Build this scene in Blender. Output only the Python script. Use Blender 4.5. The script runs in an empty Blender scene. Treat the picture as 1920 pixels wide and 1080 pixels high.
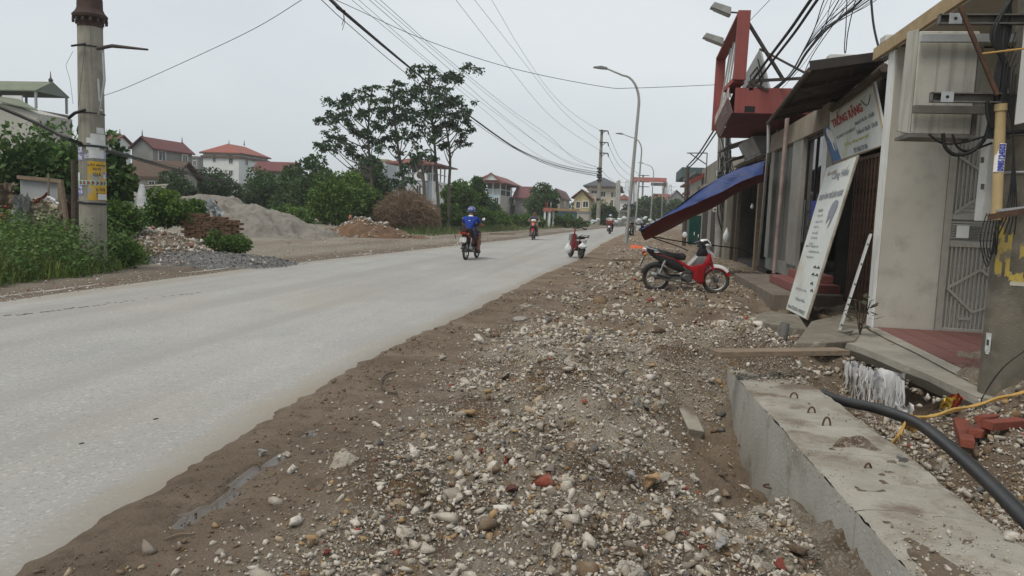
import bpy, bmesh, math, random
import numpy as np
from mathutils import Vector, Matrix, noise as noise_
random.seed(7); RNG = np.random.default_rng(7)
S = bpy.context.scene; COL = S.collection
rad = math.radians
# ---------------------------------------------------------------- camera, sky, sun, exposure
FPX, ROLL, PITCH, YAW, CAMH = 1444.0, rad(2.2), rad(5.63), rad(8.5), 1.45
RC = Matrix.Rotation(YAW, 3, 'Z') @ Matrix.Rotation(math.pi/2 - PITCH, 3, 'X') @ Matrix.Rotation(ROLL, 3, 'Z')
cam = bpy.data.cameras.new('camera'); camo = bpy.data.objects.new('camera', cam); COL.objects.link(camo)
camo.matrix_world = Matrix.Translation((0, 0, CAMH)) @ RC.to_4x4()
cam.sensor_width = 36; cam.lens = FPX/1920*36; cam.clip_start = .05; cam.clip_end = 3000
S.camera = camo
W = bpy.data.worlds.new('World'); S.world = W; W.use_nodes = True
nt = W.node_tree; nt.nodes.clear()
SUN_EL, SUN_ROT = rad(58), rad(212)
sky = nt.nodes.new('ShaderNodeTexSky'); sky.sky_type = 'NISHITA'; sky.sun_disc = False
sky.sun_elevation = SUN_EL; sky.sun_rotation = SUN_ROT; sky.dust_density = 3.0; sky.air_density = 1.0
tc = nt.nodes.new('ShaderNodeTexCoord')
mp = nt.nodes.new('ShaderNodeMapping'); mp.inputs['Scale'].default_value = (1, 1, 2.2)
nz = nt.nodes.new('ShaderNodeTexNoise'); nz.inputs['Scale'].default_value = 1.6; nz.inputs['Detail'].default_value = 4; nz.inputs['Roughness'].default_value = .45
cr = nt.nodes.new('ShaderNodeValToRGB')
cr.color_ramp.elements[0].position = .3; cr.color_ramp.elements[0].color = (4.55, 5.0, 5.36, 1)
cr.color_ramp.elements[1].position = .7; cr.color_ramp.elements[1].color = (6.2, 6.52, 6.7, 1)
mx = nt.nodes.new('ShaderNodeMixRGB'); mx.inputs[0].default_value = .93
bg = nt.nodes.new('ShaderNodeBackground'); bg.inputs['Strength'].default_value = .1
wo = nt.nodes.new('ShaderNodeOutputWorld')
L = nt.links.new
L(tc.outputs['Generated'], mp.inputs[0]); L(mp.outputs[0], nz.inputs['Vector']); L(nz.outputs['Fac'], cr.inputs[0])
L(sky.outputs[0], mx.inputs[1]); L(cr.outputs[0], mx.inputs[2]); L(mx.outputs[0], bg.inputs[0]); L(bg.outputs[0], wo.inputs[0])
sl = bpy.data.lights.new('sun', 'SUN'); sl.energy = 1.5; sl.angle = rad(24); sl.color = (1, .935, .84)
so = bpy.data.objects.new('sun', sl); COL.objects.link(so)
so.rotation_euler = (math.pi/2 - SUN_EL, 0, math.pi - SUN_ROT)
so.location = (0, 0, 40)
vs = S.view_settings; vs.view_transform = 'Standard'; vs.look = 'None'; vs.gamma = 1; vs.use_curve_mapping = False
vs.exposure = 0.38
S.cycles.use_denoising = True
try: S.cycles.denoiser = 'OPENIMAGEDENOISE'
except Exception: pass
S.cycles.max_bounces = 6; S.cycles.diffuse_bounces = 3; S.cycles.transparent_max_bounces = 8
S.cycles.volume_bounces = 1

# ---------------------------------------------------------------- pixel of the photograph + one world coordinate -> world point
def PX(u, v, x=None, y=None, z=None):
    d = RC @ Vector(((u-960)/FPX, (540-v)/FPX, -1))
    t = y/d.y if y is not None else x/d.x if x is not None else (z-CAMH)/d.z
    return Vector((0, 0, CAMH)) + d*t
def V(*a): return Vector(a)
# ---------------------------------------------------------------- mesh builder
def basis(d):
    d = Vector(d).normalized(); a = Vector((0, 0, 1)) if abs(d.z) < .9 else Vector((1, 0, 0))
    u = d.cross(a).normalized(); return u, d.cross(u).normalized(), d
class MB:
    def __init__(s): s.v = []; s.f = []
    def add(s, vs, fs):
        b = len(s.v); s.v += [tuple(v) for v in vs]; s.f += [tuple(b+i for i in f) for f in fs]; return s
    def box(s, c, size, rot=None):
        c = Vector(c); h = [k/2 for k in size]
        vs = [Vector((x*h[0], y*h[1], z*h[2])) for z in (-1, 1) for y in (-1, 1) for x in (-1, 1)]
        if rot is not None: vs = [rot @ v for v in vs]
        return s.add([c+v for v in vs], [(0,2,3,1),(4,5,7,6),(0,1,5,4),(2,6,7,3),(0,4,6,2),(1,3,7,5)])
    def b2(s, a, b): return s.box([(a[i]+b[i])/2 for i in range(3)], [abs(b[i]-a[i]) for i in range(3)])
    def beam(s, p, q, w, h, up=(0, 0, 1)):
        p, q = Vector(p), Vector(q); d = (q-p).normalized(); up = Vector(up)
        if abs(d.dot(up)) > .99: up = Vector((1, 0, 0))
        sx = d.cross(up).normalized()*w/2; uz = sx.cross(d).normalized()*h/2
        vs = [o+a*sx+b*uz for o in (p, q) for a, b in ((-1,-1),(1,-1),(1,1),(-1,1))]
        return s.add(vs, [(0,1,2,3),(7,6,5,4),(0,4,5,1),(1,5,6,2),(2,6,7,3),(3,7,4,0)])
    def tube(s, pts, r, n=8, cap=True):
        pts = [Vector(p) for p in pts]; m = len(pts); rs = r if isinstance(r, (list, tuple)) else [r]*m
        b = len(s.v); pu = None
        for i, p in enumerate(pts):
            d = (pts[min(i+1, m-1)]-pts[max(i-1, 0)])
            if d.length < 1e-9: d = Vector((0, 0, 1))
            d.normalize()
            if pu is None: u, w, _ = basis(d)
            else:
                u = (pu-d*pu.dot(d)); u = u.normalized() if u.length > 1e-6 else basis(d)[0]; w = d.cross(u)
            pu = u
            for k in range(n):
                a = 2*math.pi*k/n; s.v.append(tuple(p+(u*math.cos(a)+w*math.sin(a))*rs[i]))
        for i in range(m-1):
            for k in range(n):
                k2 = (k+1) % n; s.f.append((b+i*n+k, b+i*n+k2, b+(i+1)*n+k2, b+(i+1)*n+k))
        if cap: s.f.append(tuple(b+k for k in reversed(range(n)))); s.f.append(tuple(b+(m-1)*n+k for k in range(n)))
        return s
    def cyl(s, p, q, r0, r1=None, n=12): return s.tube([p, q], [r0, r0 if r1 is None else r1], n)
    def prism(s, poly, vec):
        vec = Vector(vec); n = len(poly); P = [Vector(p) for p in poly]
        return s.add(P+[p+vec for p in P], [tuple(reversed(range(n))), tuple(range(n, 2*n))]+[(i, (i+1) % n, n+(i+1) % n, n+i) for i in range(n)])
    def poly(s, pts): return s.add(pts, [tuple(range(len(pts)))])
    def xz(s, prof, y0, y1): return s.prism([(x, y0, z) for x, z in prof], (0, y1-y0, 0))
    def sph(s, c, r, n=12, m=8, rot=None):
        c = Vector(c); r = r if isinstance(r, (tuple, list)) else (r, r, r); b = len(s.v)
        for j in range(m+1):
            t = math.pi*j/m
            for i in range(n):
                p = 2*math.pi*i/n; q = Vector((r[0]*math.sin(t)*math.cos(p), r[1]*math.sin(t)*math.sin(p), r[2]*math.cos(t)))
                s.v.append(tuple(c+(rot @ q if rot is not None else q)))
        for j in range(m):
            for i in range(n):
                i2 = (i+1) % n; s.f.append((b+j*n+i, b+(j+1)*n+i, b+(j+1)*n+i2, b+j*n+i2))
        return s
    def lathe(s, c, axis, prof, n=16):
        u, w, d = basis(axis); c = Vector(c); b = len(s.v)
        for r, h in prof:
            for k in range(n):
                a = 2*math.pi*k/n; s.v.append(tuple(c+d*h+(u*math.cos(a)+w*math.sin(a))*r))
        for i in range(len(prof)-1):
            for k in range(n):
                k2 = (k+1) % n; s.f.append((b+i*n+k, b+i*n+k2, b+(i+1)*n+k2, b+(i+1)*n+k))
        return s
    def torus(s, c, axis, R, r, n=28, m=8, a0=0, a1=2*math.pi):
        u, w, d = basis(axis); c = Vector(c); full = abs(a1-a0-2*math.pi) < 1e-6
        pts = [c+(u*math.cos(a0+(a1-a0)*k/n)+w*math.sin(a0+(a1-a0)*k/n))*R for k in range(n+1)]
        return s.tube(pts, r, m, cap=not full)
    def grid(s, fn, nu, nv):
        b = len(s.v)
        for j in range(nv+1):
            for i in range(nu+1): s.v.append(tuple(fn(i/nu, j/nv)))
        for j in range(nv):
            for i in range(nu):
                a = b+j*(nu+1)+i; s.f.append((a, a+1, a+nu+2, a+nu+1))
        return s
    def mesh(s, name, off=None, smooth=None):
        me = bpy.data.meshes.new(name); vs = s.v
        if off is not None: vs = [(v[0]-off[0], v[1]-off[1], v[2]-off[2]) for v in vs]
        me.from_pydata(vs, [], s.f)
        bm = bmesh.new(); bm.from_mesh(me); bmesh.ops.remove_doubles(bm, verts=bm.verts, dist=1e-6)
        bmesh.ops.recalc_face_normals(bm, faces=bm.faces); bm.to_mesh(me); bm.free()
        if smooth:
            me.polygons.foreach_set('use_smooth', [True]*len(me.polygons)); me.set_sharp_from_angle(angle=rad(smooth))
        return me
    def build(s, name, mat, parent=None, smooth=40, bevel=0, solid=0):
        off = parent_loc(parent) if parent is not None else None
        me = s.mesh(name, off, smooth); me.materials.append(mat)
        o = bpy.data.objects.new(name, me); COL.objects.link(o)
        if parent is not None: o.parent = parent
        if solid:
            m = o.modifiers.new('solidify', 'SOLIDIFY'); m.thickness = solid; m.offset = 0
        if bevel:
            m = o.modifiers.new('bevel', 'BEVEL'); m.width = bevel; m.segments = 2; m.limit_method = 'ANGLE'; m.angle_limit = rad(35)
        return o
def parent_loc(p):
    t = Vector((0, 0, 0))
    while p is not None: t = t+p.location; p = p.parent
    return t
def tag(o, label=None, cat=None, group=None, kind=None):
    for k, x in (('label', label), ('category', cat), ('group', group), ('kind', kind)):
        if x: o[k] = x
    return o
def thing(name, label, cat, loc=(0, 0, 0), group=None):
    o = bpy.data.objects.new(name, None); COL.objects.link(o); o.location = loc; o.empty_display_size = .1
    return tag(o, label, cat, group)
def copy_tree(o, parent=None):
    c = o.copy(); COL.objects.link(c); c.parent = parent
    for ch in [k for k in o.children]: copy_tree(ch, c)
    return c
def link_mesh(name, me, mat=None, parent=None):
    if mat is not None and not me.materials: me.materials.append(mat)
    o = bpy.data.objects.new(name, me); COL.objects.link(o)
    if parent is not None: o.parent = parent
    return o
def np_mesh(name, v, f, mat, smooth=False):
    """v (n,3), f (m,k) all faces with k corners"""
    me = bpy.data.meshes.new(name); v = np.asarray(v, np.float32); f = np.asarray(f, np.int32); m, k = f.shape
    me.vertices.add(len(v)); me.vertices.foreach_set('co', v.ravel())
    me.loops.add(m*k); me.loops.foreach_set('vertex_index', f.ravel())
    me.polygons.add(m); me.polygons.foreach_set('loop_start', np.arange(m, dtype=np.int32)*k)
    if smooth: me.polygons.foreach_set('use_smooth', np.ones(m, bool))
    me.update(calc_edges=True); me.validate(); me.materials.append(mat); return me
def txt(s, o, xv, yv, mat, parent, name='lettering', bold=.012):
    """flat lettering filling the rectangle at o spanned by xv, yv"""
    cu = bpy.data.curves.new('t', 'FONT'); cu.body = s; cu.resolution_u = 2; cu.offset = bold
    t = bpy.data.objects.new('t', cu); COL.objects.link(t)
    dg = bpy.context.evaluated_depsgraph_get(); dg.update()
    me = bpy.data.meshes.new_from_object(t.evaluated_get(dg)); bpy.data.objects.remove(t); bpy.data.curves.remove(cu)
    n = len(me.vertices); co = np.zeros(n*3, np.float32); me.vertices.foreach_get('co', co); co = co.reshape(-1, 3)
    if n == 0: return None
    lo, hi = co.min(0), co.max(0); k = (co-lo)/np.maximum(hi-lo, 1e-6)
    off = parent_loc(parent) if parent is not None else Vector((0, 0, 0))
    w = np.array(o)-np.array(off)+k[:, :1]*np.array(xv)+k[:, 1:2]*np.array(yv)
    me.vertices.foreach_set('co', w.astype(np.float32).ravel()); me.update(); me.name = name
    me.materials.clear(); me.materials.append(mat); return link_mesh(name, me, None, parent)
# ---------------------------------------------------------------- materials
MATS = {}
def M(name, c, c2=None, sc=4, rough=.8, bump=0, bsc=60, metal=0, detail=6, lo=.35, hi=.65, streak=None, spec=.4, c3=None, sc3=25, lo3=.55, hi3=.7, stretch=(1, 1, 1), rand=0, trans=0, coat=0):
    if name in MATS: return MATS[name]
    m = bpy.data.materials.new(name); m.use_nodes = True; t = m.node_tree; N = t.nodes.new; b = t.nodes['Principled BSDF']; L = t.links.new
    b.inputs['Roughness'].default_value = rough; b.inputs['Metallic'].default_value = metal; b.inputs['Specular IOR Level'].default_value = spec
    if coat: b.inputs['Coat Weight'].default_value = coat; b.inputs['Coat Roughness'].default_value = .08
    c = (*c, 1); out = None
    co = N('ShaderNodeTexCoord'); mp = N('ShaderNodeMapping'); mp.inputs['Scale'].default_value = stretch; L(co.outputs['Object'], mp.inputs[0]); vec = mp.outputs[0]
    def noise(scale, det=detail, rg=.6):
        n = N('ShaderNodeTexNoise'); n.inputs['Scale'].default_value = scale; n.inputs['Detail'].default_value = det; n.inputs['Roughness'].default_value = rg; L(vec, n.inputs['Vector']); return n.outputs['Fac']
    def mixc(fac, a, bcol):
        x = N('ShaderNodeMixRGB'); L(fac, x.inputs[0])
        if isinstance(a, tuple): x.inputs[1].default_value = a
        else: L(a, x.inputs[1])
        if isinstance(bcol, tuple): x.inputs[2].default_value = bcol
        else: L(bcol, x.inputs[2])
        return x.outputs[0]
    def mr(val, lo, hi, a=0, bb=1):
        r = N('ShaderNodeMapRange'); L(val, r.inputs[0]); r.inputs[1].default_value = lo; r.inputs[2].default_value = hi; r.inputs[3].default_value = a; r.inputs[4].default_value = bb; return r.outputs[0]
    out = c
    if c2 is not None: out = mixc(mr(noise(sc), lo, hi), out, (*c2, 1))
    if c3 is not None: out = mixc(mr(noise(sc3), lo3, hi3), out, (*c3, 1))
    if streak is not None:
        w = N('ShaderNodeMapping'); w.inputs['Scale'].default_value = (14, 14, .7); L(co.outputs['Object'], w.inputs[0])
        n = N('ShaderNodeTexNoise'); n.inputs['Scale'].default_value = 1.5; n.inputs['Detail'].default_value = 5; L(w.outputs[0], n.inputs['Vector'])
        out = mixc(mr(n.outputs['Fac'], .5, .75, 0, .7), out, (*streak, 1))
    if rand:
        oi = N('ShaderNodeNewGeometry'); hs = N('ShaderNodeHueSaturation'); hs.inputs['Hue'].default_value = .5
        L(mr(oi.outputs['Random Per Island'], 0, 1, 1-rand, 1+rand), hs.inputs['Value'])
        if trans:
            ml = N('ShaderNodeMath'); ml.operation = 'FRACT'; m7 = N('ShaderNodeMath'); m7.operation = 'MULTIPLY'; m7.inputs[1].default_value = 37.; L(oi.outputs['Random Per Island'], m7.inputs[0]); L(m7.outputs[0], ml.inputs[0]); L(mr(ml.outputs[0], 0, 1, .475, .515), hs.inputs['Hue'])
        if isinstance(out, tuple): hs.inputs['Color'].default_value = out
        else: L(out, hs.inputs['Color'])
        out = hs.outputs[0]
    if isinstance(out, tuple): b.inputs['Base Color'].default_value = out
    else: L(out, b.inputs['Base Color'])
    if trans:
        tr = N('ShaderNodeBsdfTranslucent'); ms = N('ShaderNodeMixShader'); ms.inputs[0].default_value = trans
        if isinstance(out, tuple): tr.inputs[0].default_value = out
        else: L(out, tr.inputs[0])
        L(b.outputs[0], ms.inputs[1]); L(tr.outputs[0], ms.inputs[2]); L(ms.outputs[0], t.nodes['Material Output'].inputs[0])
    if bump:
        bp = N('ShaderNodeBump'); bp.inputs['Strength'].default_value = min(1, bump); bp.inputs['Distance'].default_value = .02
        L(noise(bsc, 4), bp.inputs['Height']); L(bp.outputs[0], b.inputs['Normal'])
    MATS[name] = m; return m
concrete = M('concrete', (.33, .32, .29), (.22, .215, .195), 2.5, .9, .35, 70, c3=(.14, .135, .12), sc3=7, lo3=.6, hi3=.78)
concrete_pale = M('concrete pale', (.46, .45, .40), (.36, .35, .31), 3, .9, .4, 80, c3=(.24, .21, .17), sc3=6, lo3=.58, hi3=.75)
pole_concrete = M('pole concrete', (.30, .28, .23), (.21, .20, .165), 3, .9, .3, 90, streak=(.13, .125, .105))
pole_dark = M('pole dark concrete', (.155, .138, .105), (.09, .08, .062), 2.2, .9, .4, 60, c3=(.215, .19, .15), sc3=2.6, lo3=.48, hi3=.66)
white_wall = M('white wall', (.72, .72, .70), (.62, .62, .59), 1.5, .85, .1, 60, streak=(.45, .44, .41))
render_wall = M('rendered wall', (.44, .42, .365), (.38, .36, .31), 1.1, .9, .3, 60, c3=(.27, .255, .215), sc3=3, lo3=.5, hi3=.85)
grey_metal = M('grey metal', (.17, .16, .145), (.115, .108, .095), 6, .6, .1, 60, metal=.3)
gate_metal = M('gate metal', (.36, .34, .295), (.28, .265, .225), 5, .55, .05, 60, metal=.3)
gate_sheet = M('gate pale sheet', (.72, .72, .68), (.64, .64, .6), 4, .6)
galv = M('galvanised steel', (.42, .43, .43), (.34, .35, .35), 5, .45, .05, 50, metal=.5)
lamp_grey = M('lamp pole grey', (.36, .36, .34), (.28, .28, .26), 4, .5, metal=.3, streak=(.26, .2, .15))
dark_steel = M('dark steel', (.035, .034, .033), (.07, .05, .04), 8, .6, metal=.2)
rust = M('rusty steel', (.10, .052, .03), (.055, .032, .022), 9, .85, .3, 60)
rust_gate = M('rusty gate steel', (.12, .065, .04), (.065, .038, .027), 9, .8, .2, 60)
black_rubber = M('black rubber', (.018, .018, .018), (.035, .032, .028), 20, .75)
tyre_dusty = M('dusty tyre rubber', (.03, .029, .027), (.075, .066, .055), 18, .85, .2, 90)
black_plastic = M('black plastic', (.014, .014, .015), (.022, .021, .021), 15, .38)
cable_black = M('cable black', (.012, .012, .012), None, rough=.5)
seat_vinyl = M('black seat vinyl', (.02, .02, .021), (.03, .029, .029), 14, .5, .15, 200)
red_paint = M('red motorbike paint', (.42, .012, .022), (.36, .01, .018), 9, .25, coat=.6)
white_paint = M('white motorbike paint', (.72, .72, .72), (.66, .66, .65), 9, .3, coat=.4)
grey_plastic = M('grey plastic', (.13, .13, .125), (.10, .10, .095), 9, .5)
chrome = M('bright metal', (.55, .55, .55), (.42, .42, .42), 12, .3, metal=.9)
engine_grey = M('engine grey', (.12, .12, .118), (.07, .068, .065), 16, .5, .2, 80, metal=.5)
sign_red = M('faded red sign panel', (.27, .068, .058), (.22, .056, .049), 1.6, .7, .05, 30, streak=(.17, .05, .045))
wood_old = M('old wood', (.25, .185, .125), (.16, .12, .085), 3, .85, .3, 60, stretch=(1, 8, 8))
wood_dark = M('dark old wood', (.10, .075, .055), (.055, .043, .034), 4, .9, .3, 50, stretch=(6, 1, 6))
brick_red = M('red brick', (.23, .062, .038), (.17, .05, .033), 14, .9, .4, 80, c3=(.19, .055, .036), sc3=30, rand=.25)
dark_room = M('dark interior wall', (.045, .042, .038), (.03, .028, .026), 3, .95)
glass = M('shop glass', (.02, .024, .026), None, rough=.06, spec=.6)
window_dark = M('window glass dark', (.022, .026, .03), None, rough=.12, spec=.5)
roof_red = M('red roof sheet', (.19, .066, .054), (.15, .052, .044), 1.2, .7, streak=(.22, .06, .045))
roof_maroon = M('maroon roof sheet', (.14, .038, .037), (.11, .032, .031), 1.0, .65)
roof_green = M('green roof sheet', (.17, .19, .125), (.13, .15, .10), 1.0, .7)
roof_grey = M('dark grey roof', (.085, .09, .10), (.07, .074, .083), 1.0, .6)
skin_m = M('skin', (.27, .14, .085), (.24, .12, .07), 12, .55)
# ---------------------------------------------------------------- terrain helpers
def hash2(ix, iy, seed):
    h = (ix.astype(np.int64)*374761393 + iy.astype(np.int64)*668265263 + seed*982451653) & 0x7fffffff
    h = ((h ^ (h >> 13))*1274126177) & 0x7fffffff
    return ((h ^ (h >> 16)) & 0xffff)/65535.0
def vnoise(x, y, seed=0):
    x = np.asarray(x, float); y = np.asarray(y, float); ix, iy = np.floor(x), np.floor(y); fx, fy = x-ix, y-iy
    fx = fx*fx*(3-2*fx); fy = fy*fy*(3-2*fy)
    a, b, c, d = hash2(ix, iy, seed), hash2(ix+1, iy, seed), hash2(ix, iy+1, seed), hash2(ix+1, iy+1, seed)
    return (a*(1-fx)+b*fx)*(1-fy)+(c*(1-fx)+d*fx)*fy
def fbm(x, y, o=4, seed=0):
    s = 0; a = .5
    for k in range(o): s = s+a*(vnoise(x*2**k, y*2**k, seed+k)-.5); a *= .5
    return s
def sm(x, a, b):
    t = np.clip((np.asarray(x, float)-a)/(b-a), 0, 1); return t*t*(3-2*t)
EY = [-10, 2, 4.2, 7.6, 9.9, 14, 18.6, 24, 42, 60, 75, 100, 150, 220, 320]
EX = [-2.2, -2.24, -2.34, -2.46, -2.26, -2.12, -2.0, -1.65, -1.3, -.7, 0.05, 2.3, 8.5, 20, 40]
LY = [-10, 9, 16, 22, 39, 55, 75, 90, 120, 150, 220, 320]
LX = [-8.2, -8.0, -8.0, -7.45, -5.95, -4.95, -3.7, -2.7, .2, 3.8, 14, 34]
def e_(y): return np.interp(y, EY, EX)
def le_(y): return np.interp(y, LY, LX)
def edge_w(y): return e_(y)+.16*fbm(y*.9, y*0+3.3, 4, 5)+.13*fbm(y*5, y*0+1, 4, 9)
def vz(x, y):
    x = np.asarray(x, float); y = np.asarray(y, float)
    d = x-edge_w(y)
    n1 = fbm(x*.9, y*.9, 3, 11); n2 = fbm(x*3.1, y*3.1, 4, 21); n3 = fbm(x*11, y*11, 3, 31)
    z = -.035+.062*sm(d, -.12, .16)+.012*n2+.01*n3*sm(d, .0, .3)
    fade = 1-sm(y, 20, 40)
    z = z-.016*np.exp(-((d-.42-.1*n1)/.13)**2)*(1-sm(y, 8, 12))*fade            # wheel rut with puddles
    rub = sm(d, .75, 1.6); near = 1-sm(y, 8.6, 10.5)
    z = z+rub*near*(.03+.48*n1+.30*n2+.12*n3)
    cl = sm(x, -.2, .95)*(1-sm(x, 1.1, 1.2))
    dep = np.interp(y, [0, 2.8, 3.6, 4.46, 5.4, 6.37, 7.0, 7.5, 8], [.1, .1, .14, .26, .45, .56, .48, .15, 0])
    z = z-cl*dep*sm(d, .8, 2)
    z = z+.13*np.exp(-((x-.35)/.6)**2-((y-8.0)/.7)**2)+.1*np.exp(-((x+.6)/.5)**2-((y-6.3)/.9)**2)+.16*np.exp(-((x+1.25)/.33)**2-((y-3.75)/.3)**2)
    # far end of the culvert is buried by spoil
    z = z+.2*np.exp(-((x-1.3)/.5)**2-((y-8.0)/.55)**2)
    # trench between culvert and shops
    tr = sm(x, 1.55, 1.8)*(1-sm(x, 3.0, 3.4))*(1-sm(y, 9.3, 10.1))
    z = z-tr*(.44-.28*sm(x, 2.1, 3.0)*(1-sm(y, 6.7, 7.4))-.25*sm(y, 7.0, 8.4)*(1-sm(x, 2.0, 2.5))+.08*sm(x, 2.1, 2.5)*sm(y, 7, 7.6)+.25*n2)
    far = sm(y, 8.6, 10.5)
    z = z+far*sm(d, .7, 1.6)*(-.11+.16*n1+.16*n2+.09*n3)*(1-.3*sm(y, 40, 80))
    z = z+far*.14*np.exp(-((y-26)/7)**2)*sm(d, 1.2, 2)*(1-sm(x, 2, 3.2))*(.5+1.6*n1+.8)
    z = z-.15*far*sm(x, 1.6, 2.6)*(1-sm(x, 2.7, 3.3))*(1-sm(y, 14, 17))
    for hx_, hy_, hw, hh in ((-.3, 38.6, .9, .28), (1.4, 31, 1.0, .3), (2.2, 44, 1.3, .35), (.6, 27, .7, .16), (1.2, 52, 1.4, .4)): z = z+hh*np.exp(-((x-hx_)/hw)**2-((y-hy_)/(hw*1.6))**2)*(.7+1.2*n2+.8*n1)
    return z
def lz(x, y):
    d = le_(y)-np.asarray(x, float)+.25*fbm(y*.5, x*.5, 3, 41)
    return -.04+.05*sm(d, -.1, .35)+.06*fbm(x*.8, y*.8, 4, 42)*sm(d, .2, 1.2)-.03*sm(d, .5, 1)*(1-sm(d, 1, 2))+.15*sm(d, 3, 7)*(1-sm(y, 24, 28))
def rows(*segs):
    r = []
    for a, b, s, g in segs:
        y = a
        while y < b: r.append(y); y += s; s *= g
    return np.array(r)
def sheet(name, X, Y, Z, mat, kind='structure', smooth=True):
    m, n = X.shape; i = np.arange(m*n).reshape(m, n)
    f = np.stack([i[:-1, :-1], i[:-1, 1:], i[1:, 1:], i[1:, :-1]], -1).reshape(-1, 4)
    o = link_mesh(name, np_mesh(name, np.stack([X, Y, Z], -1).reshape(-1, 3), f, mat, smooth)); o['kind'] = kind; return o
# ---------------------------------------------------------------- ground materials
def nodes_mat(name, rough=.9):
    m = bpy.data.materials.new(name); m.use_nodes = True; t = m.node_tree; b = t.nodes['Principled BSDF']; b.inputs['Roughness'].default_value = rough
    b.inputs['Specular IOR Level'].default_value = .3
    tc = t.nodes.new('ShaderNodeTexCoord')
    def noise(sc, det=5, rg=.6, st=(1, 1, 1), kind='ShaderNodeTexNoise'):
        mp = t.nodes.new('ShaderNodeMapping'); mp.inputs['Scale'].default_value = st; t.links.new(tc.outputs['Object'], mp.inputs[0])
        n = t.nodes.new(kind); n.inputs['Scale'].default_value = sc
        if kind == 'ShaderNodeTexNoise': n.inputs['Detail'].default_value = det; n.inputs['Roughness'].default_value = rg
        t.links.new(mp.outputs[0], n.inputs['Vector']); return n
    def mr(v, lo, hi, a=0., b=1.):
        r = t.nodes.new('ShaderNodeMapRange'); t.links.new(v, r.inputs[0])
        for k, x in zip((1, 2, 3, 4), (lo, hi, a, b)): r.inputs[k].default_value = x
        return r.outputs[0]
    def mix(f, a, c, mode='MIX'):
        x = t.nodes.new('ShaderNodeMixRGB'); x.blend_type = mode
        for k, q in ((0, f), (1, a), (2, c)):
            if isinstance(q, (tuple, float, int)): x.inputs[k].default_value = (*q, 1) if isinstance(q, tuple) else q
            else: t.links.new(q, x.inputs[k])
        return x.outputs[0]
    def bump(h, st, dist):
        bp = t.nodes.new('ShaderNodeBump'); bp.inputs['Strength'].default_value = st; bp.inputs['Distance'].default_value = dist
        t.links.new(h, bp.inputs['Height']); t.links.new(bp.outputs[0], b.inputs['Normal'])
    return m, t, b, noise, mr, mix, bump
m, t, b, noise, mr, mix, bump = nodes_mat('worn asphalt', .85); road_m = m
c = mix(mr(noise(.35, 4).outputs['Fac'], .35, .65), (.305, .297, .278), (.36, .35, .325))
c = mix(mr(noise(2.2, 5, st=(1, .25, 1)).outputs['Fac'], .5, .75, 0, .45), c, (.235, .238, .236))
v1 = noise(64, kind='ShaderNodeTexVoronoi')
c = mix(mr(v1.outputs['Color'], .15, .24, .42, 0), c, (.15, .15, .146))
c = mix(mr(v1.outputs['Color'], .78, .86, 0, .4), c, (.58, .57, .53))
v2 = noise(150, 3); c = mix(mr(v2.outputs['Fac'], .55, .75, 0, .45), c, (.2, .2, .195)); c = mix(mr(v2.outputs['Fac'], .3, .42, .35, 0), c, (.5, .5, .48))
c = mix(mr(noise(1.1, 3, .5, (1, .03, 1)).outputs['Fac'], .48, .62, 0, .6), c, (.265, .256, .236))
c = mix(mr(noise(.9, 6, .7).outputs['Fac'], .58, .7, 0, .4), c, (.26, .252, .238))
# brown dirt along both edges and in patches
att = t.nodes.new('ShaderNodeAttribute'); att.attribute_name = 'edge'
dn = noise(1.8, 6, st=(1, .35, 1)).outputs['Fac']
ad = t.nodes.new('ShaderNodeMath'); ad.operation = 'ADD'; t.links.new(att.outputs['Fac'], ad.inputs[0]); t.links.new(dn, ad.inputs[1])
c = mix(mr(ad.outputs[0], .95, 1.5, 0, .85), c, (.27, .23, .175))
c = mix(mr(noise(.5, 5, st=(1, .3, 1)).outputs['Fac'], .54, .68, 0, .4), c, (.31, .275, .215))
t.links.new(c, b.inputs['Base Color']); bump(noise(120, 3).outputs['Fac'], .25, .01)
m, t, b, noise, mr, mix, bump = nodes_mat('muddy rubble soil', .95); soil_m = m
att = t.nodes.new('ShaderNodeAttribute'); att.attribute_name = 'rub'
mud = mix(mr(noise(1.2, 6).outputs['Fac'], .35, .65), (.155, .108, .07), (.27, .21, .148))
mud = mix(mr(noise(9, 6).outputs['Fac'], .5, .7, 0, .6), mud, (.10, .07, .047))
ch = mix(mr(noise(1.3, 6).outputs['Fac'], .42, .58), (.135, .092, .057), (.35, .295, .225))
ch = mix(mr(noise(4.5, 6).outputs['Fac'], .55, .7, 0, .7), ch, (.23, .125, .04))
ch = mix(mr(noise(2.6, 6).outputs['Fac'], .58, .7, 0, .7), ch, (.11, .08, .058))
vv = noise(95, kind='ShaderNodeTexVoronoi'); ch = mix(mr(vv.outputs['Color'], .62, .8, 0, .8), ch, (.40, .37, .32)); ch = mix(mr(vv.outputs['Color'], .1, .25, .6, 0), ch, (.11, .09, .07))
c = mix(att.outputs['Fac'], mud, ch)
a2 = t.nodes.new('ShaderNodeAttribute'); a2.attribute_name = 'wet'
c = mix(a2.outputs['Fac'], c, (.075, .06, .045))
t.links.new(c, b.inputs['Base Color'])
wn = t.nodes.new('ShaderNodeMath'); wn.operation = 'MULTIPLY'; t.links.new(a2.outputs['Fac'], wn.inputs[0]); wn.inputs[1].default_value = 1
t.links.new(mr(wn.outputs[0], 0, 1, .92, .05), b.inputs['Roughness'])
hn = t.nodes.new('ShaderNodeMath'); hn.operation = 'MULTIPLY'; t.links.new(noise(38, 7, .7).outputs['Fac'], hn.inputs[0])
t.links.new(mr(a2.outputs['Fac'], 0, .6, 1, .05), hn.inputs[1]); bump(hn.outputs[0], 1., .05)
m, t, b, noise, mr, mix, bump = nodes_mat('packed dirt', .95); dirt_m = m
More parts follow.
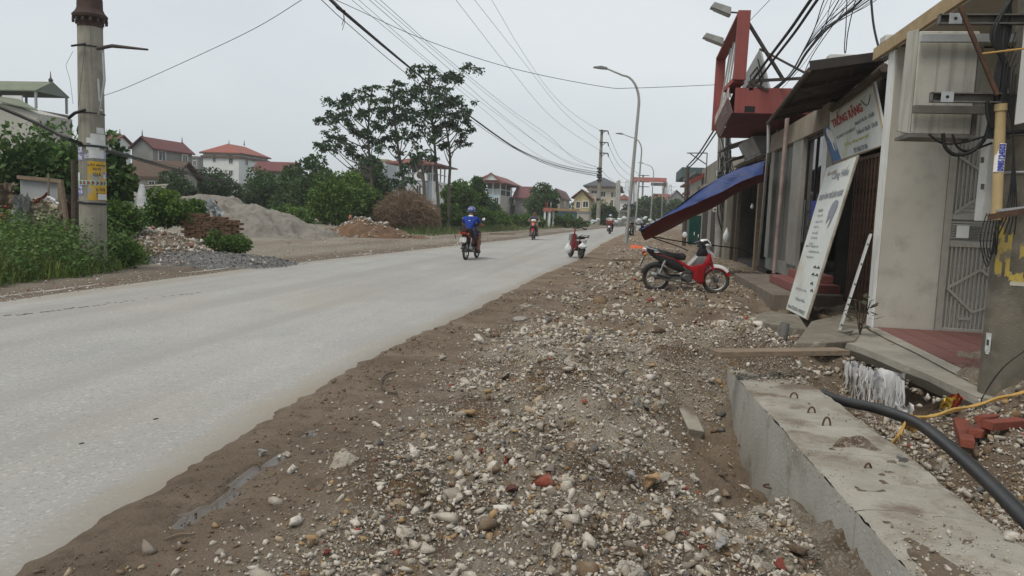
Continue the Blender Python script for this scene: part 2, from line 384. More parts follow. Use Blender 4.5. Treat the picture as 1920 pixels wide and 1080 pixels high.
c = mix(mr(noise(.6, 6, st=(1, .3, 1)).outputs['Fac'], .38, .62), (.19, .155, .115), (.255, .23, .19))
c = mix(mr(noise(1.1, 6, st=(1, .22, 1)).outputs['Fac'], .52, .66, 0, .75), c, (.16, .125, .092))
c = mix(mr(noise(60, 4).outputs['Fac'], .55, .7, 0, .5), c, (.29, .265, .23))
at3 = t.nodes.new('ShaderNodeAttribute'); at3.attribute_name = 'band'; c = mix(at3.outputs['Fac'], c, (.125, .095, .067))
t.links.new(c, b.inputs['Base Color']); bump(noise(14, 7, .7).outputs['Fac'], .7, .05)
m, t, b, noise, mr, mix, bump = nodes_mat('overgrown soil', .95); field_m = m
c = mix(mr(noise(.25, 6).outputs['Fac'], .4, .6), (.055, .07, .03), (.11, .10, .06)); t.links.new(c, b.inputs['Base Color']); bump(noise(6, 6).outputs['Fac'], .8, .1)
# ---------------------------------------------------------------- ground sheet, road, verges
g = MB().poly([(-1600, -600, -.75), (1600, -600, -.75), (1600, 2400, -.75), (-1600, 2400, -.75)]).build('ground', field_m, smooth=None); g['kind'] = 'structure'
ys = rows((-6, 2, .5, 1), (2, 60, .15, 1.01), (60, 320, 1, 1.02)); s = np.linspace(0, 1, 40)[None, :]
l0, r0 = le_(ys)[:, None]-.9, e_(ys)[:, None]+.22; X = l0+(r0-l0)*s; Y = np.repeat(ys[:, None], 40, 1)
Z = .012*np.sin(np.pi*s)+.006*fbm(X*.4, Y*.4, 3, 3)-.12*sm(np.abs(s-.5), .47, .5)
road = sheet('road', X, Y, Z, road_m)
at = road.data.attributes.new('edge', 'FLOAT', 'POINT'); ev = np.exp(-np.abs(X-e_(Y))/.45)*.9+np.exp(-np.abs(X-le_(Y))/.7)*.8; at.data.foreach_set('value', ev.astype(np.float32).ravel())
# painted remains and cracks on the road
pale = M('worn yellow road paint', (.42, .37, .24), (.36, .33, .25), 12, .9)
ys = rows((-3, 2, .3, 1), (2, 8.4, .024, 1), (8.4, 30, .025, 1.02), (30, 320, .6, 1.03)); nx = 230
e0 = e_(ys)[:, None]-.55; e1 = np.maximum(4.9, e_(ys)+9)[:, None]; sx = np.linspace(0, 1, nx)[None, :]; X = e0+(e1-e0)*sx; Y = np.repeat(ys[:, None], nx, 1)
Z = vz(X, Y); D = X-edge_w(Y)
verge = sheet('dirt_verge', X, Y, Z, soil_m)
rub = np.clip(sm(D, .65, 1.3)+.25*fbm(X*2.2, Y*2.2, 3, 77), 0, 1)*(1-.7*sm(Y, 8.8, 10.5))*(1-.85*sm(X, 1.6, 1.8)*(1-sm(X, 3.1, 3.4))*(1-sm(Y, 9.5, 10.2)))
wet = np.exp(-((D-.42-.1*fbm(X*.9, Y*.9, 3, 11)-.12*fbm(X*3, Y*3, 3, 13))/.05)**2)*(1-sm(Y, 7.5, 9))*sm(fbm(X*0+2, Y*2.1, 3, 61)+.2*fbm(X*6, Y*6, 3, 62), .0, .1)
wet = sm(wet, .44, .58)*(Y > 2.9)*(1-sm(Y, 4.9, 5.3)); Z = Z*(1-wet)+.004*wet; verge.data.vertices.foreach_set('co', np.stack([X, Y, Z], -1).astype(np.float32).ravel())
for nm, val in (('rub', rub), ('wet', wet)):
    val = val*(1-.9*sm(X, .25, .6)*(1-sm(X, 1.1, 1.2))*sm(Y, 4.2, 4.7)*(1-sm(Y, 6.9, 7.3))); at = verge.data.attributes.new(nm, 'FLOAT', 'POINT'); at.data.foreach_set('value', val.astype(np.float32).ravel())
ys = rows((-6, 5, .6, 1), (5, 30, .1, 1.008), (30, 320, .5, 1.03)); nx = 200; sx = np.linspace(0, 1, nx)[None, :]**1.6
X = le_(ys)[:, None]+.8-sx*(34+0*ys[:, None]); Y = np.repeat(ys[:, None], nx, 1)
layby = sheet('dirt_layby', X, Y, lz(X, Y), dirt_m); D = le_(Y)-X+.5*fbm(Y*.4, X*.7, 3, 44); at = layby.data.attributes.new('band', 'FLOAT', 'POINT'); at.data.foreach_set('value', np.clip(np.exp(-((D-.7)/.75)**2)+.5*np.exp(-((D-3.2)/.8)**2)*sm(Y, 20, 24), 0, 1).astype(np.float32).ravel())
# ---------------------------------------------------------------- stones
def rock_proto(seed, n=13):
    r = random.Random(seed); bm = bmesh.new(); ay, az_ = r.uniform(.6, .95), r.uniform(.45, .8)
    for i in range(n):
        v = Vector((r.gauss(0, 1), r.gauss(0, 1), r.gauss(0, 1))).normalized(); mxv = max(abs(v.x), abs(v.y), abs(v.z)); v = v*(.55+.45/mxv*r.uniform(.8, 1.0))*.85
        bm.verts.new((v.x, v.y*ay, v.z*az_))
    bmesh.ops.convex_hull(bm, input=bm.verts)
    for v in [v for v in bm.verts if not v.link_faces]: bm.verts.remove(v)
    bmesh.ops.triangulate(bm, faces=bm.faces); bm.verts.ensure_lookup_table(); bm.verts.index_update()
    V_ = np.array([v.co[:] for v in bm.verts]); F_ = np.array([[v.index for v in f.verts] for f in bm.faces]); bm.free(); return V_, F_
ROCKS = [rock_proto(k, 8+k % 5) for k in range(16)]
PEB = [rock_proto(100+k, 7) for k in range(8)]
def rand_rot(n):
    q = RNG.normal(size=(n, 4)); q /= np.linalg.norm(q, axis=1)[:, None]; w, x, y, z = q.T
    return np.stack([1-2*(y*y+z*z), 2*(x*y-z*w), 2*(x*z+y*w), 2*(x*y+z*w), 1-2*(x*x+z*z), 2*(y*z-x*w), 2*(x*z-y*w), 2*(y*z+x*w), 1-2*(x*x+y*y)], -1).reshape(n, 3, 3)
def scatter(name, P, R, mat, protos, parent=None, kind='stuff'):
    """P (n,3) centres, R (n,) radii: one joined mesh of small rocks"""
    Vs, Fs, b0 = [], [], 0; which = RNG.integers(0, len(protos), len(P))
    for k, (v, f) in enumerate(protos):
        i = np.where(which == k)[0]
        if not len(i): continue
        sc = R[i][:, None, None]*RNG.uniform(.75, 1.25, (len(i), 1, 3))
        w = np.einsum('nij,vj->nvi', rand_rot(len(i)), v)*np.array([1, 1, .85])*sc+P[i][:, None, :]
        Vs.append(w.reshape(-1, 3)); Fs.append((f[None]+(np.arange(len(i))*len(v))[:, None, None]).reshape(-1, 3)+b0); b0 += len(i)*len(v)
    if not Vs: return None
    vv = np.concatenate(Vs)
    if parent is not None: vv = vv-np.array(parent_loc(parent))
    o = link_mesh(name, np_mesh(name, vv, np.concatenate(Fs), mat), None, parent); o['kind'] = kind; return o
def stone_mat(name, stops, island=True):
    m = bpy.data.materials.new(name); m.use_nodes = True; t = m.node_tree; b = t.nodes['Principled BSDF']; b.inputs['Roughness'].default_value = .92; b.inputs['Specular IOR Level'].default_value = .25
    r = t.nodes.new('ShaderNodeValToRGB'); r.color_ramp.interpolation = 'CONSTANT'
    while len(r.color_ramp.elements) < len(stops): r.color_ramp.elements.new(.5)
    for e, (p, c) in zip(r.color_ramp.elements, stops): e.position = p; e.color = (*c, 1)
    if island: g = t.nodes.new('ShaderNodeNewGeometry'); t.links.new(g.outputs['Random Per Island'], r.inputs[0])
    else: g = t.nodes.new('ShaderNodeObjectInfo'); t.links.new(g.outputs['Random'], r.inputs[0])
    tc = t.nodes.new('ShaderNodeTexCoord'); n = t.nodes.new('ShaderNodeTexNoise'); n.inputs['Scale'].default_value = 28 if island else 5; n.inputs['Detail'].default_value = 5; t.links.new(tc.outputs['Object'], n.inputs['Vector'])
    mr = t.nodes.new('ShaderNodeMapRange'); mr.inputs[1].default_value = .45; mr.inputs[2].default_value = .7; mr.inputs[4].default_value = .65; t.links.new(n.outputs['Fac'], mr.inputs[0])
    x = t.nodes.new('ShaderNodeMixRGB'); t.links.new(mr.outputs[0], x.inputs[0]); t.links.new(r.outputs[0], x.inputs[1]); x.inputs[2].default_value = (.23, .19, .145, 1)
    t.links.new(x.outputs[0], b.inputs['Base Color'])
    bp = t.nodes.new('ShaderNodeBump'); bp.inputs['Strength'].default_value = .6; bp.inputs['Distance'].default_value = .01 if island else .15
    n2 = t.nodes.new('ShaderNodeTexNoise'); n2.inputs['Scale'].default_value = 120 if island else 7; n2.inputs['Detail'].default_value = 5; t.links.new(tc.outputs['Object'], n2.inputs['Vector']); t.links.new(n2.outputs['Fac'], bp.inputs['Height']); t.links.new(bp.outputs[0], b.inputs['Normal'])
    return m
ST = [(0, (.48, .435, .365)), (.25, (.35, .31, .255)), (.44, (.54, .49, .42)), (.59, (.22, .19, .155)), (.66, (.39, .31, .21)), (.73, (.34, .225, .11)), (.78, (.57, .53, .465)), (.86, (.12, .115, .11)), (.92, (.17, .115, .07)), (.988, (.24, .065, .04))]
stone_m = stone_mat('broken limestone', ST); stone_o = stone_mat('broken limestone piece', [(0, (.45, .41, .345)), (.3, (.34, .305, .255)), (.55, (.52, .475, .41)), (.78, (.25, .22, .185)), (.88, (.42, .33, .22))], False)
white_stone = stone_mat('pale rubble', [(0, (.55, .53, .48)), (.3, (.42, .39, .33)), (.55, (.30, .26, .21)), (.75, (.62, .60, .56)), (.9, (.30, .12, .08))])
grey_gravel = stone_mat('grey gravel', [(0, (.12, .122, .127)), (.3, (.165, .167, .168)), (.6, (.085, .088, .093)), (.85, (.24, .238, .23))])
def on_verge(n, y0, y1, dens, dmin=.9):
    """random points on the verge, kept with probability dens(x, y, d); y drawn so that near rows are denser"""
    y = y0+(y1-y0)*RNG.random(n)**1.7; x = e_(y)+RNG.random(n)*(3.5-e_(y)); d = x-edge_w(y)
    keep = (d > 0.06) & ~((x > .95) & (x < 1.78) & (y < 7.75)) & ~((x > 2.7) & (y > 6.9) & (y < 11.9)) & (RNG.random(n) < dens(x, y, d))
    return x[keep], y[keep]
def dens(x, y, d):
    hol = 1-.85*sm(x, .25, .6)*(1-sm(x, 1.1, 1.2))*sm(y, 4.2, 4.7)*(1-sm(y, 6.9, 7.3))
    a = np.clip(fbm(x*1.6, y*1.6, 3, 91)*2.6+.85, .08, 1)
    return hol*np.clip(sm(d, .75, 1.4)*a+.07*sm(d, .15, .8), 0, 1)*np.where(y > 9.3, .85*np.clip(fbm(x*.9, y*1.4, 3, 95)*4+.7, .12, 1), 1)
def lay(x, y, r, sink=.25): return np.stack([x, y, vz(x, y)+r*(.55-sink)], -1)
x, y = on_verge(125000, 2.2, 9.6, dens); r = .0075*np.exp(RNG.normal(0, .45, len(x)))*(1+.08*y); scatter('gravel', lay(x, y, r), r, stone_m, PEB, verge)
x, y = on_verge(17000, 2.2, 9.8, dens); r = .020*np.exp(RNG.normal(0, .5, len(x))); scatter('rubble', lay(x, y, r, .38), r, stone_m, ROCKS, verge)
x, y = on_verge(40000, 9, 34, dens); r = .02*np.exp(RNG.normal(0, .5, len(x)))*(.75+.012*y); scatter('rubble_fragments', lay(x, y, r), r, stone_m, PEB, verge)
x, y = on_verge(4200, 8.5, 20, dens); r = .05*np.exp(RNG.normal(0, .3, len(x))); scatter('rubble_lumps', lay(x, y, r), r, stone_m, ROCKS, verge)
x, y = on_verge(3200, 18, 70, lambda x, y, d: sm(d, .5, 1.5)*np.clip(fbm(x*.8, y*.5, 3, 96)*4+.4, .05, 1)); r = .045*np.exp(RNG.normal(0, .5, len(x))); scatter('far_rubble', lay(x, y, r, .3), r, stone_m, ROCKS, verge)
# the larger stones one by one
rock_me = []
for k, (v, f) in enumerate(ROCKS):
    bm = bmesh.new(); vv = [bm.verts.new(p) for p in v]
    for q in f: bm.faces.new([vv[i] for i in q])
    bmesh.ops.dissolve_limit(bm, angle_limit=rad(9), verts=bm.verts, edges=bm.edges)
    bmesh.ops.triangulate(bm, faces=bm.faces); bmesh.ops.bevel(bm, geom=list(bm.edges), offset=.03, segments=1, affect='EDGES'); bmesh.ops.triangulate(bm, faces=bm.faces); bmesh.ops.subdivide_edges(bm, edges=[e for e in bm.edges if e.calc_length() > .18], cuts=2, use_grid_fill=True); bm.normal_update()
    for w in bm.verts: p_ = w.co*2.3+Vector((k*7., 0, 0)); w.co += w.normal*(.16*noise_.noise(p_)+.09*noise_.noise(p_*2.7)+.05*noise_.noise(p_*6))
    for w in bm.verts:
        if w.co.length > .98: w.co *= .98/w.co.length
    me = bpy.data.meshes.new('stone'); bm.to_mesh(me); bm.free(); me.polygons.foreach_set('use_smooth', [True]*len(me.polygons)); me.set_sharp_from_angle(angle=rad(22)); me.materials.append(stone_o); rock_me.append(me)
x, y = on_verge(3000, 2.35, 9.5, lambda x, y, d: np.where(d > 1.25, dens(x, y, d), 0)); x, y = x[:296], y[:296]
r = np.clip(.050*np.exp(RNG.normal(0, .34, len(x))), .03, .085)*(.85+.04*y); pos = lay(x, y, r, .33)
for k in range(len(x)):
    o = bpy.data.objects.new('stone', rock_me[k % 16]); COL.objects.link(o); o.parent = verge
    o.location = pos[k]; o.scale = r[k]*RNG.uniform(.8, 1.25, 3); o.rotation_euler = RNG.uniform(-.5, .5), RNG.uniform(-.5, .5), RNG.uniform(0, 6.28)

# clods of mud on the strip beside the road
clod_m = M('mud clods', (.115, .083, .06), (.15, .112, .082), 5, .95, rand=.25)
n = 9000; y = 2.2+12*RNG.random(n)**1.6; x = e_(y)+.1+1.35*RNG.random(n); k = RNG.random(n) < np.clip(fbm(x*2.4, y*2.4, 3, 88)*3+.45, .03, 1); x, y = x[k], y[k]; r = .006*np.exp(RNG.normal(0, .55, len(x)))*(.8+.07*y); scatter('mud_clods', lay(x, y, r, .3), r, clod_m, PEB, verge)
earth_m = stone_mat('earth lumps', [(0, (.15, .105, .066)), (.3, (.21, .155, .105)), (.55, (.10, .07, .045)), (.75, (.23, .145, .065)), (.9, (.17, .11, .06))])
x, y = on_verge(15000, 2.2, 24, lambda x, y, d: sm(d, .9, 1.6)*np.clip(fbm(x*1.3, y*1.3, 3, 97)*3+.4, .05, 1)); r = .016*np.exp(RNG.normal(0, .6, len(x)))*(.85+.03*y); scatter('earth_lumps', lay(x, y, r, .35), r, earth_m, ROCKS, verge)
# ---------------------------------------------------------------- right-hand houses and shops
def rough_edges(mb, amp, sd=1):
    for i, v in enumerate(mb.v):
        r = random.Random(hash((round(v[0], 3), round(v[1], 3), round(v[2], 3), sd))); mb.v[i] = (v[0]+r.uniform(-amp, amp), v[1]+r.uniform(-amp, amp), v[2]+r.uniform(-amp, amp))
    return mb
def patch(mb, c, r, a0, a1, z0, z1, n=8, rt=None):
    """curved sheet on a vertical pole, azimuths in degrees from +x"""
    rt = r if rt is None else rt
    return mb.grid(lambda u, v: (c[0]+(r+(rt-r)*v)*math.cos(rad(a0+(a1-a0)*u)), c[1]+(r+(rt-r)*v)*math.sin(rad(a0+(a1-a0)*u)), z0+(z1-z0)*v), n, 1)
cream_fascia = M('painted wood fascia', (.40, .30, .17), (.30, .21, .11), 5, .8)
# house with the gate
hs = thing('house', 'pale rendered house with a tall blank wall beside the metal gate', 'house', (4.3, 12, -.05))
MB().b2((3.53, 11.6, -.06), (4.33, 11.9, 3.93)).b2((4.0, 11.9, -.06), (4.33, 12.3, 3.93)).build('wall', render_wall, hs, bevel=.01)
MB().b2((3.505, 11.62, .0), (3.528, 11.88, 3.9)).build('corner_strip', white_wall, hs)
MB().b2((5.22, 11.6, -.06), (7.2, 12.3, 3.93)).b2((4.33, 11.66, 3.3), (5.22, 12.3, 3.93)).build('wall', render_wall, hs)
MB().b2((4.331, 11.685, -.06), (5.219, 11.72, 3.298)).build('back_panel', gate_sheet, hs)
MB().beam((3.46, 12.4, 3.98), (3.46, 6.6, 4.02), .05, .17).build('fascia', cream_fascia, hs)
MB().beam((3.52, 12.35, 3.955), (3.52, 6.6, 3.995), .06, .07).build('trim', white_wall, hs)
MB().b2((3.555, 6.6, 3.96), (7.2, 12.4, 4.1)).build('roof', render_wall, hs)
# gate
gt = thing('metal_gate', 'grey metal gate with vertical bars and a diamond pattern, beside the concrete utility pole', 'gate', (4.75, 11.6, -.03))
f = MB(); y0 = 11.62
f.b2((4.335, y0-.04, -.03), (4.43, y0+.04, 3.28)).b2((5.11, y0-.04, -.03), (5.2, y0+.04, 3.28)); f.b2((4.43, y0-.035, -.03), (5.11, y0+.035, .06)).b2((4.43, y0-.035, 1.2), (5.11, y0+.035, 1.29)).b2((4.43, y0-.035, 1.58), (5.11, y0+.035, 1.66)).b2((4.43, y0-.035, 3.2), (5.11, y0+.035, 3.28))
f.build('gate_frame', gate_metal, gt, bevel=.006)
bar = MB().b2((-.011, -.012, 0), (.011, .012, 1)).mesh('bar')
bar.materials.append(gate_metal)
def gbar(x0, z0, x1, z1, w=1, yy=y0-.012):
    o = link_mesh('bar', bar, None, gt); d = Vector((x1-x0, 0, z1-z0)); o.location = Vector((x0, yy, z0))-gt.location; o.scale = (w, 1, d.length); o.rotation_euler = (0, math.atan2(d.x, d.z), 0)
for k in range(12): gbar(4.47+k*.055, .06, 4.47+k*.055, 1.2)
for k in range(7): gbar(4.43, 1.33+k*.036, 5.11, 1.33+k*.036)
for k in range(9):
    xx = 4.47+k*.055; gbar(xx, 1.66+max(0, (xx-4.47))*.8, xx, 3.2 if k < 5 else 2.55-(k-5)*.06)
for k in range(8): zz = 1.71+k*.055; gbar(4.47+(zz-1.66)/.8, zz, 5.11, zz)
for a in ((4.45, .62, 4.86, .9), (4.86, .9, 5.1, .72), (4.45, .62, 4.8, .3), (4.8, .3, 5.1, .42), (4.62, .2, 4.78, .2), (4.45, 1.67, 5.02, 2.12), (4.45, 2.45, 4.8, 2.22), (4.45, 2.45, 4.9, 2.65)): gbar(*a, 1.5, y0-.036)
MB().b2((4.5, y0-.05, 1.33), (4.66, y0-.036, 1.5)).build('lock_plate', gate_sheet, gt)
g = MB()
for k in range(4): g.b2((4.67, y0-.06, 1.33+k*.045), (4.8, y0-.036, 1.355+k*.045))
g.build('latch_grille', grey_metal, gt)
# terrace: concrete edge slab with red tiles
te = thing('terrace_floor', None, None, (3.6, 9, 0)); te['kind'] = 'structure'
out = [(2.70, 10.05), (2.80, 9.6), (2.88, 9.1), (2.96, 8.6), (3.02, 8.1), (3.05, 7.6), (3.08, 7.15), (3.4, 6.85), (4.2, 6.7), (6.5, 6.6), (6.5, 11.58), (3.5, 11.58), (3.15, 11.2), (2.9, 10.6)]
sb = MB(); n = len(out)
lay_ = lambda off, z, am: [(x+random.uniform(-am, am)+off, y+random.uniform(-am, am), z) for x, y in out]
A, B_, C_ = lay_(0, 0, .015), lay_(-.01, -.07, .03), lay_(.06, -.19, .05)
sb.add(A+B_+C_, [tuple(range(n))]+[(i, (i+1) % n, n+(i+1) % n, n+i) for i in range(n)]+[(n+i, n+(i+1) % n, 2*n+(i+1) % n, 2*n+i) for i in range(n)])
slab_m = M('broken concrete slab', (.33, .305, .255), (.235, .215, .175), 2.2, .9, .5, 40, c3=(.40, .385, .34), sc3=5, lo3=.6, hi3=.72)
sb.build('slab', slab_m, te, smooth=30)
tile_m = M('red floor tile', (.19, .083, .07), (.145, .064, .055), 5, .65, rand=.12, c3=(.26, .16, .14), sc3=4, lo3=.55, hi3=.75)
tb0, tb1 = PX(1672, 628, z=.02), PX(1848, 713, z=.02); bdx = lambda y: tb0.x+(tb1.x-tb0.x)*(y-tb0.y)/(tb1.y-tb0.y)
ebm = MB().prism([(bdx(y_)+o_, y_, .0135) for y_, o_ in ((7.3, -.16), (8.2, -.17), (9.4, -.15), (10.4, -.17), (11.45, -.15), (11.45, .0), (7.3, .0))], (0, 0, .007)).build('edge_screed', slab_m, te)
tl = MB().b2((-.142, -.067, 0), (.142, .067, .014)).mesh('tile'); tl.materials.append(tile_m)
for i in range(34):
    for j in range(11):
        xx, yy = 3.06+j*.295, 11.5-i*.145
        if xx+.02 < bdx(yy) or yy < 7.0 or (xx-3.37)**2+(yy-7.35)**2 < .12: continue
        o = link_mesh('tile', tl, None, te); o.location = (xx-3.6, yy-9, .001+random.uniform(0, .002))
# broken lumps below the slab edge
x = np.concatenate([np.interp(np.linspace(0, 1, 90), np.linspace(0, 1, 8), [p[0] for p in out[:8]]), RNG.uniform(2.3, 3.3, 240)]); y = np.concatenate([np.interp(np.linspace(0, 1, 90), np.linspace(0, 1, 8), [p[1] for p in out[:8]]), RNG.uniform(5.2, 7.4, 240)])
r = RNG.uniform(.015, .06, len(x)); P = np.stack([x+RNG.normal(0, .05, len(x)), y+RNG.normal(0, .05, len(x)), vz(x, y)+r*.4], -1); P[:90, 2] = RNG.uniform(-.3, -.12, 90)
scatter('broken_concrete', P, r, stone_m, ROCKS, te)
# shop number 70
s7 = thing('shop_house', 'dark open-fronted shop behind the leaning white advertising board', 'shop', (4.3, 14.5, 0))
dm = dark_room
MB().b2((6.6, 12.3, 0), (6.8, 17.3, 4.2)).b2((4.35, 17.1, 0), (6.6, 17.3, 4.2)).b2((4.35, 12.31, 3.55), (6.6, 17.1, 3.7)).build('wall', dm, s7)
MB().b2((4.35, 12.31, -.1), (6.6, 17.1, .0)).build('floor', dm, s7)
MB().b2((4.3, 12.31, 3.05), (4.5, 17.1, 4.15)).build('front_beam', wood_dark, s7)
pw = MB().tube([(3.72, 12.42, -.05), (3.70, 12.42, 1.6), (3.74, 12.42, 3.6)], [.05, .045, .04], 8); pw.build('door_post', M('bare timber', (.33, .23, .12), (.20, .14, .075), 3, .8, .2, 40, stretch=(8, 8, 1)), s7)
MB().b2((3.8, 12.34, 0), (3.92, 12.46, 3.4)).build('door_jamb', wood_dark, s7)
fg = MB(); fg.b2((4.08, 12.5, 0.02), (4.15, 15.4, .06)).build('gate_rail', rust, s7); fg = MB(); fg.b2((4.08, 12.5, 2.62), (4.15, 15.4, 2.68)); fg.build('gate_rail', rust, s7)
fb = MB().b2((-.011, -.016, 0), (.011, .016, 2.56)).mesh('gate_bar'); fb.materials.append(rust_gate)
for k in range(30):
    o = link_mesh('gate_bar', fb, None, s7); o.location = Vector((4.115+(.03 if k % 2 else -.03), 12.56+k*.095, .06))-s7.location
fx = MB()
for k in range(14):
    for zz in (.4, 1.2, 2.0): fx.beam((4.115, 12.56+k*.2, zz), (4.115, 12.76+k*.2, zz+.25), .006, .02).beam((4.115, 12.56+k*.2, zz+.25), (4.115, 12.76+k*.2, zz), .006, .02)
fx.build('gate_lattice', rust_gate, s7)['kind'] = 'stuff'
blue_plate = M('blue enamel', (.03, .12, .28), None, rough=.4); white_ink = M('white ink', (.75, .75, .75), None, rough=.6)
pc = PX(1657, 316, y=12.36)
np_ = thing('number_plate', 'small blue house number plate 70 on the wooden door post', 'number plate', pc)
MB().box(pc, (.075, .012, .2)).build('plate', blue_plate, np_)
txt('70', pc+V(-.026, -.008, -.01), V(.052, 0, 0), V(0, 0, .07), white_ink, np_); MB().box(pc+V(0, -.007, -.055), (.05, .002, .008)).box(pc+V(0, -.007, -.075), (.04, .002, .008)).build('small_print', white_ink, np_)
# tooth sign under the awning
sg = thing('shop_sign', 'white dental sign with red lettering and a blue tooth panel, crooked below the awning', 'sign', PX(1600, 240, x=4.08))
TL, TR, BR, BL = PX(1538, 221, x=3.92), PX(1637, 153, x=3.98), PX(1661, 271, x=4.06), PX(1562, 306, x=4.0)
nrm = (TR-TL).cross(BL-TL).normalized(); nrm = nrm if nrm.x < 0 else -nrm
def sp(u, v, o=0.): return TL*(1-u)*(1-v)+TR*u*(1-v)+BR*u*v+BL*(1-u)*v+nrm*o
sign_white = M('weathered white sign', (.63, .66, .63), (.57, .6, .56), 2.5, .6, c3=(.48, .50, .25), sc3=1.3, lo3=.55, hi3=.75)
MB().prism([TL, TR, BR, BL], -nrm*.05).build('board', sign_white, sg)
MB().tube([TL, TR, BR, BL, TL], .02, 6).build('sign_frame', M('sign edge', (.32, .24, .17), None, rough=.7), sg)
MB().poly([sp(0, 0, .004), sp(.11, 0, .004), sp(.20, 1, .004), sp(0, 1, .004)]).build('blue_panel', M('sign blue', (.03, .13, .30), (.02, .10, .26), 3, .5), sg, smooth=None)
tooth = [(.045, .34), (.075, .28), (.11, .32), (.15, .40), (.165, .50), (.16, .62), (.165, .78), (.15, .76), (.14, .62), (.12, .62), (.125, .80), (.105, .76), (.09, .60), (.065, .50), (.045, .42)]
MB().poly([sp(u, v, .007) for u, v in tooth]).build('tooth_picture', white_ink, sg, smooth=None)
ink_red = M('red ink', (.42, .06, .035), None, rough=.6); ink_dark = M('dark ink', (.05, .05, .055), None, rough=.6); ink_y = M('yellow ink', (.55, .52, .12), None, rough=.6); ink_blue = M('blue ink', (.04, .05, .33), None, rough=.6); ink_grey = M('faded grey ink', (.21, .22, .25), None, rough=.7)
def sgt(s, u0, v1, u1, v0, m): return txt(s, sp(u0, v1, .008), sp(u1, v1, .008)-sp(u0, v1, .008), sp(u0, v0, .008)-sp(u0, v1, .008), m, sg)
txt('TRỒNG RĂNG', sp(.2, .36, .008), sp(.78, .36, .008)-sp(.2, .36, .008), sp(.2, .10, .008)-sp(.2, .36, .008), ink_red, sg, bold=.045)
sgt('ĐC: LÀM VIỆC TỪ THỨ 2 ĐẾN THỨ 7', .22, .60, .60, .51, ink_dark); sgt('Sáng từ 16h.30 - 12h.00', .60, .53, .93, .44, ink_dark); sgt('Chiều từ 16h.30 - 20h.00', .60, .68, .95, .58, ink_dark)
sgt('Trồng răng hàm giả', .32, .80, .78, .71, ink_y); sgt('ĐT: 01636 709 186', .48, .96, .72, .87, ink_dark)
sm_ = MB().tube([sp(.78+.15*k/8, .17+.13*math.sin(math.pi*k/8), .006) for k in range(9)], .008, 4); sm_.build('smile_mark', ink_dark, sg)
# corrugated awning on a log
aw = thing('corrugated_awning', 'dark corrugated awning sheet on a log beam, over the dental sign', 'awning', (3.4, 14.5, 3.8))
q = [PX(1519, 127, x=2.75), PX(1672, 104, x=4.15), PX(1560, 197, x=4.2), PX(1440, 229, x=2.95)]
def awf(u, v, o=0):
    p = q[0]*(1-u)*(1-v)+q[1]*u*(1-v)+q[2]*u*v+q[3]*(1-u)*v; return p+V(0, 0, o+.022*math.sin(v*2*math.pi*26))
am_ = M('old fibre cement sheet', (.09, .08, .068), (.05, .044, .038), 2, .9, .3, 50, c3=(.15, .10, .07), sc3=3, stretch=(1, 3, 1))
MB().grid(awf, 6, 208).build('sheet', am_, aw, smooth=60, solid=.012)
MB().tube([q[0]+V(0, 0, -.03), q[3]+V(0, 0, -.04)], .045, 8).build('edge_pole', wood_dark, aw)
MB().beam(q[0]+V(0, -.02, .03), q[1]+V(0, -.02, .01), .05, .15).build('end_flashing', M('dark flashing', (.035, .033, .031), (.06, .045, .036), 4, .85), aw)
MB().tube([PX(1658, 127, x=3.9), PX(1612, 165, x=3.86), PX(1560, 205, x=3.84)], [.075, .07, .06], 10).build('log', wood_dark, aw)
for p in (.25, .6, .9): MB().beam(awf(0, p, -.05), awf(1, p, -.05), .05, .07).build('rafter', wood_dark, aw)
MB().tube([PX(1441, 232, x=2.95), PX(1440, 285, x=2.97), PX(1421, 498, x=3.45)], .035, 8).build('support_pole', galv, aw)
# leaning advertising board
ab = thing('advertising_board', 'tall faded white advertising board leaning against the dark shop', 'signboard', (3.0, 13.2, 0))
bTL, bTR, bBR, bBL = PX(1550, 314, x=3.58), PX(1607, 292, x=3.58), PX(1511, 598, x=2.82), PX(1474, 579, x=2.84)
bn = (bTR-bTL).cross(bBL-bTL).normalized(); bn = bn if bn.x < 0 else -bn
def bp_(u, v, o=0.): return bTL*(1-u)*(1-v)+bTR*u*(1-v)+bBR*u*v+bBL*(1-u)*v+bn*o
board_m = M('faded board', (.57, .59, .56), (.5, .52, .48), 2, .6, c3=(.45, .38, .30), sc3=1.2, lo3=.57, hi3=.72)
MB().prism([bTL, bTR, bBR, bBL], -bn*.045).build('board', board_m, ab)
MB().tube([bTL-bn*.02, bTR-bn*.02, bBR-bn*.02, bBL-bn*.02, bTL-bn*.02], .024, 6).build('board_frame', M('board rim', (.20, .17, .13), (.35, .33, .28), 4, .7), ab)
def abt(s, u0, v1, u1, v0, m): return txt(s, bp_(u0, v1, .006), bp_(u1, v1, .006)-bp_(u0, v1, .006), bp_(u0, v0, .006)-bp_(u0, v1, .006), m, ab)
abt('Áo cưới', .12, .075, .45, .035, M('faded red ink', (.36, .22, .18), None)); abt('Cưng Hiếu', .34, .13, .9, .045, ink_grey)
txt('CHỤP ẢNH TRẺ LÂU NGÀY', bp_(.06, .255, .006), bp_(.93, .255, .006)-bp_(.06, .255, .006), bp_(.06, .195, .006)-bp_(.06, .255, .006), ink_grey, ab, bold=.04)
for k, s in enumerate(('Studio', 'Chụp ảnh', 'Ảnh cưới', 'Phóng sự cưới', 'Áo cưới', 'Cho thuê váy', 'Trang phục')): abt(s, .2, .33+k*.038, .38+.05*(k % 3), .31+k*.038, ink_grey if k else ink_dark)
abt('MAKE UP : - Trang điểm cô dâu', .10, .575, .62, .555, ink_dark); abt('- Trang điểm dự tiệc, ca nhạc', .26, .61, .72, .59, ink_dark); abt('Trang điểm nhẹ', .24, .645, .56, .628, ink_dark)
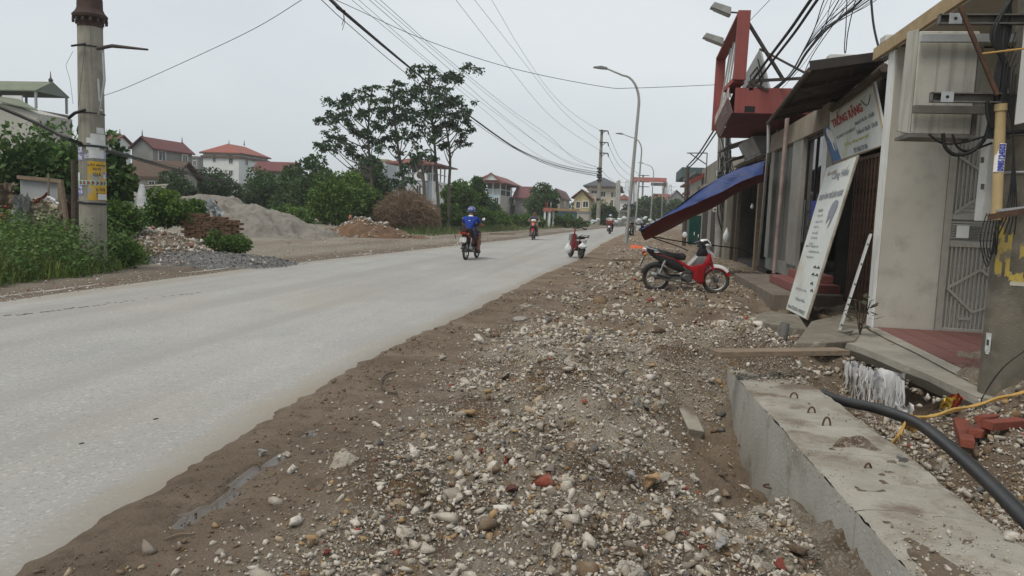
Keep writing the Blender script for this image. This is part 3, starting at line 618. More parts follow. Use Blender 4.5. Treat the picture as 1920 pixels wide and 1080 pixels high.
abt('ĐÀO TẠO HỌC VIÊN', .2, .86, .68, .84, ink_grey); abt('Cưng Hiếu', .3, .925, .75, .895, ink_grey); abt('Hotline: 0123.5656.796 - 0974.304.317', .06, .985, .9, .962, ink_dark)
hair = [(.62, .34), (.66, .29), (.76, .265), (.86, .28), (.88, .32), (.84, .37), (.80, .42), (.74, .455), (.76, .40), (.72, .375), (.68, .40), (.64, .42), (.63, .38)]
MB().poly([bp_(u, v, .006) for u, v in hair]).build('portrait_print', ink_grey, ab, smooth=None)
for u, v in ((.70, .70), (.84, .70), (.72, .745), (.87, .745), (.78, .80), (.86, .84)): MB().tube([bp_(u, v, .006), bp_(u+.04, v-.012, .006), bp_(u+.09, v, .006)], .012, 4).build('brow_print', ink_dark, ab)
st = thing('aluminium_profile', 'thin pale aluminium profile leaning against the rendered wall', 'metal strip', PX(1570, 627, y=11.2))
p0, p1 = PX(1571, 628, y=11.2), PX(1632, 440, y=11.72); MB().beam(p0, p1, .075, .03, (1, 0, 0)).build('profile', M('bare aluminium', (.55, .55, .54), (.46, .46, .45), 4, .45, metal=.4), st)
hm = MB(); d = p1-p0
for k in range(5): hm.box(p0+d*(.1+.2*k)+V(-.004, -.042, 0), (.018, .006, .03))
hm.build('screw_hole', dark_steel, st)
# glass-fronted shop under the red canopy
gs = thing('shop_house', 'glass-fronted shop with grey panels and red steps, under the red canopy', 'shop', (4.3, 20, .3))
Y_ = lambda u: PX(u, 400, x=4.0).y
panel = M('grey green shutter panel', (.16, .168, .148), (.12, .125, .113), 2, .6, streak=(.2, .2, .18))
pillar = M('pale pillar', (.36, .35, .31), (.29, .28, .25), 2, .85, .2, 80)
MB().b2((4.0, 17.32, .1), (7, 23.6, .42)).build('floor', concrete, gs)
MB().b2((6.8, 17.32, .42), (7, 23.6, 4.2)).b2((4.05, 23.45, .42), (6.8, 23.6, 4.2)).build('wall', M('shop inner wall', (.16, .15, .14), None), gs)
MB().b2((3.95, Y_(1500)+.0, .42), (4.2, Y_(1482), 3.6)).build('pillar', pillar, gs); MB().b2((3.97, Y_(1447), .42), (4.2, Y_(1440), 3.6)).build('pillar', pillar, gs)
for a, b in ((1480, 1466), (1465, 1456), (1455, 1448)): MB().b2((4.06, Y_(a), .42), (4.1, Y_(b), 3.45)).build('shutter_panel', panel, gs)
MB().b2((3.96, 17.0, .3), (4.08, 17.38, 3.5)).build('white_frame', M('white door frame', (.70, .70, .68), (.6, .6, .58), 3, .5), gs)
MB().b2((3.92, 16.9, 3.46), (4.15, 23.6, 3.95)).build('lintel', M('beige lintel', (.36, .31, .24), (.28, .24, .19), 2, .85), gs)
dg = MB().b2((4.08, 17.38, .45), (4.09, Y_(1501), 3.45)).build('door_glass', glass, gs)
dfm = MB()
for yy in (17.4, (17.38+Y_(1501))/2, Y_(1501)-.04): dfm.b2((4.05, yy, .42), (4.075, yy+.05, 3.45))
for zz in (.42, 1.35, 1.7, 3.38): dfm.b2((4.052, 17.4, zz), (4.073, Y_(1501), zz+.05))
dfm.build('door_frame', dark_steel, gs)
MB().b2((4.03, Y_(1505), 1.0), (4.045, Y_(1505)+.05, 2.0)).build('door_handle', chrome, gs)
MB().tube([(3.55, 19.6, 0.2), (3.6, 19.6, 3.95)], .05, 8).build('drain_pipe', M('pinkish painted pipe', (.34, .26, .235), (.22, .16, .14), 4, .7), gs)
step_red = M('red tiled step', (.22, .075, .065), (.17, .06, .05), 3, .7, c3=(.26, .22, .19), sc3=3, lo3=.55, hi3=.7)
MB().b2((3.15, 15.3, .12), (4.0, 17.9, .29)).b2((3.5, 15.8, .29), (3.995, 17.7, .44)).build('step', step_red, gs, bevel=.01)
rough_edges(MB().b2((2.72, 15.0, -.2), (4.0, 20.4, .12)), .02).build('step_block', M('step block', (.19, .16, .13), (.13, .108, .085), 2, .9, .4, 50), gs, bevel=.02)
MB().b2((3.95, Y_(1536), 1.55), (3.97, Y_(1524), 1.95)).build('sticker', M('blue sticker', (.05, .06, .3), None), gs)
# red canopy with the big empty sign frame
rs = thing('shop_canopy', 'faded red box canopy with a tall empty red sign frame and lettered front', 'canopy', (3.2, 22, 4.3))
nx0, ny, fx0, fy = 2.42, 20.2, 2.60, 26.2; zb, zt = 4.13, 4.75
tip = PX(1341, 243, y=fy); bt = PX(1349, 259, y=fy)
MB().b2((nx0, ny, zb), (5.4, ny+.03, zt)).build('near_panel', sign_red, rs)
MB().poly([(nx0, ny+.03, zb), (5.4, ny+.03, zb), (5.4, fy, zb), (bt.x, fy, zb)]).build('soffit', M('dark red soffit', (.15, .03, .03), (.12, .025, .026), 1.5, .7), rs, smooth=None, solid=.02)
MB().poly([(nx0, ny+.03, zt), (5.4, ny+.03, zt), (5.4, fy, zt-.1), (bt.x, fy, zt-.1)]).build('top_sheet', roof_maroon, rs, smooth=None)
MB().prism([(nx0-.02, ny, zb), (bt.x-.02, fy, zb), (bt.x-.16, fy, zb+.35), (nx0-.14, ny, zb+.35)], (-.03, 0, 0)).build('lower_fascia', M('grimy fascia', (.16, .10, .085), (.22, .13, .11), 2, .8), rs)
MB().prism([(nx0-.15, ny, zb+.36), (bt.x-.17, fy, zb+.36), (bt.x-.17, fy, zb+.62), (nx0-.15, ny, zb+.62)], (-.03, 0, 0)).build('letter_strip', M('pale strip', (.48, .42, .38), (.36, .25, .22), 1.5, .7), rs)
txt('NỘI THẤT', V(bt.x-.205, fy-.4, zb+.38), V((nx0-bt.x)*.9, -(fy-ny)*.88, 0), V(0, 0, .22), white_ink, rs)
txt('ĐC: 37B - 39A/ĐT', V(bt.x-.06, fy-.8, zb+.02)+V(-.04, 0, .06), V((nx0-bt.x)*.8, -(fy-ny)*.75, 0), V(-.09, 0, .2), M('pale faded ink', (.4, .35, .33), None), rs)
def bx(p, q, w, d, nm, mat=sign_red, par=rs): return MB().beam(p, q, d, w, (1, 0, 0)).build(nm, mat, par, bevel=.004)
ft, fb_ = PX(1352, 107, y=26), PX(1343, 245, y=26); ntp, nbt = PX(1396, 20, y=20.2), PX(1386, 150, y=20.2); mid = PX(1375, 190, y=20.8)
bx(nbt, ntp, .3, .12, 'near_post'); bx(fb_, ft, .3, .1, 'far_post'); bx(ft+V(0, 0, -.05), ntp+V(0, 0, -.05), .3, .07, 'top_rail', sign_red); bx(nbt+V(0, .06, 0), V(nx0-.1, ny+.55, zb+.62), .3, .12, 'bent_post')
bb = MB()
for k in range(5):
    w = .12+k*.13; a = ntp.lerp(ft, w); b = V(nx0-.05, ny+(fy-ny)*w, zb+.6)
    bb.beam(b+V(.1, 0, 0), a*.93+b*.07+V(.1, 0, 0), .05, .05)
bb.beam(V(nx0+.05, ny+.5, 5.2), V(bt.x+.05, fy-.5, 5.0), .04, .04); bb.build('sign_slats', M('bare pale steel', (.45, .45, .43), (.3, .3, .28), 3, .6), rs)
MB().b2((nx0+.05, ny+.06, zb+.1), (nx0+.12, ny+.09, zt-.05)).b2((nx0+.25, ny-.006, zb+.02), (nx0+.5, ny-.003, zb+.17)).build('dark_gap', M('hole dark', (.012, .012, .012), None), rs)
brs = MB().beam(PX(1400, 38, y=20.3), PX(1467, 147, y=20.6), .07, .07).beam(PX(1407, 152, y=20.2), PX(1502, 147, y=20.3), .07, .07).beam(PX(1408, 155, y=20.2), PX(1440, 170, y=20.2), .06, .06).beam(PX(1407, 152, y=20.25), PX(1408, 170, y=20.25), .1, .1).beam(PX(1425, 92, y=22), PX(1510, 137, y=20.5), .05, .05)
brs.build('brace', dark_steel, rs)
for k, (u, v, yy, ux, vx) in enumerate(((1331, 17, 20.6, 1384, 26), (1317, 73, 23.4, 1364, 77))):
    fl = thing('floodlight', ('grey floodlight on a short arm at the top near corner of the red sign frame', 'grey floodlight on a short arm at the middle of the red sign frame, further off')[k], 'floodlight', PX(u, v, y=yy), 'floodlights on the red sign frame')
    a, b = PX(u, v-2, y=yy), PX(u+39, v+6, y=yy); dn = V(0, 0, 1)
    MB().prism([a+V(0, -.08, .0), a+V(.1, -.12, .13), b+V(0, -.12, .1), b+V(0, -.12, -.1), a+V(.1, -.1, -.03)], (0, .24, 0)).build('housing', M('floodlight grey', (.36, .36, .34), (.26, .26, .24), 5, .5), fl, bevel=.015)
    MB().prism([a+V(.08, -.09, -.035), b+V(-.03, -.1, -.1), b+V(-.03, .1, -.1), a+V(.08, .1, -.035)], (0, 0, -.015)).build('lens', M('floodlight lens', (.2, .2, .19), None, rough=.2), fl)
    MB().tube([b, PX(ux, vx-2, y=yy+.1), PX(ux+8, vx+4, y=yy+.2)], .022, 6).build('arm', dark_steel, fl)
# white sign behind the red frame
ws = thing('roof_sign', 'tilted white sign board on the roof behind the red frame', 'sign', PX(1420, 135, y=22.5))
W4 = [PX(1390, 152, y=24), PX(1424, 92, y=22.2), PX(1442, 168, y=22.2), PX(1395, 190, y=24)]
wn_ = (W4[1]-W4[0]).cross(W4[3]-W4[0]).normalized(); wn_ = wn_ if wn_.y < 0 else -wn_
MB().prism(W4, -wn_*.05).build('board', M('grey white board', (.50, .52, .51), (.42, .44, .43), 2, .6), ws)
wp = lambda u, v: W4[0]*(1-u)*(1-v)+W4[1]*u*(1-v)+W4[2]*u*v+W4[3]*(1-u)*v+wn_*.008
MB().tube([wp(.45, .3), wp(.8, .3), wp(.8, .65), wp(.45, .65), wp(.45, .3)], .03, 4).tube([wp(.88, .15), wp(.9, .7), wp(.6, .85)], .03, 4).tube([wp(.1, .5), wp(.3, .7), wp(.4, .95)], .05, 4).tube([wp(.6, .95), wp(.75, .8), wp(.85, .95)], .05, 4).build('drawing_print', ink_dark, ws)
MB().poly([wp(.5, .35), wp(.7, .35), wp(.7, .6), wp(.5, .6)]).build('yellow_print', M('pale yellow print', (.5, .52, .25), None), ws, smooth=None)
# air conditioners on the roof
ac_m = M('air conditioner enamel', (.62, .62, .58), (.54, .54, .5), 3, .5)
def ac(x0, x1, y0, z0, z1, label, brand):
    a = thing('air_conditioner', label, 'air conditioner', ((x0+x1)/2, y0, z0), 'outdoor air conditioner units on the roofs')
    MB().b2((x0, y0, z0), (x1, y0+.32, z1)).build('casing', ac_m, a, bevel=.012)
    cx, cz, R = x0+(x1-x0)*.42, (z0+z1)/2, (z1-z0)*.43
    MB().lathe((cx, y0-.003, cz), (0, -1, 0), [(0, 0), (R, 0)], 28).build('fan_opening', M('fan dark', (.05, .05, .05), None), a, smooth=None)
    gr = MB()
    for k in range(6): gr.torus((cx, y0-.012, cz), (0, 1, 0), R*(.2+.16*k), .006, 28, 4)
    for k in range(12): an = k*math.pi/6; gr.cyl((cx, y0-.012, cz), (cx+R*math.cos(an), y0-.012, cz+R*math.sin(an)), .005, n=4)
    gr.build('fan_grille', M('fan grille grey', (.3, .3, .29), None), a)
    for k in range(7):
        zz = z0+(z1-z0)*(.12+.11*k); MB().b2((x0-.006, y0+.03, zz), (x0+.001, y0+.29, zz+.03)).build('side_vent', dark_steel, a)
    MB().b2((x0+.1, y0+.02, z0-.12), (x0+.16, y0+.3, z0)).b2((x1-.16, y0+.02, z0-.12), (x1-.1, y0+.3, z0)).build('foot', grey_metal, a)
    if brand: txt(brand, V(x0+(x1-x0)*.70, y0-.004, z1-.10), V((x1-x0)*.26, 0, 0), V(0, 0, .06), ink_dark, a)
    return a
a0, a1 = PX(1556, 101, y=17.5), PX(1637, 101, y=17.5); ac(a0.x, a1.x, 17.5, a0.z-.56, a0.z, 'white outdoor air conditioner with dark lettering above the corrugated awning', 'Panasonic')
a0, a1 = PX(1661, 64, y=14.4), PX(1750, 64, y=14.4); ac(a0.x, a1.x, 14.4, a0.z-.6, a0.z, 'white outdoor air conditioner with a louvred side, beside the rendered house roof', None)
# roofs of these shops, so that the place is closed from above
MB().b2((4.36, 12.42, 4.12), (7.3, 17.2, 4.22)).build('roof', roof_grey, s7)
MB().b2((4.2, 17.25, 4.22), (7.3, 23.6, 4.3)).build('roof', roof_grey, gs)
# dark open shop, inner walls and floor coloured near black
ds = thing('shop_house', 'dark open shop with timber posts, behind the blue tarpaulin', 'shop', (4.5, 27, 0))
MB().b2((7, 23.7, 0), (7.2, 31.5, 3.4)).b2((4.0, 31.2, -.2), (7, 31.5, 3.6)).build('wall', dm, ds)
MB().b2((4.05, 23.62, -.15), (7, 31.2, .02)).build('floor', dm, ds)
MB().b2((3.95, 23.62, 3.15), (7.2, 31.5, 3.45)).build('roof_beam', wood_dark, ds)
for u, nm in ((1422, wood_old), (1384, wood_dark), (1376, wood_dark)):
    yy = PX(u, 400, x=4.0).y; MB().b2((3.94, yy-.14, -.1), (4.06, yy+.14, 3.3)).build('post', nm, ds)
MB().b2((3.75, 24.2, 3.45), (4.9, 30.5, 3.5)).prism([(3.75, 24.3, 3.52), (3.75, 27.5, 3.52), (3.5, 27.5, 4.0), (3.5, 24.3, 4.0)], (1.8, 0, .1)).build('concrete_cantilever', M('grey cantilever', (.30, .30, .29), (.22, .22, .21), 2, .85), ds)
MB().prism([(3.2, 28, 4.0), (3.2, 31, 4.0), (4.2, 31, 4.35), (4.2, 28, 4.35)], (0, 0, .05)).prism([(3.3, 27.2, 3.5), (3.3, 29, 3.5), (4.1, 29, 3.75), (4.1, 27.2, 3.75)], (0, 0, .05)).build('small_awning', dark_steel, ds)
lb = PX(1410, 388, x=3.7); bt_ = thing('light_bulb', 'unlit white light bulb hanging on a cord before the dark shop', 'light bulb', lb)
MB().sph(lb, (.05, .05, .06), 12, 8).build('bulb', M('bulb glass', (.75, .75, .73), None, rough=.2), bt_); MB().cyl(lb+V(0, 0, .05), lb+V(0, 0, .1), .025).build('socket', white_ink, bt_)
MB().tube([lb+V(0, 0, .1), PX(1415, 330, x=3.7), PX(1417, 290, x=3.7)], .008, 5).build('cord', cable_black, bt_)
# blue tarpaulin
tp = thing('tarpaulin', 'blue tarpaulin with a dark red underside, slung from the shops down toward the road', 'tarpaulin', (2, 21.5, 2))
blue_t = M('blue tarpaulin', (.014, .046, .19), (.009, .03, .13), 2.5, .5, .8, 7, stretch=(1, 1, 3)); red_t = M('dark red tarpaulin', (.20, .032, .034), (.15, .026, .028), 2, .6, .6, 6)
top = [(1434, 300), (1395, 313), (1355, 330), (1315, 356), (1270, 389), (1235, 412), (1199, 431)]
low = [(1430, 326), (1395, 338), (1360, 355), (1327, 372), (1293, 387), (1250, 404), (1203, 432)]
fr = [(1440, 334), (1405, 352), (1372, 366), (1330, 392), (1295, 411), (1258, 427), (1217, 445)]
T3 = [PX(u, v, y=20.6) for u, v in top]; L3 = [PX(u, v, y=20.42) for u, v in low]; F3 = [PX(u, v, y=23.2-.25*k) for k, (u, v) in enumerate(fr)]
def lerp(P_, t): t = t*(len(P_)-1); i = min(int(t), len(P_)-2); return P_[i].lerp(P_[i+1], t-i)
MB().grid(lambda u, v: lerp(T3, u).lerp(lerp(L3, u), v)+V(.0, .045*math.sin(u*19+v*3)*v+.1*float(fbm(u*9, v*3, 3, 5)), .02*math.sin(u*15)*v+.06*float(fbm(u*7, v*2, 3, 8))), 40, 4).build('blue_flap', blue_t, tp, smooth=80)
MB().grid(lambda u, v: lerp(T3, u).lerp(lerp(F3, u), v)+V(0, 0, .01-.12*math.sin(math.pi*v)+.03*math.sin(u*14+v*5)), 40, 8).build('blue_top', blue_t, tp, smooth=80)
MB().grid(lambda u, v: lerp(T3, u).lerp(lerp(F3, u), v)+V(0, 0, -.012-.12*math.sin(math.pi*v)+.03*math.sin(u*14+v*5)), 40, 8).build('red_underside', red_t, tp, smooth=80)
MB().tube([T3[-1], L3[-1], F3[-1]], .035, 6).build('hem', cable_black, tp)
for p in ([PX(1217, 443, y=21.7), PX(1290, 455, y=21.5), PX(1390, 466, y=21.4), PX(1412, 478, y=22)], [PX(1217, 443, y=21.7), PX(1275, 463, y=20), PX(1290, 470, y=19)]): MB().tube(p, .016, 5).build('rope', cable_black, tp)
# ---------------------------------------------------------------- concrete culvert in the trench
cv = thing('concrete_culvert', 'line of pale precast concrete culvert blocks with rusty lifting loops, sunk in the rubble', 'culvert', (1.36, 5, -.75))
culv_m = M('cast concrete', (.42, .405, .36), (.34, .325, .285), 2.0, .9, .35, 40, c3=(.22, .185, .14), sc3=2.4, lo3=.56, hi3=.72)
culv_top = M('dusty cast concrete top', (.36, .335, .285), (.25, .225, .18), 2.2, .9, .8, 45, c3=(.16, .125, .09), sc3=2.6, lo3=.5, hi3=.64)
cuts = [1.4, 2.62, 3.68, 4.62, 5.55, 6.55, 7.85]
cx = lambda y: np.interp(y, [1.4, 3, 5, 7.9], [1.16, 1.135, 1.055, .985]); cr_ = lambda y: np.interp(y, [1.4, 3.4, 5, 6.4, 7.9], [1.72, 1.70, 1.68, 1.64, 1.60])
cz = lambda y: np.interp(y, [1.4, 3, 5, 7, 7.9], [.15, .14, .115, .07, .02])
for k, (a, b) in enumerate(zip(cuts[:-1], cuts[1:])):
    m = MB(); ny_, nx_ = 26, 14; off = random.uniform(-.006, .006)
    def tp_(u, v):
        y = a+.0015+(b-a-.003)*v; x = cx(y)+(cr_(y)-cx(y))*u; e = .035*fbm(x*4, y*4, 3, 3)+.018*fbm(x*14, y*14, 2, 8)
        ed = .04*max(0, .6-min(u, 1-u)*8)*(.2+4*max(0, float(fbm(y*9+u*9, u*3.+1, 3, 14))))
        return (x+off, y, cz(y)+float(e)-ed)
    m.grid(tp_, nx_, ny_); m.build('block_top', culv_top, cv, smooth=60)
    y0, y1 = a+.006, b-.006
    pts = [(cx(y0)+off, y0), (cr_(y0)+off, y0), (cr_(y1)+off, y1), (cx(y1)+off, y1)]
    s_ = MB(); N_ = 10
    for (p, q) in ((pts[3], pts[0]), (pts[1], pts[2]), (pts[0], pts[1]), (pts[2], pts[3])):
        s_.grid(lambda u, v: (p[0]+(q[0]-p[0])*u, p[1]+(q[1]-p[1])*u, (-.78)*(1-v)+(cz(p[1]+(q[1]-p[1])*u)-.006-.04*max(0, float(fbm(u*9+k*3.1, 2.2, 3, 5))))*v), N_, 4)
    s_.build('culvert_block', culv_m, cv, smooth=30)
def loop(px, py, h=.07, ang=0., par=cv, side=False):
    c = PX(px, py, z=.12) if not side else PX(px, py, x=1.05)
    if side: pts = [c+V(0, .035*math.cos(t), 0)+V(-h*math.sin(t)*.8, 0, 0) for t in np.linspace(0, math.pi, 9)]
    else: pts = [c+V(.027*math.cos(t)*math.cos(ang), .027*math.cos(t)*math.sin(ang), h*.8*math.sin(t)-.025) for t in np.linspace(0, math.pi, 9)]
    MB().tube(pts, .0065, 6).build('lifting_loop', rust, par)
for px, py, h, a in ((1489, 740, .05, 0), (1522, 768, .055, .3), (1550, 794, .085, .2), (1611, 831, .085, .9), (1627, 879, .07, .5)): loop(px, py, h, a)
for px, py in ((1396, 836), (1445, 912)): loop(px, py, .06, 0, cv, True)
# soil smeared over the culvert tops
m_ = MB(); m_.grid(lambda u, v: (1.145+.52*u, 1.5+5.4*v, float(np.interp(1.5+5.4*v, [1.4, 3, 5, 7, 7.9], [.15, .14, .115, .07, .02]))+.05*float(fbm(u*2.3+3, v*9, 4, 23))+.045*max(0, 1-v*2.6)*min(1, 8*min(u+.03, 1.03-u))-.010-.03*max(0, .08-min(u, 1-u))*10), 46, 220)
m_.build('smeared_soil', soil_m, cv, smooth=80)['kind'] = 'stuff'
# rubble on the near end of the culvert and by its far end
n = 5200; x = RNG.uniform(1.14, 1.68, n); y = 1.9+1.7*RNG.random(n)**1.4; k = RNG.random(n) < np.clip(1.35-(y-1.9)*.85, .05, 1); x, y = x[k], y[k]
r = .008*np.exp(RNG.normal(0, .55, len(x))); scatter('culvert_gravel', np.stack([x, y, .135+r*.4+.03*np.exp(-((y-2.2)/.5)**2)], -1), r, stone_m, ROCKS, cv)
n = 900; x = RNG.uniform(1.0, 1.66, n); y = RNG.uniform(6.8, 8.2, n); r = .012*np.exp(RNG.normal(0, .5, n)); scatter('spoil_gravel', np.stack([x, y, np.maximum(vz(x, y), np.interp(y, [1, 7, 7.9], [.1, .07, .02]))+r*.4], -1), r, stone_m, ROCKS, cv)
n = 2600; x = RNG.uniform(1.0, 1.68, n); y = RNG.uniform(2.6, 7, n); k = RNG.random(n) < np.clip(fbm(x*3, y*2, 3, 19)*4+.4, .02, 1); x, y = x[k], y[k]; n = len(x); r = .004*np.exp(RNG.normal(0, .4, n)); scatter('culvert_grit', np.stack([x, y, np.interp(y, [1.4, 3, 5, 7, 7.9], [.15, .14, .115, .07, .02])+r*.5], -1), r, stone_m, PEB, cv)
def single(name, me, loc, sc, rot, label, cat, group=None):
    o = bpy.data.objects.new(name, me); COL.objects.link(o); o.location = loc; o.scale = sc if isinstance(sc, (tuple, list)) else (sc,)*3; o.rotation_euler = rot; return tag(o, label, cat, group)
def rockcopy(k, mat): me = rock_me[k].copy(); me.materials.clear(); me.materials.append(mat); return me
pale_rock = M('pale rock', (.42, .38, .32), (.32, .28, .22), 3, .95, .6, 9, c3=(.2, .16, .12), sc3=5); grey_rock = M('grey rock', (.33, .32, .30), (.25, .245, .23), 3, .95, .6, 8); ochre_rock = M('ochre rock', (.40, .27, .15), (.32, .2, .1), 3, .95, .6, 8)
brick_rock = M('broken brick', (.23, .05, .032), (.17, .042, .03), 3, .95, .6, 9); brown_rock = M('brown brick lump', (.12, .05, .038), (.085, .04, .03), 3, .9, .5, 9)
def on(px, py, z0=0.):
    p = PX(px, py, z=z0)
    for _ in range(6): p = PX(px, py, z=float(vz(p.x, p.y)))
    return p
p = on(658, 900); single('boulder', rockcopy(3, pale_rock), p+V(0, 0, .075), (.125, .1, .13), (.2, .1, .5), 'pale jagged lump of rock at the left rim of the rubble, largest there', 'boulder')
p = PX(1691, 868, z=.14); single('boulder', rockcopy(5, grey_rock), p+V(0, 0, .03), (.05, .05, .05), (0, .3, 1), 'round grey lump of concrete lying on top of the culvert', 'boulder')
for px, py, s, k, m, lab in ((1226, 915, .085, 2, ochre_rock, 'ochre boulder in the rubble near the culvert'), (1181, 897, .07, 7, grey_rock, 'rounded grey stone beside the ochre boulder'), (1056, 920, .07, 9, ochre_rock, 'yellowish stone in the middle of the rubble'), (1041, 1044, .07, 4, pale_rock, 'pale angular stone at the bottom of the picture'), (759, 1010, .06, 6, pale_rock, 'pale block of stone left of the middle at the bottom'), (767, 930, .075, 1, brown_rock, 'reddish brown lump right of the big pale rock'), (540, 857, .04, 8, pale_rock, 'pale square stone lying on the mud strip'), (494, 856, .05, 10, grey_rock, 'flat muddy stone beside the road puddle'), (1352, 1030, .085, 12, grey_rock, 'grey stone in the rubble left of the culvert foot')):
    p = on(px, py); single('loose_stone', rockcopy(k, m), p+V(0, 0, s*.35), (s, s*.9, s*.85), (.2, .2, random.uniform(0, 6)), lab, 'stone')
for k, (px, py, s, lab) in enumerate(((945, 869, .05, 'broken red brick beside the dark lump in the rubble'), (1138, 905, .045, 'red brick fragment beside the rounded grey stone'), (956, 764, .045, 'red brick piece higher up in the grey gravel'), (1311, 1035, .04, 'red brick fragment low in the rubble by the culvert'), (960, 925, .055, 'dark brown brick lump in the middle of the rubble'), (1463, 1066, .045, 'red brick fragment at the foot of the culvert'), (1154, 852, .03, 'small red brick chip right of the rubble middle'), (903, 848, .028, 'small red brick chip left of the broken red brick'), (612, 1040, .03, 'small red brick chip at the lower left of the rubble'))):
    p = on(px, py); single('brick_fragment', rockcopy((k*3+1) % 16, brown_rock if 'brown' in lab else brick_rock), p+V(0, 0, s*.4), (s, s*.8, s*.8), (.3*k, .2, k), lab, 'brick', 'brick fragments in the rubble')
bk = MB().b2((-.105, -.05, -.03), (.105, .05, .03)).mesh('brick'); bk.materials.append(brick_red)
p = on(1374, 826); single('brick', rockcopy(11, brown_rock), p+V(-.03, 0, .08), (.09, .06, .13), (.1, .2, .4), 'dark red brick standing against the culvert side', 'brick', 'whole bricks near the culvert')
p0, p1 = on(1302, 822), on(1270, 752)
ps = thing('concrete_post', 'short broken grey concrete post lying aslant in the rubble', 'concrete post', p0); rough_edges(MB().beam(p0+V(0, 0, .03), p1+V(0, 0, .07), .13, .13), .022).build('post', culv_top, ps, bevel=.012)
for k, (a, b, lab) in enumerate((((1813, 842), (1800, 798), 'orange brick lying end-on among the broken concrete by the pole'), ((1826, 822), (1848, 808), 'short half brick beside the end-on orange brick'), ((1850, 806), (1915, 800), 'long orange brick at the foot of the concrete pole'), ((1783, 786), (1815, 792), 'muddy brick just under the terrace edge'), ((1838, 797), (1865, 792), 'brick half hidden behind the short half brick'))):
    q0, q1 = on(*a)+V(0, 0, .035), on(*b)+V(0, 0, .035); o = thing('brick', lab, 'brick', q0, 'bricks dumped beside the concrete pole'); rough_edges(MB().beam(q0, q1, .1, .065), .006).build('brick_body', brick_red if k != 3 else ochre_rock, o, bevel=.006)
p0, p1 = PX(1340, 662, z=.0), PX(1582, 659, z=.0); zmx = max(float(vz(p0.x+(p1.x-p0.x)*k/20, p0.y+(p1.y-p0.y)*k/20)) for k in range(17))+.035; p0, p1 = PX(1340, 662, z=zmx), PX(1582, 659, z=max(zmx-.02, .05))
pk = thing('wooden_plank', 'long worn wooden plank laid from the rubble to the terrace corner', 'plank', p0); MB().beam(p0, p1, .16, .05).build('plank', wood_old, pk, bevel=.006)
p0, p1 = on(1130, 490)+V(0, 0, .05), on(1196, 493)+V(0, 0, .05)
pk = thing('wooden_plank', 'short plank lying on the dirt behind the red motorbike', 'plank', p0); MB().beam(p0, p1, .14, .04).build('plank', wood_old, pk); MB().beam(p0+V(.3, -.2, .03), p1+V(.2, .1, .05), .05, .05).build('batten', wood_old, pk)
p0 = on(1467, 640); sp_ = thing('pipe_stub', 'grey pipe stub sticking up from the dirt near the plank', 'pipe', p0); MB().lathe(p0+V(0, 0, -.05), (.05, 0, 1), [(.06, 0), (.062, .3), (.05, .3), (.048, .1)], 16).build('stub', M('dirty grey pipe', (.17, .165, .15), (.11, .10, .09), 6, .7), sp_)
# black pipe with yellow rope
pp = thing('black_pipe', 'thick black plastic conduit curving out of the trench beside the culvert', 'pipe', (2, 5, 0))
pts = [PX(1540, 738, y=6.9), PX(1580, 752, y=6.5), PX(1640, 765, y=6.2), PX(1700, 785, y=5.8), PX(1740, 806, y=5.4), PX(1800, 855, y=4.75), PX(1860, 910, y=4.2), PX(1935, 985, y=3.65), PX(2080, 1130, y=3.0)]
def smooth_path(P_, n=40):
    out = []
    for i in range(n+1):
        t = i/n*(len(P_)-1); k = min(int(t), len(P_)-2); f = t-k; a, b, c, d = P_[max(k-1, 0)], P_[k], P_[k+1], P_[min(k+2, len(P_)-1)]
        out.append(b*1+(c-a)*.5*f+(a*2-b*5+c*4-d)*.5*f*f+(b*3-a-c*3+d)*.5*f**3)
    return out
MB().tube(smooth_path(pts, 48), .041, 16).build('conduit', M('black conduit', (.02, .021, .023), (.035, .034, .033), 5, .38), pp)
rope_y = M('yellow rope', (.52, .32, .09), (.42, .25, .07), 60, .8)
ry = thing('yellow_rope', 'yellow rope tied round the black conduit and stretched to the right', 'rope', PX(1705, 790, y=5.75))
rp = smooth_path([PX(1703, 789, y=5.72), PX(1760, 777, y=5.9), PX(1840, 757, y=6.2), PX(1925, 733, y=6.4), PX(2050, 690, y=6.6)], 24)
MB().tube(rp, .011, 6).tube([v+V(.01, -.01, .012+.01*math.sin(i)) for i, v in enumerate(rp)], .009, 6).build('rope_line', rope_y, ry)
kn = MB(); c = PX(1703, 790, y=5.8)
for k in range(3): kn.torus(c+V(.02*k, -.02*k, -.006*k), (.75, -.6, -.25), .052, .011, 18, 6)
for q in (V(-.1, -.05, -.16), V(-.13, -.03, -.2), V(-.06, -.06, -.12)): kn.tube([c+V(-.03, -.06, .03), c+V(-.05, -.07, -.03)+q*.4, c+q], .008, 5)
kn.build('knot', rope_y, ry)
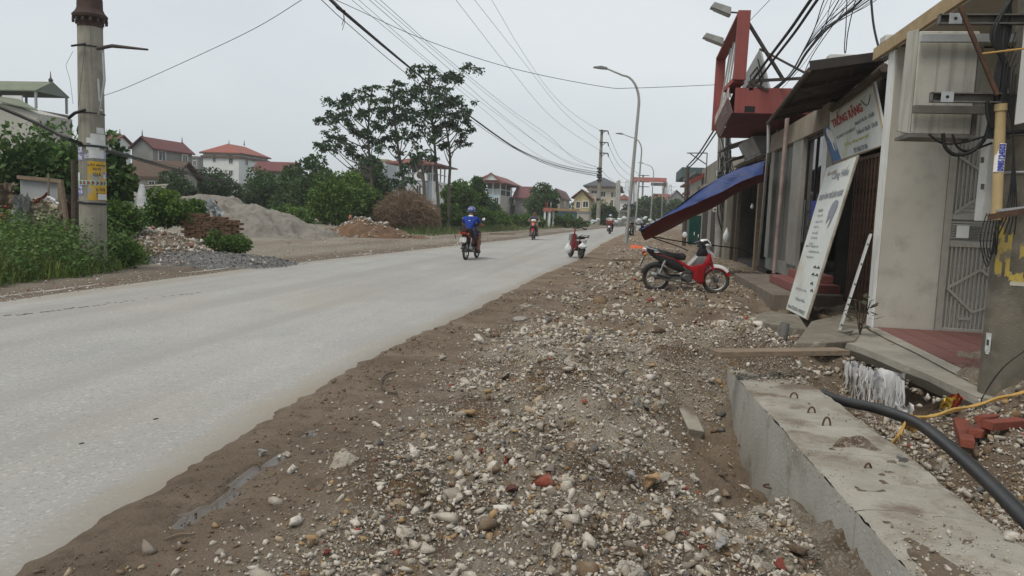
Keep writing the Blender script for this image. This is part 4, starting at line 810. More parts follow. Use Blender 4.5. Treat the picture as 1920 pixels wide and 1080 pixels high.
# torn white sacks under the slab edge
sk_m = M('torn white sack', (.66, .67, .67), (.5, .5, .5), 12, .8, .4, 60, stretch=(3, 3, .5))
sk = thing('torn_sack', 'torn white woven sack hanging in shreds from the broken terrace edge', 'sack', PX(1640, 720, y=8.6))
sm2 = MB()
for k in range(120):
    t = k/119; px = 1588+105*t+random.uniform(-5, 5); yy = 9.75-1.9*t; top_ = PX(px, 678+t*35+random.uniform(-4, 4), y=yy-.07); ln = random.uniform(.14, .5)*(1.2 if t < .3 or t > .75 else .9); w = random.uniform(.003, .014)
    P_ = [top_+V(random.gauss(0, .006)*j, random.gauss(-.012, .006)*j, -ln*j/4) for j in range(5)]
    sm2.add([p+V(s*w*(1-.15*j), 0, 0) for j, p in enumerate(P_) for s in (-1, 1)], [(2*j, 2*j+1, 2*j+3, 2*j+2) for j in range(4)])
for (u, v, yy, w, h, sd) in ((1598, 700, 9.4, .12, .3, 1), (1662, 720, 8.4, .34, .3, 2), (1690, 775, 7.7, .2, .2, 3)):
    c = PX(u, v, y=yy); sm2.grid(lambda a, b: c+V((a-.5)*w*(1-.3*b), -.06-.05*math.sin(a*9+sd)+float(fbm(a*5+sd, b*5, 3, sd))*.12, (.5-b)*h+float(fbm(a*6, b*4+sd, 2, 7))*.1), 10, 10)
sm2.build('sack_shreds', sk_m, sk, smooth=80)
# litter
for px, py, cols, lab in ((1362, 764, ((.62, .65, .6), (.08, .3, .16)), 'crumpled white and green wrapper beside the culvert wall'), (1780, 768, ((.55, .4, .06), (.4, .05, .03)), 'crumpled yellow and red wrapper under the yellow rope')):
    p = on(px, py) if px < 1400 else PX(px, py, y=6.75); o = thing('wrapper', lab, 'litter', p); c0 = p+V(0, 0, .06)
    for j, col in enumerate(cols): MB().grid(lambda a, b: c0+V((a-.5)*.12+.03*j, (b-.5)*.1+.02*math.sin(a*9), (.5-b)*.1+float(fbm(a*6+j, b*6+j*3, 3, 5+j))*.14+.008*j), 8, 8).build('wrapper_side', M('wrapper colour %.2f %.2f' % (col[0], col[1]), col, None, rough=.45), o, smooth=0)
oc = on(1196, 462); o = thing('orange_cloth', 'orange cloth lying crumpled on the dirt heap behind the red motorbike', 'cloth', PX(1195, 464, y=27)); c0 = PX(1197, 464, y=27)
MB().grid(lambda a, b: c0+V((a-.5)*.55, (b-.5)*.7, .0+.07*b-abs(a-.45)*.1+float(fbm(a*6, b*6, 3, 3))*.16), 12, 10).build('cloth', M('orange cloth', (.62, .13, .045), (.5, .1, .04), 5, .8), o, smooth=80)
# ---------------------------------------------------------------- big utility pole at the right edge with its fittings
PC = (3.37, 7.35); pole_r = lambda z: .20-.006*z
up = thing('utility_pole', 'massive dark concrete utility pole with flaking yellow paint at the right edge', 'utility pole', (PC[0], PC[1], 0))
MB().tube([(PC[0], PC[1], z) for z in (-.35, 1, 2, 3, 5, 9.5)], [pole_r(z) for z in (-.35, 1, 2, 3, 5, 9.5)], 32).build('shaft', pole_dark, up)
yp = M('flaking yellow paint', (.50, .36, .05), (.40, .30, .10), 6, .8, c3=(.2, .17, .12), sc3=11, lo3=.5, hi3=.6)
y_ = MB()
for a0, a1, z0, z1 in ((232, 262, 1.02, 1.1), (262, 300, 1.0, 1.06), (192, 214, 1.06, 1.5), (214, 226, 1.2, 1.34), (222, 232, 1.06, 1.42), (250, 262, 1.22, 1.36), (206, 220, 1.5, 1.62)):
    b = len(y_.v); patch(y_, PC, pole_r(1.2)+.0025, a0, a1, z0, z1, 8)
    for i in range(b, len(y_.v)): v = y_.v[i]; y_.v[i] = (v[0], v[1], v[2]+float(fbm(v[0]*40, v[1]*40+v[2]*20, 3, 2))*.1)
y_.build('yellow_paint', yp, up)
w_ = MB(); patch(w_, PC, pole_r(1.0)+.004, 236, 300, .985, 1.02); w_.build('pale_band', M('pale paint band', (.55, .52, .42), (.38, .34, .26), 6, .85), up)
w_ = MB(); patch(w_, PC, pole_r(.5)+.004, 188, 206, .38, .55, 5); patch(w_, PC, pole_r(.4)+.004, 192, 203, .36, .40, 5); w_.build('torn_notice', M('torn paper', (.62, .62, .6), (.4, .4, .39), 20, .8), up)
w_ = MB(); patch(w_, PC, pole_r(.5)+.006, 193, 201, .44, .49, 4); w_.build('notice_print', ink_dark, up)
bk2 = MB()
for z in (1.62, 1.95, 2.28): bk2.torus((PC[0], PC[1], z), (0, 0, 1), pole_r(z)+.004, .014, 32, 6)
bk2.build('strap', galv, up)
def channel(z, x0, x1, yy):
    m = MB(); m.b2((x0, yy-.005, z-.04), (x1, yy+.005, z+.04)).b2((x0, yy-.06, z+.03), (x1, yy, z+.04)).b2((x0, yy-.06, z-.04), (x1, yy, z-.03)); m.b2((x0, yy-.06, z-.04), (x0+.008, yy, z+.04)); m.build('bracket_arm', grey_metal, up, bevel=.003)
    for xx in (x0+.12, x1-.25): MB().b2((xx-.05, yy-.068, z-.043), (xx+.05, yy-.0605, z+.043)).build('bracket_plate', galv, up)
    h2 = MB()
    for xx in (x0+.12, x1-.25): h2.lathe((xx, yy-.069, z), (0, -1, 0), [(0, .001), (.014, .001)], 10)
    h2.build('bolt_hole', M('hole dark', (.012,)*3, None), up, smooth=None)
zl, zu = PX(1800, 186, y=7.2).z, PX(1800, 41, y=7.2).z
channel(zu, PX(1757, 40, y=7.15).x, 3.62, 7.15); channel(zl, PX(1742, 186, y=7.15).x, 3.62, 7.15)
MB().b2((PX(1713, 197, y=7.38).x, 7.36, zl-.10), (3.3, 7.40, zl-.03)).build('support_angle', grey_metal, up, bevel=.003); MB().b2((PX(1727, 58, y=7.38).x, 7.36, zu-.13), (3.3, 7.40, zu-.06)).build('support_angle', galv, up, bevel=.003)
MB().beam(PX(1800, 12, y=7.0), PX(1870, 178, y=7.0), .03, .03).build('diagonal_rod', rust, up)
ec = thing('electrical_cabinet', 'large pale grey electrical cabinet hung on steel arms of the concrete pole', 'cabinet', (2.72, 7.6, 2.3))
x0, x1 = PX(1708, 250, y=7.45).x, PX(1833, 120, y=7.45).x; zb_, zt_ = PX(1760, 252, y=7.45).z, PX(1760, 58, y=7.45).z
cab_m = M('weathered cabinet grey', (.43, .415, .365), (.35, .335, .29), 3, .8, .2, 60, streak=(.17, .16, .135))
MB().b2((x0, 7.45, zb_), (x1, 7.8, zt_)).build('casing', cab_m, ec, bevel=.012)
MB().prism([(x0-.07, 7.62, zb_+.04), (x0-.005, 7.46, zb_), (x0-.005, 7.46, zt_+.02), (x0-.05, 7.62, zt_+.03)], (.012, .03, 0)).build('open_door', cab_m, ec, bevel=.005)
MB().b2((x0-.02, 7.43, zb_-.03), (x1+.01, 7.82, zb_)).b2((x1-.02, 7.5, zb_-.06), (x1+.005, 7.6, zb_-.02)).build('bottom_flange', grey_metal, ec); MB().b2((x1+.0, 7.44, zb_), (x1+.035, 7.8, zt_-.05)).build('side_strip', grey_metal, ec)
cabs = thing('cable_loops', 'thick black cable loops hanging from the cabinet to the concrete pole', 'cables', PX(1800, 280, y=7.3))
cb = MB()
def pl(pts, r, yy): cb.tube(smooth_path([PX(u, v, y=yy) for u, v in pts], 24), r, 8)
pl([(1768, 250), (1772, 275), (1790, 290), (1820, 285), (1845, 262), (1856, 225), (1858, 190)], .017, 7.3); pl([(1742, 252), (1765, 268), (1800, 268), (1850, 255)], .009, 7.32); pl([(1786, 252), (1795, 275), (1815, 283), (1860, 268)], .01, 7.34)
pl([(1850, 190), (1856, 230), (1880, 248), (1935, 245)], .018, 7.1)
for k in range(7): pl([(1890+6*k, -40), (1880-6*k+14, 60), (1868+4*k, 130), (1862+3*k, 200), (1850+7*k, 260)], .012+.006*(k % 3), 7.16-.01*k)
for k in range(5): pl([(1905, 60+20*k), (1880+6*k, 150), (1900, 250), (1890+4*k, 380), (1862+10*k, 440)], .006, 7.05)
for k in range(6): pl([(1850+5*k, 400), (1838+6*k, 450+5*k), (1852+3*k, 500-8*k), (1866, 430)], .005, 7.3)
cb.build('cable', cable_black, cabs)
MB().tube(smooth_path([PX(1925, 655, y=7.0), PX(1880, 690, y=7.02), PX(1845, 740, y=7.05), PX(1845, 760, y=6.9), PX(1900, 810, y=6.6), PX(1930, 822, y=6.5)], 24), .006, 6).build('thin_cable', cable_black, cabs)
pv = thing('conduit_pipe', 'cream plastic conduit with a blue telephone number, strapped upright to the concrete pole', 'pipe', PX(1872, 405, y=7.08))
a, b = PX(1868, 412, y=7.08), PX(1877, 195, y=7.08); MB().tube([a, b], .041, 16).build('conduit', M('cream conduit', (.46, .34, .17), (.38, .28, .14), 4, .6), pv); MB().cyl(b.lerp(a, .06), b, .05, n=16).build('collar', MATS['cream conduit'], pv)
s0, s1 = PX(1868, 322, y=7.03), PX(1871, 268, y=7.03)
lb_ = MB(); cc = a.lerp(b, .5); patch(lb_, (cc.x, cc.y), .0435, 195, 345, s0.z, s1.z, 10); lb_.build('number_label', white_ink, pv)
txt('0985124503', (cc.x+.027, cc.y-.0455, s0.z+.006), V(0, 0, s1.z-s0.z-.012), V(-.054, 0, 0), ink_blue, pv, bold=.05)
mbx = thing('meter_box', 'narrow white meter box with dark hinges behind the cream conduit', 'meter box', PX(1850, 380, y=7.45)); x0, x1 = PX(1838, 400, y=7.5).x, PX(1866, 400, y=7.5).x
MB().b2((x0, 7.46, PX(1850, 415, y=7.5).z), (x1, 7.62, PX(1850, 268, y=7.5).z)).build('box', M('meter box white', (.6, .6, .57), (.5, .5, .47), 4, .5), mbx, bevel=.006)
for v in (300, 350): MB().box(PX(1842, v, y=7.45), (.025, .012, .05)).build('hinge', grey_metal, mbx)
wd = MB().beam(PX(1852, 408, y=7.0), PX(1925, 395, y=6.9), .04, .05).build('wooden_bracket', rust, up); MB().beam(PX(1868, 395, y=7.04), PX(1930, 388, y=7.0), .03, .02).build('metal_strip', galv, up)
wb = thing('white_box', 'white louvred box cut by the right edge, high on the concrete pole', 'meter box', PX(1920, 120, y=6.8)); x0 = PX(1912, 100, y=6.98).x
m_ = MB()
for k in range(6): m_.b2((x0+k*.03, 6.75-.004*k, PX(1915, 228, y=6.75).z+.012*k), (x0+.028+k*.03, 6.95, 4.0))
m_.build('louvre', M('white box paint', (.66, .66, .63), None), wb)
MB().tube([PX(1838, 101, y=7.0), PX(1880, 96, y=6.9), PX(1930, 90, y=6.6)], .008, 6).build('rope_line', rope_y, tag(thing('pale_rope', 'thin pale yellow rope tied across the cabinet fittings near the top right', 'rope', PX(1880, 96, y=6.9))))
# plant by the wall foot
lw = M('dark broad leaf', (.035, .055, .025), (.06, .05, .025), 6, .6, trans=.15)
pt = thing('dark_plant', 'dark broad-leaved plant at the foot of the rendered wall', 'plant', PX(1612, 625, z=0))
m_ = MB(); c0 = PX(1612, 628, z=0)
for k in range(46):
    a = random.uniform(0, 6.28); r_ = random.uniform(.02, .2); b = c0+V(math.cos(a)*r_, math.sin(a)*r_, random.uniform(0, .5)); d = V(math.cos(a), math.sin(a), random.uniform(-.5, .7)).normalized(); sd = d.cross(V(0, 0, 1)).normalized(); L_ = random.uniform(.08, .2)
    m_.add([b, b+d*L_*.5+sd*L_*.22, b+d*L_, b+d*L_*.5-sd*L_*.22], [(0, 1, 2, 3)])
m_.build('leaves', lw, pt, smooth=None); m_ = MB()
for k in range(8): a = k*.8; m_.tube([c0, c0+V(.1*math.cos(a), .1*math.sin(a), .45)], .006, 4)
m_.build('stem', wood_dark, pt)
# broken slab pieces before the shop
for k, (pl_, lab) in enumerate((([(1490, 640), (1520, 600), (1590, 585), (1630, 610), (1600, 642), (1545, 645)], 'broken concrete slab on the ground before the dark shop doorway'), ([(1400, 600), (1440, 585), (1500, 590), (1515, 615), (1460, 612)], 'broken flat concrete pieces at the foot of the leaning board'))):
    P_ = [PX(u, v, z=.0-.05*k) for u, v in pl_]; o = thing('broken_slab', lab, 'concrete slab', P_[0], 'broken slabs before the shops'); rough_edges(MB().prism([p+V(0, 0, -.12) for p in P_], (0, 0, .12)), .03).build('slab', M('old broken slab', (.20, .178, .142), (.14, .12, .092), 2.5, .95, .6, 30, c3=(.28, .26, .22), sc3=6), o, bevel=.015)
# green metal sheet box, far wall with meters
gm = thing('green_sheet_box', 'dark green corrugated sheet box standing behind the red motorbike', 'sheet box', PX(1301, 447, y=34)); x0, x1 = PX(1291, 440, y=34).x, PX(1313, 440, y=34).x; zb2, zt2 = PX(1300, 450, y=34).z, PX(1300, 404, y=34).z
m_ = MB()
m_.grid(lambda u, v: (x0+(x1-x0)*u, 34+.02*math.sin(u*60), zb2-.2+(zt2-zb2+.2)*v), 60, 1); m_.b2((x0, 34.03, zb2-.2), (x1, 34.6, zt2)); m_.build('sheet', M('dark green sheet', (.022, .095, .075), (.018, .08, .065), 2, .6), gm)
# ---------------------------------------------------------------- motorbikes and riders
plate_m = M('number plate white', (.66, .66, .63), (.56, .56, .53), 10, .5); tail_red = M('tail light red', (.25, .01, .012), None, rough=.2); orange_l = M('indicator orange', (.6, .2, .02), None, rough=.25); head_l = M('headlamp glass', (.5, .52, .52), None, rough=.08)
mirror_m = M('mirror glass', (.8, .82, .84), None, rough=.05, metal=.2)
WR = .285
def wheel(par, x, tyre=tyre_dusty, R=WR, t=.036, spokes=True):
    o = MB().torus((x, 0, R), (0, 1, 0), R-t, t, 36, 10).build('wheel', tyre, par, smooth=60)
    MB().torus((x, 0, R), (0, 1, 0), R-2*t-.004, .012, 36, 6).build('rim', chrome if spokes else dark_steel, o)
    MB().lathe((x, -.05, R), (0, 1, 0), [(.0, 0), (.035, 0), (.05, .03), (.05, .07), (.035, .1), (0, .1)], 14).build('hub', engine_grey, o)
    m = MB(); n = 18 if spokes else 5
    for k in range(n):
        a = 2*math.pi*k/n; b = a+(.35 if k % 2 else -.35)*(1 if spokes else 0)
        m.cyl((x+.04*math.cos(b), .03*(-1)**k*(1 if spokes else 0), R+.04*math.sin(b)), (x+(R-2*t)*math.cos(a), 0, R+(R-2*t)*math.sin(a)), .0028 if spokes else .016, n=4)
    m.build('spokes', chrome if spokes else dark_steel, o); return o
def arc_strip(m, x, z, R, a0, a1, w, th=.012, n=14, wend=None, drop=.03):
    pr = []
    for k in range(n+1):
        a = rad(a0+(a1-a0)*k/n); ww = w if wend is None else w+(wend-w)*abs(2*k/n-1)
        pr.append([(x+(R+d)*math.cos(a), y, z+(R+d)*math.sin(a)) for y, d in ((-ww, -drop), (-ww*.6, 0), (ww*.6, 0), (ww, -drop), (ww*.98, -drop-th), (ww*.58, -th), (-ww*.58, -th), (-ww*.98, -drop-th))])
    b = len(m.v)
    for q in pr: m.v += q
    for k in range(n):
        for j in range(8): j2 = (j+1) % 8; m.f.append((b+k*8+j, b+k*8+j2, b+(k+1)*8+j2, b+(k+1)*8+j))
    m.f.append(tuple(b+j for j in range(8))); m.f.append(tuple(b+n*8+j for j in reversed(range(8)))); return m
def shell(m, prof, w0, w1=None, inset=.85):
    """side profile (x, z) blown out to a body of half width w, edges drawn in"""
    n = len(prof); cx = sum(p[0] for p in prof)/n; cz_ = sum(p[1] for p in prof)/n
    ins = lambda p, k: (cx+(p[0]-cx)*k, cz_+(p[1]-cz_)*k)
    ww = lambda p: w0 if w1 is None else w0+(w1-w0)*np.clip((p[0]-prof_min)/(prof_max-prof_min+1e-6), 0, 1)
    prof_min, prof_max = min(p[0] for p in prof), max(p[0] for p in prof)
    L4 = []
    for s, k in ((-1, inset), (-.8, 1), (.8, 1), (1, inset)): L4.append([(ins(p, k)[0], s*ww(p), ins(p, k)[1]) for p in prof])
    b = len(m.v)
    for q in L4: m.v += q
    for j in range(3):
        for i in range(n): i2 = (i+1) % n; m.f.append((b+j*n+i, b+j*n+i2, b+(j+1)*n+i2, b+(j+1)*n+i))
    m.f.append(tuple(b+i for i in reversed(range(n)))); m.f.append(tuple(b+3*n+i for i in range(n))); return m
def motorbike(label, body, accent, front_top, loc, rot, lean=0, opts=(), group=None, plate=None, cowl=None, fender=None):
    t = thing('motorbike', label, 'motorbike', (0, 0, 0), group); cowl = cowl or front_top
    w1 = wheel(t, .61); w2 = wheel(t, -.61)
    MB().lathe((.61, .05, WR), (0, 1, 0), [(.04, 0), (.1, 0), (.1, .005), (.04, .005)], 20).build('brake_disc', chrome, t)
    m = MB()
    for s in (-1, 1): m.cyl((.615, s*.085, WR), (.5, s*.085, .60), .017)
    m.build('fork', chrome, t); m = MB()
    for s in (-1, 1): m.cyl((.54, s*.085, .5), (.43, s*.075, .80), .028)
    m.build('fork_cover', body, t)
    arc_strip(MB(), .61, WR, .325, 38, 118, .07, drop=.05).build('front_fender', fender or front_top, t, smooth=60); arc_strip(MB(), .61, WR, .312, 20, 150, .062, drop=.06).build('fender_underpart', body, t, smooth=60)
    shell(MB(), [(.41, .84), (.46, .82), (.49, .70), (.45, .60), (.37, .52), (.36, .25), (.30, .19), (.22, .22), (.13, .30), (.13, .44), (.02, .50), (-.10, .56), (-.22, .66), (-.20, .69), (-.08, .61), (.06, .56), (.18, .58), (.34, .64)], .10, .17).build('leg_shield', body, t, smooth=60)
    shell(MB(), [(.08, .55), (.23, .77), (.42, .78), (.38, .62), (.2, .57)], .06, .13).build('inner_cover', grey_plastic, t, smooth=60)
    [MB().beam((.02, s*.075, .57), (.2, s*.085, .77), .012, .03).build('cover_trim', accent, t) for s in (-1, 1)]
    shell(MB(), [(-.84, .83), (-.72, .72), (-.5, .58), (-.33, .49), (-.14, .42), (-.02, .46), (-.10, .57), (-.20, .69), (-.45, .77), (-.70, .83)], .085, .115).build('side_cover', black_plastic if 'red' in opts else body, t, smooth=60)
    m = MB()
    for s in (-1, 1): m.tube([(-.75, s*.095, .79), (-.5, s*.115, .755), (-.3, s*.12, .70), (-.17, s*.12, .62)], [.004, .006, .006, .004], 6)
    m.build('side_stripe', body if 'red' in opts else accent, t)
    shell(MB(), [(-.80, .80), (-.60, .765), (-.42, .745), (-.22, .68), (-.06, .67), (-.02, .75), (-.07, .815), (-.28, .815), (-.42, .84), (-.62, .89), (-.80, .925), (-.85, .88)], .115, .085, .93).build('seat', seat_vinyl, t, smooth=70)
    shell(MB(), [(-.92, .88), (-.80, .835), (-.62, .80), (-.55, .82), (-.7, .865), (-.86, .905)], .08, .125).build('tail_cowl', front_top, t, smooth=60)
    MB().tube([(-.62, .13, .86), (-.85, .12, .91), (-.9, 0, .92), (-.85, -.12, .91), (-.62, -.13, .86)], .012, 6).build('grab_rail', chrome if 'rack' not in opts else dark_steel, t)
    MB().box((-.90, 0, .795), (.06, .17, .08)).build('tail_light', tail_red, t, bevel=.015)
    for s in (-1, 1): MB().sph((-.87, s*.13, .77), (.035, .03, .025)).build('indicator', orange_l, t)
    MB().prism([(-.84, -.06, .78), (-.84, .06, .78), (-.97, .055, .50), (-.97, -.055, .50)], (.015, 0, .004)).build('rear_fender', black_plastic, t); arc_strip(MB(), -.61, WR, .33, 70, 165, .065, drop=.05).build('mudguard', black_plastic, t, smooth=60)
    pl = MB().box((-.945, 0, .60), (.006, .19, .14), Matrix.Rotation(rad(20), 3, 'Y')).build('number_plate', plate_m, t)
    if plate:
        ry = Matrix.Rotation(rad(20), 3, 'Y'); o0 = V(-.945, 0, .60)+ry @ V(-.0045, .085, .008); o1 = V(-.945, 0, .60)+ry @ V(-.0045, .085, -.06)
        txt(plate[0], o0, V(0, -.17, 0), ry @ V(0, 0, .05), ink_dark, pl); txt(plate[1], o1, V(0, -.17, 0), ry @ V(0, 0, .055), ink_dark, pl)
    m = MB()
    for s in (-1, 1): m.cyl((-.45, s*.11, .66), (-.57, s*.11, .36), .013).cyl((-.455, s*.11, .65), (-.5, s*.11, .53), .03).cyl((-.51, s*.11, .5), (-.565, s*.11, .36), .024)
    m.build('shock_absorber', chrome, t)
    MB().beam((-.1, .09, .30), (-.62, .09, .28), .025, .05).beam((-.1, -.09, .30), (-.62, -.09, .28), .025, .05).build('swing_arm', engine_grey, t)
    MB().beam((-.08, .11, .30), (-.63, .11, .29), .03, .11).build('chain_case', black_plastic, t, bevel=.01)
    m = MB().sph((.0, 0, .32), (.13, .12, .10)).lathe((.04, -.15, .30), (0, 1, 0), [(0, 0), (.07, .0), (.09, .04), (.09, .26), (.07, .3), (0, .3)], 16).cyl((.08, 0, .35), (.27, 0, .40), .065, .06)
    for k in range(6): m.lathe((.12+.025*k, 0, .362+.006*k), (.15, 0, .04), [(.05, 0), (.085, 0), (.085, .008), (.05, .008)], 12)
    m.build('engine', engine_grey, t)
    MB().tube([(.22, -.08, .33), (.2, -.12, .22), (.05, -.14, .19), (-.12, -.145, .21), (-.3, -.15, .26)], .018, 8).build('exhaust_pipe', engine_grey, t)
    MB().tube([(-.28, -.15, .255), (-.36, -.155, .285), (-.70, -.165, .37), (-.73, -.166, .378)], [.03, .052, .056, .045], 14).build('silencer', M('silencer grey', (.27, .27, .26), (.2, .2, .19), 8, .35, metal=.5), t); MB().beam((-.34, -.205, .30), (-.62, -.215, .365), .008, .055).build('heat_guard', black_plastic, t, bevel=.006)
    m = MB()
    for s in (-1, 1): m.cyl((.02, s*.13, .22), (.02, s*.25, .21), .013).cyl((.02, s*.14, .215), (.02, s*.26, .21), .022, n=8).cyl((-.33, s*.12, .30), (-.33, s*.25, .33), .016)
    m.tube([(.02, -.15, .2), (.15, -.16, .22), (.22, -.16, .29)], .01, 6).build('foot_pegs', dark_steel, t)
    MB().cyl((-.06, .1, .2), (-.08, .2, .0), .012).box((-.08, .205, .008), (.06, .03, .012)).build('side_stand', dark_steel, t) if 'ride' not in opts else None
    shell(MB(), [(.18, .78), (.25, .75), (.43, .79), (.40, .90), (.33, .99), (.24, 1.0), (.21, .9)], .055, .075).build('steering_cover', black_plastic, t, smooth=60)
    shell(MB(), [(.36, .80), (.42, .80), (.555, .77), (.52, .84), (.42, .93), (.36, .95)], .07, .05).build('nose_cowl', front_top, t, smooth=60)
    shell(MB(), [(.13, 1.045), (.22, .99), (.34, .97), (.42, .99), (.43, 1.05), (.38, 1.11), (.27, 1.10)], .075, .12).build('headlight_cowl', cowl, t, smooth=60)
    MB().sph((.405, 0, 1.035), (.045, .085, .045)).build('headlight', head_l, t)
    for s in (-1, 1): MB().sph((.38, s*.14, 1.01), (.05, .035, .03)).build('indicator', head_l if 'red' in opts else orange_l, t)
    if 'red' in opts: shell(MB(), [(.24, 1.085), (.36, 1.09), (.43, 1.05), (.455, .97), (.47, 1.0), (.445, 1.07), (.38, 1.125), (.27, 1.115)], .10, .10).build('cowl_trim', white_paint, t, smooth=60)
    MB().tube([(.16, .33, 1.0), (.2, .2, 1.03), (.26, .08, 1.03), (.26, -.08, 1.03), (.2, -.2, 1.03), (.16, -.33, 1.0)], .012, 8).build('handlebar', dark_steel, t)
    for s in (-1, 1):
        MB().cyl((.155, s*.345, .995), (.185, s*.23, 1.015), .019).build('grip', black_rubber, t); MB().tube([(.21, s*.2, 1.02), (.235, s*.26, 1.0), (.215, s*.34, .985)], .006, 5).build('brake_lever', chrome, t)
        if 'nomirror' not in opts:
            mi = MB().sph((.17, s*.30, 1.20), (.018, .06, .045), rot=Matrix.Rotation(rad(12)*s, 3, 'X')).build('mirror', black_plastic, t); MB().sph((.155, s*.30, 1.20), (.006, .052, .038), rot=Matrix.Rotation(rad(12)*s, 3, 'X')).build('mirror_glass', mirror_m, mi); MB().tube([(.21, s*.19, 1.03), (.2, s*.24, 1.1), (.17, s*.29, 1.17)], .006, 5).build('mirror_stem', dark_steel, mi)
    if 'red' in opts: MB().sph((-.04, .30, 1.175), (.05, .012, .062)).build('side_mirror', white_paint, t); MB().tube([(.2, .26, 1.03), (.08, .29, 1.1), (-.02, .305, 1.15)], .006, 5).build('mirror_stem', dark_steel, t)  # extra mirror, its sky reflection put in as white paint
    if 'rack' in opts:
        m = MB()
        for s in (-1, 0, 1): m.tube([(-.55, s*.12, .90), (-.98, s*.15, .93)], .009, 5)
        for k in range(6): m.tube([(-.58-.08*k, -.15, .905+.005*k), (-.58-.08*k, .15, .905+.005*k)], .008, 5)
        m.tube([(-.98, -.2, .94), (-.98, .32, .955)], .012, 5); m.tube([(-.97, .3, .95), (-.93, .22, .62)], .01, 5); m.build('luggage_rack', dark_steel, t)
    if 'crate' in opts:
        m = MB().b2((-.95, -.28, .88), (-.55, .28, .9)).b2((-.95, -.28, .9), (-.93, .28, 1.06)).b2((-.57, -.28, .9), (-.55, .28, 1.06)).b2((-.95, -.28, .9), (-.55, -.26, 1.06)).b2((-.95, .26, .9), (-.55, .28, 1.06)); m.build('carrier_box', M('dull red box', (.22, .035, .03), None), t)
    t.location = loc; t.rotation_euler = (lean, 0, rot); return t
# red motorbike parked across the verge
bike_z = lambda x, y: float(vz(x, y))
a, b = PX(1228, 551, y=16.2), PX(1345, 548, y=16.6); yawb = .06; cxb, cyb = 1.2, 16.35; zbk = -.075
mb_ = motorbike('red and black motorbike with white nose parked sideways on the torn-up verge', red_paint, white_paint, white_paint, (cxb, cyb, zbk), yawb, lean=.05, opts=('red',), plate=('29-X5', '123.45'), cowl=black_plastic)
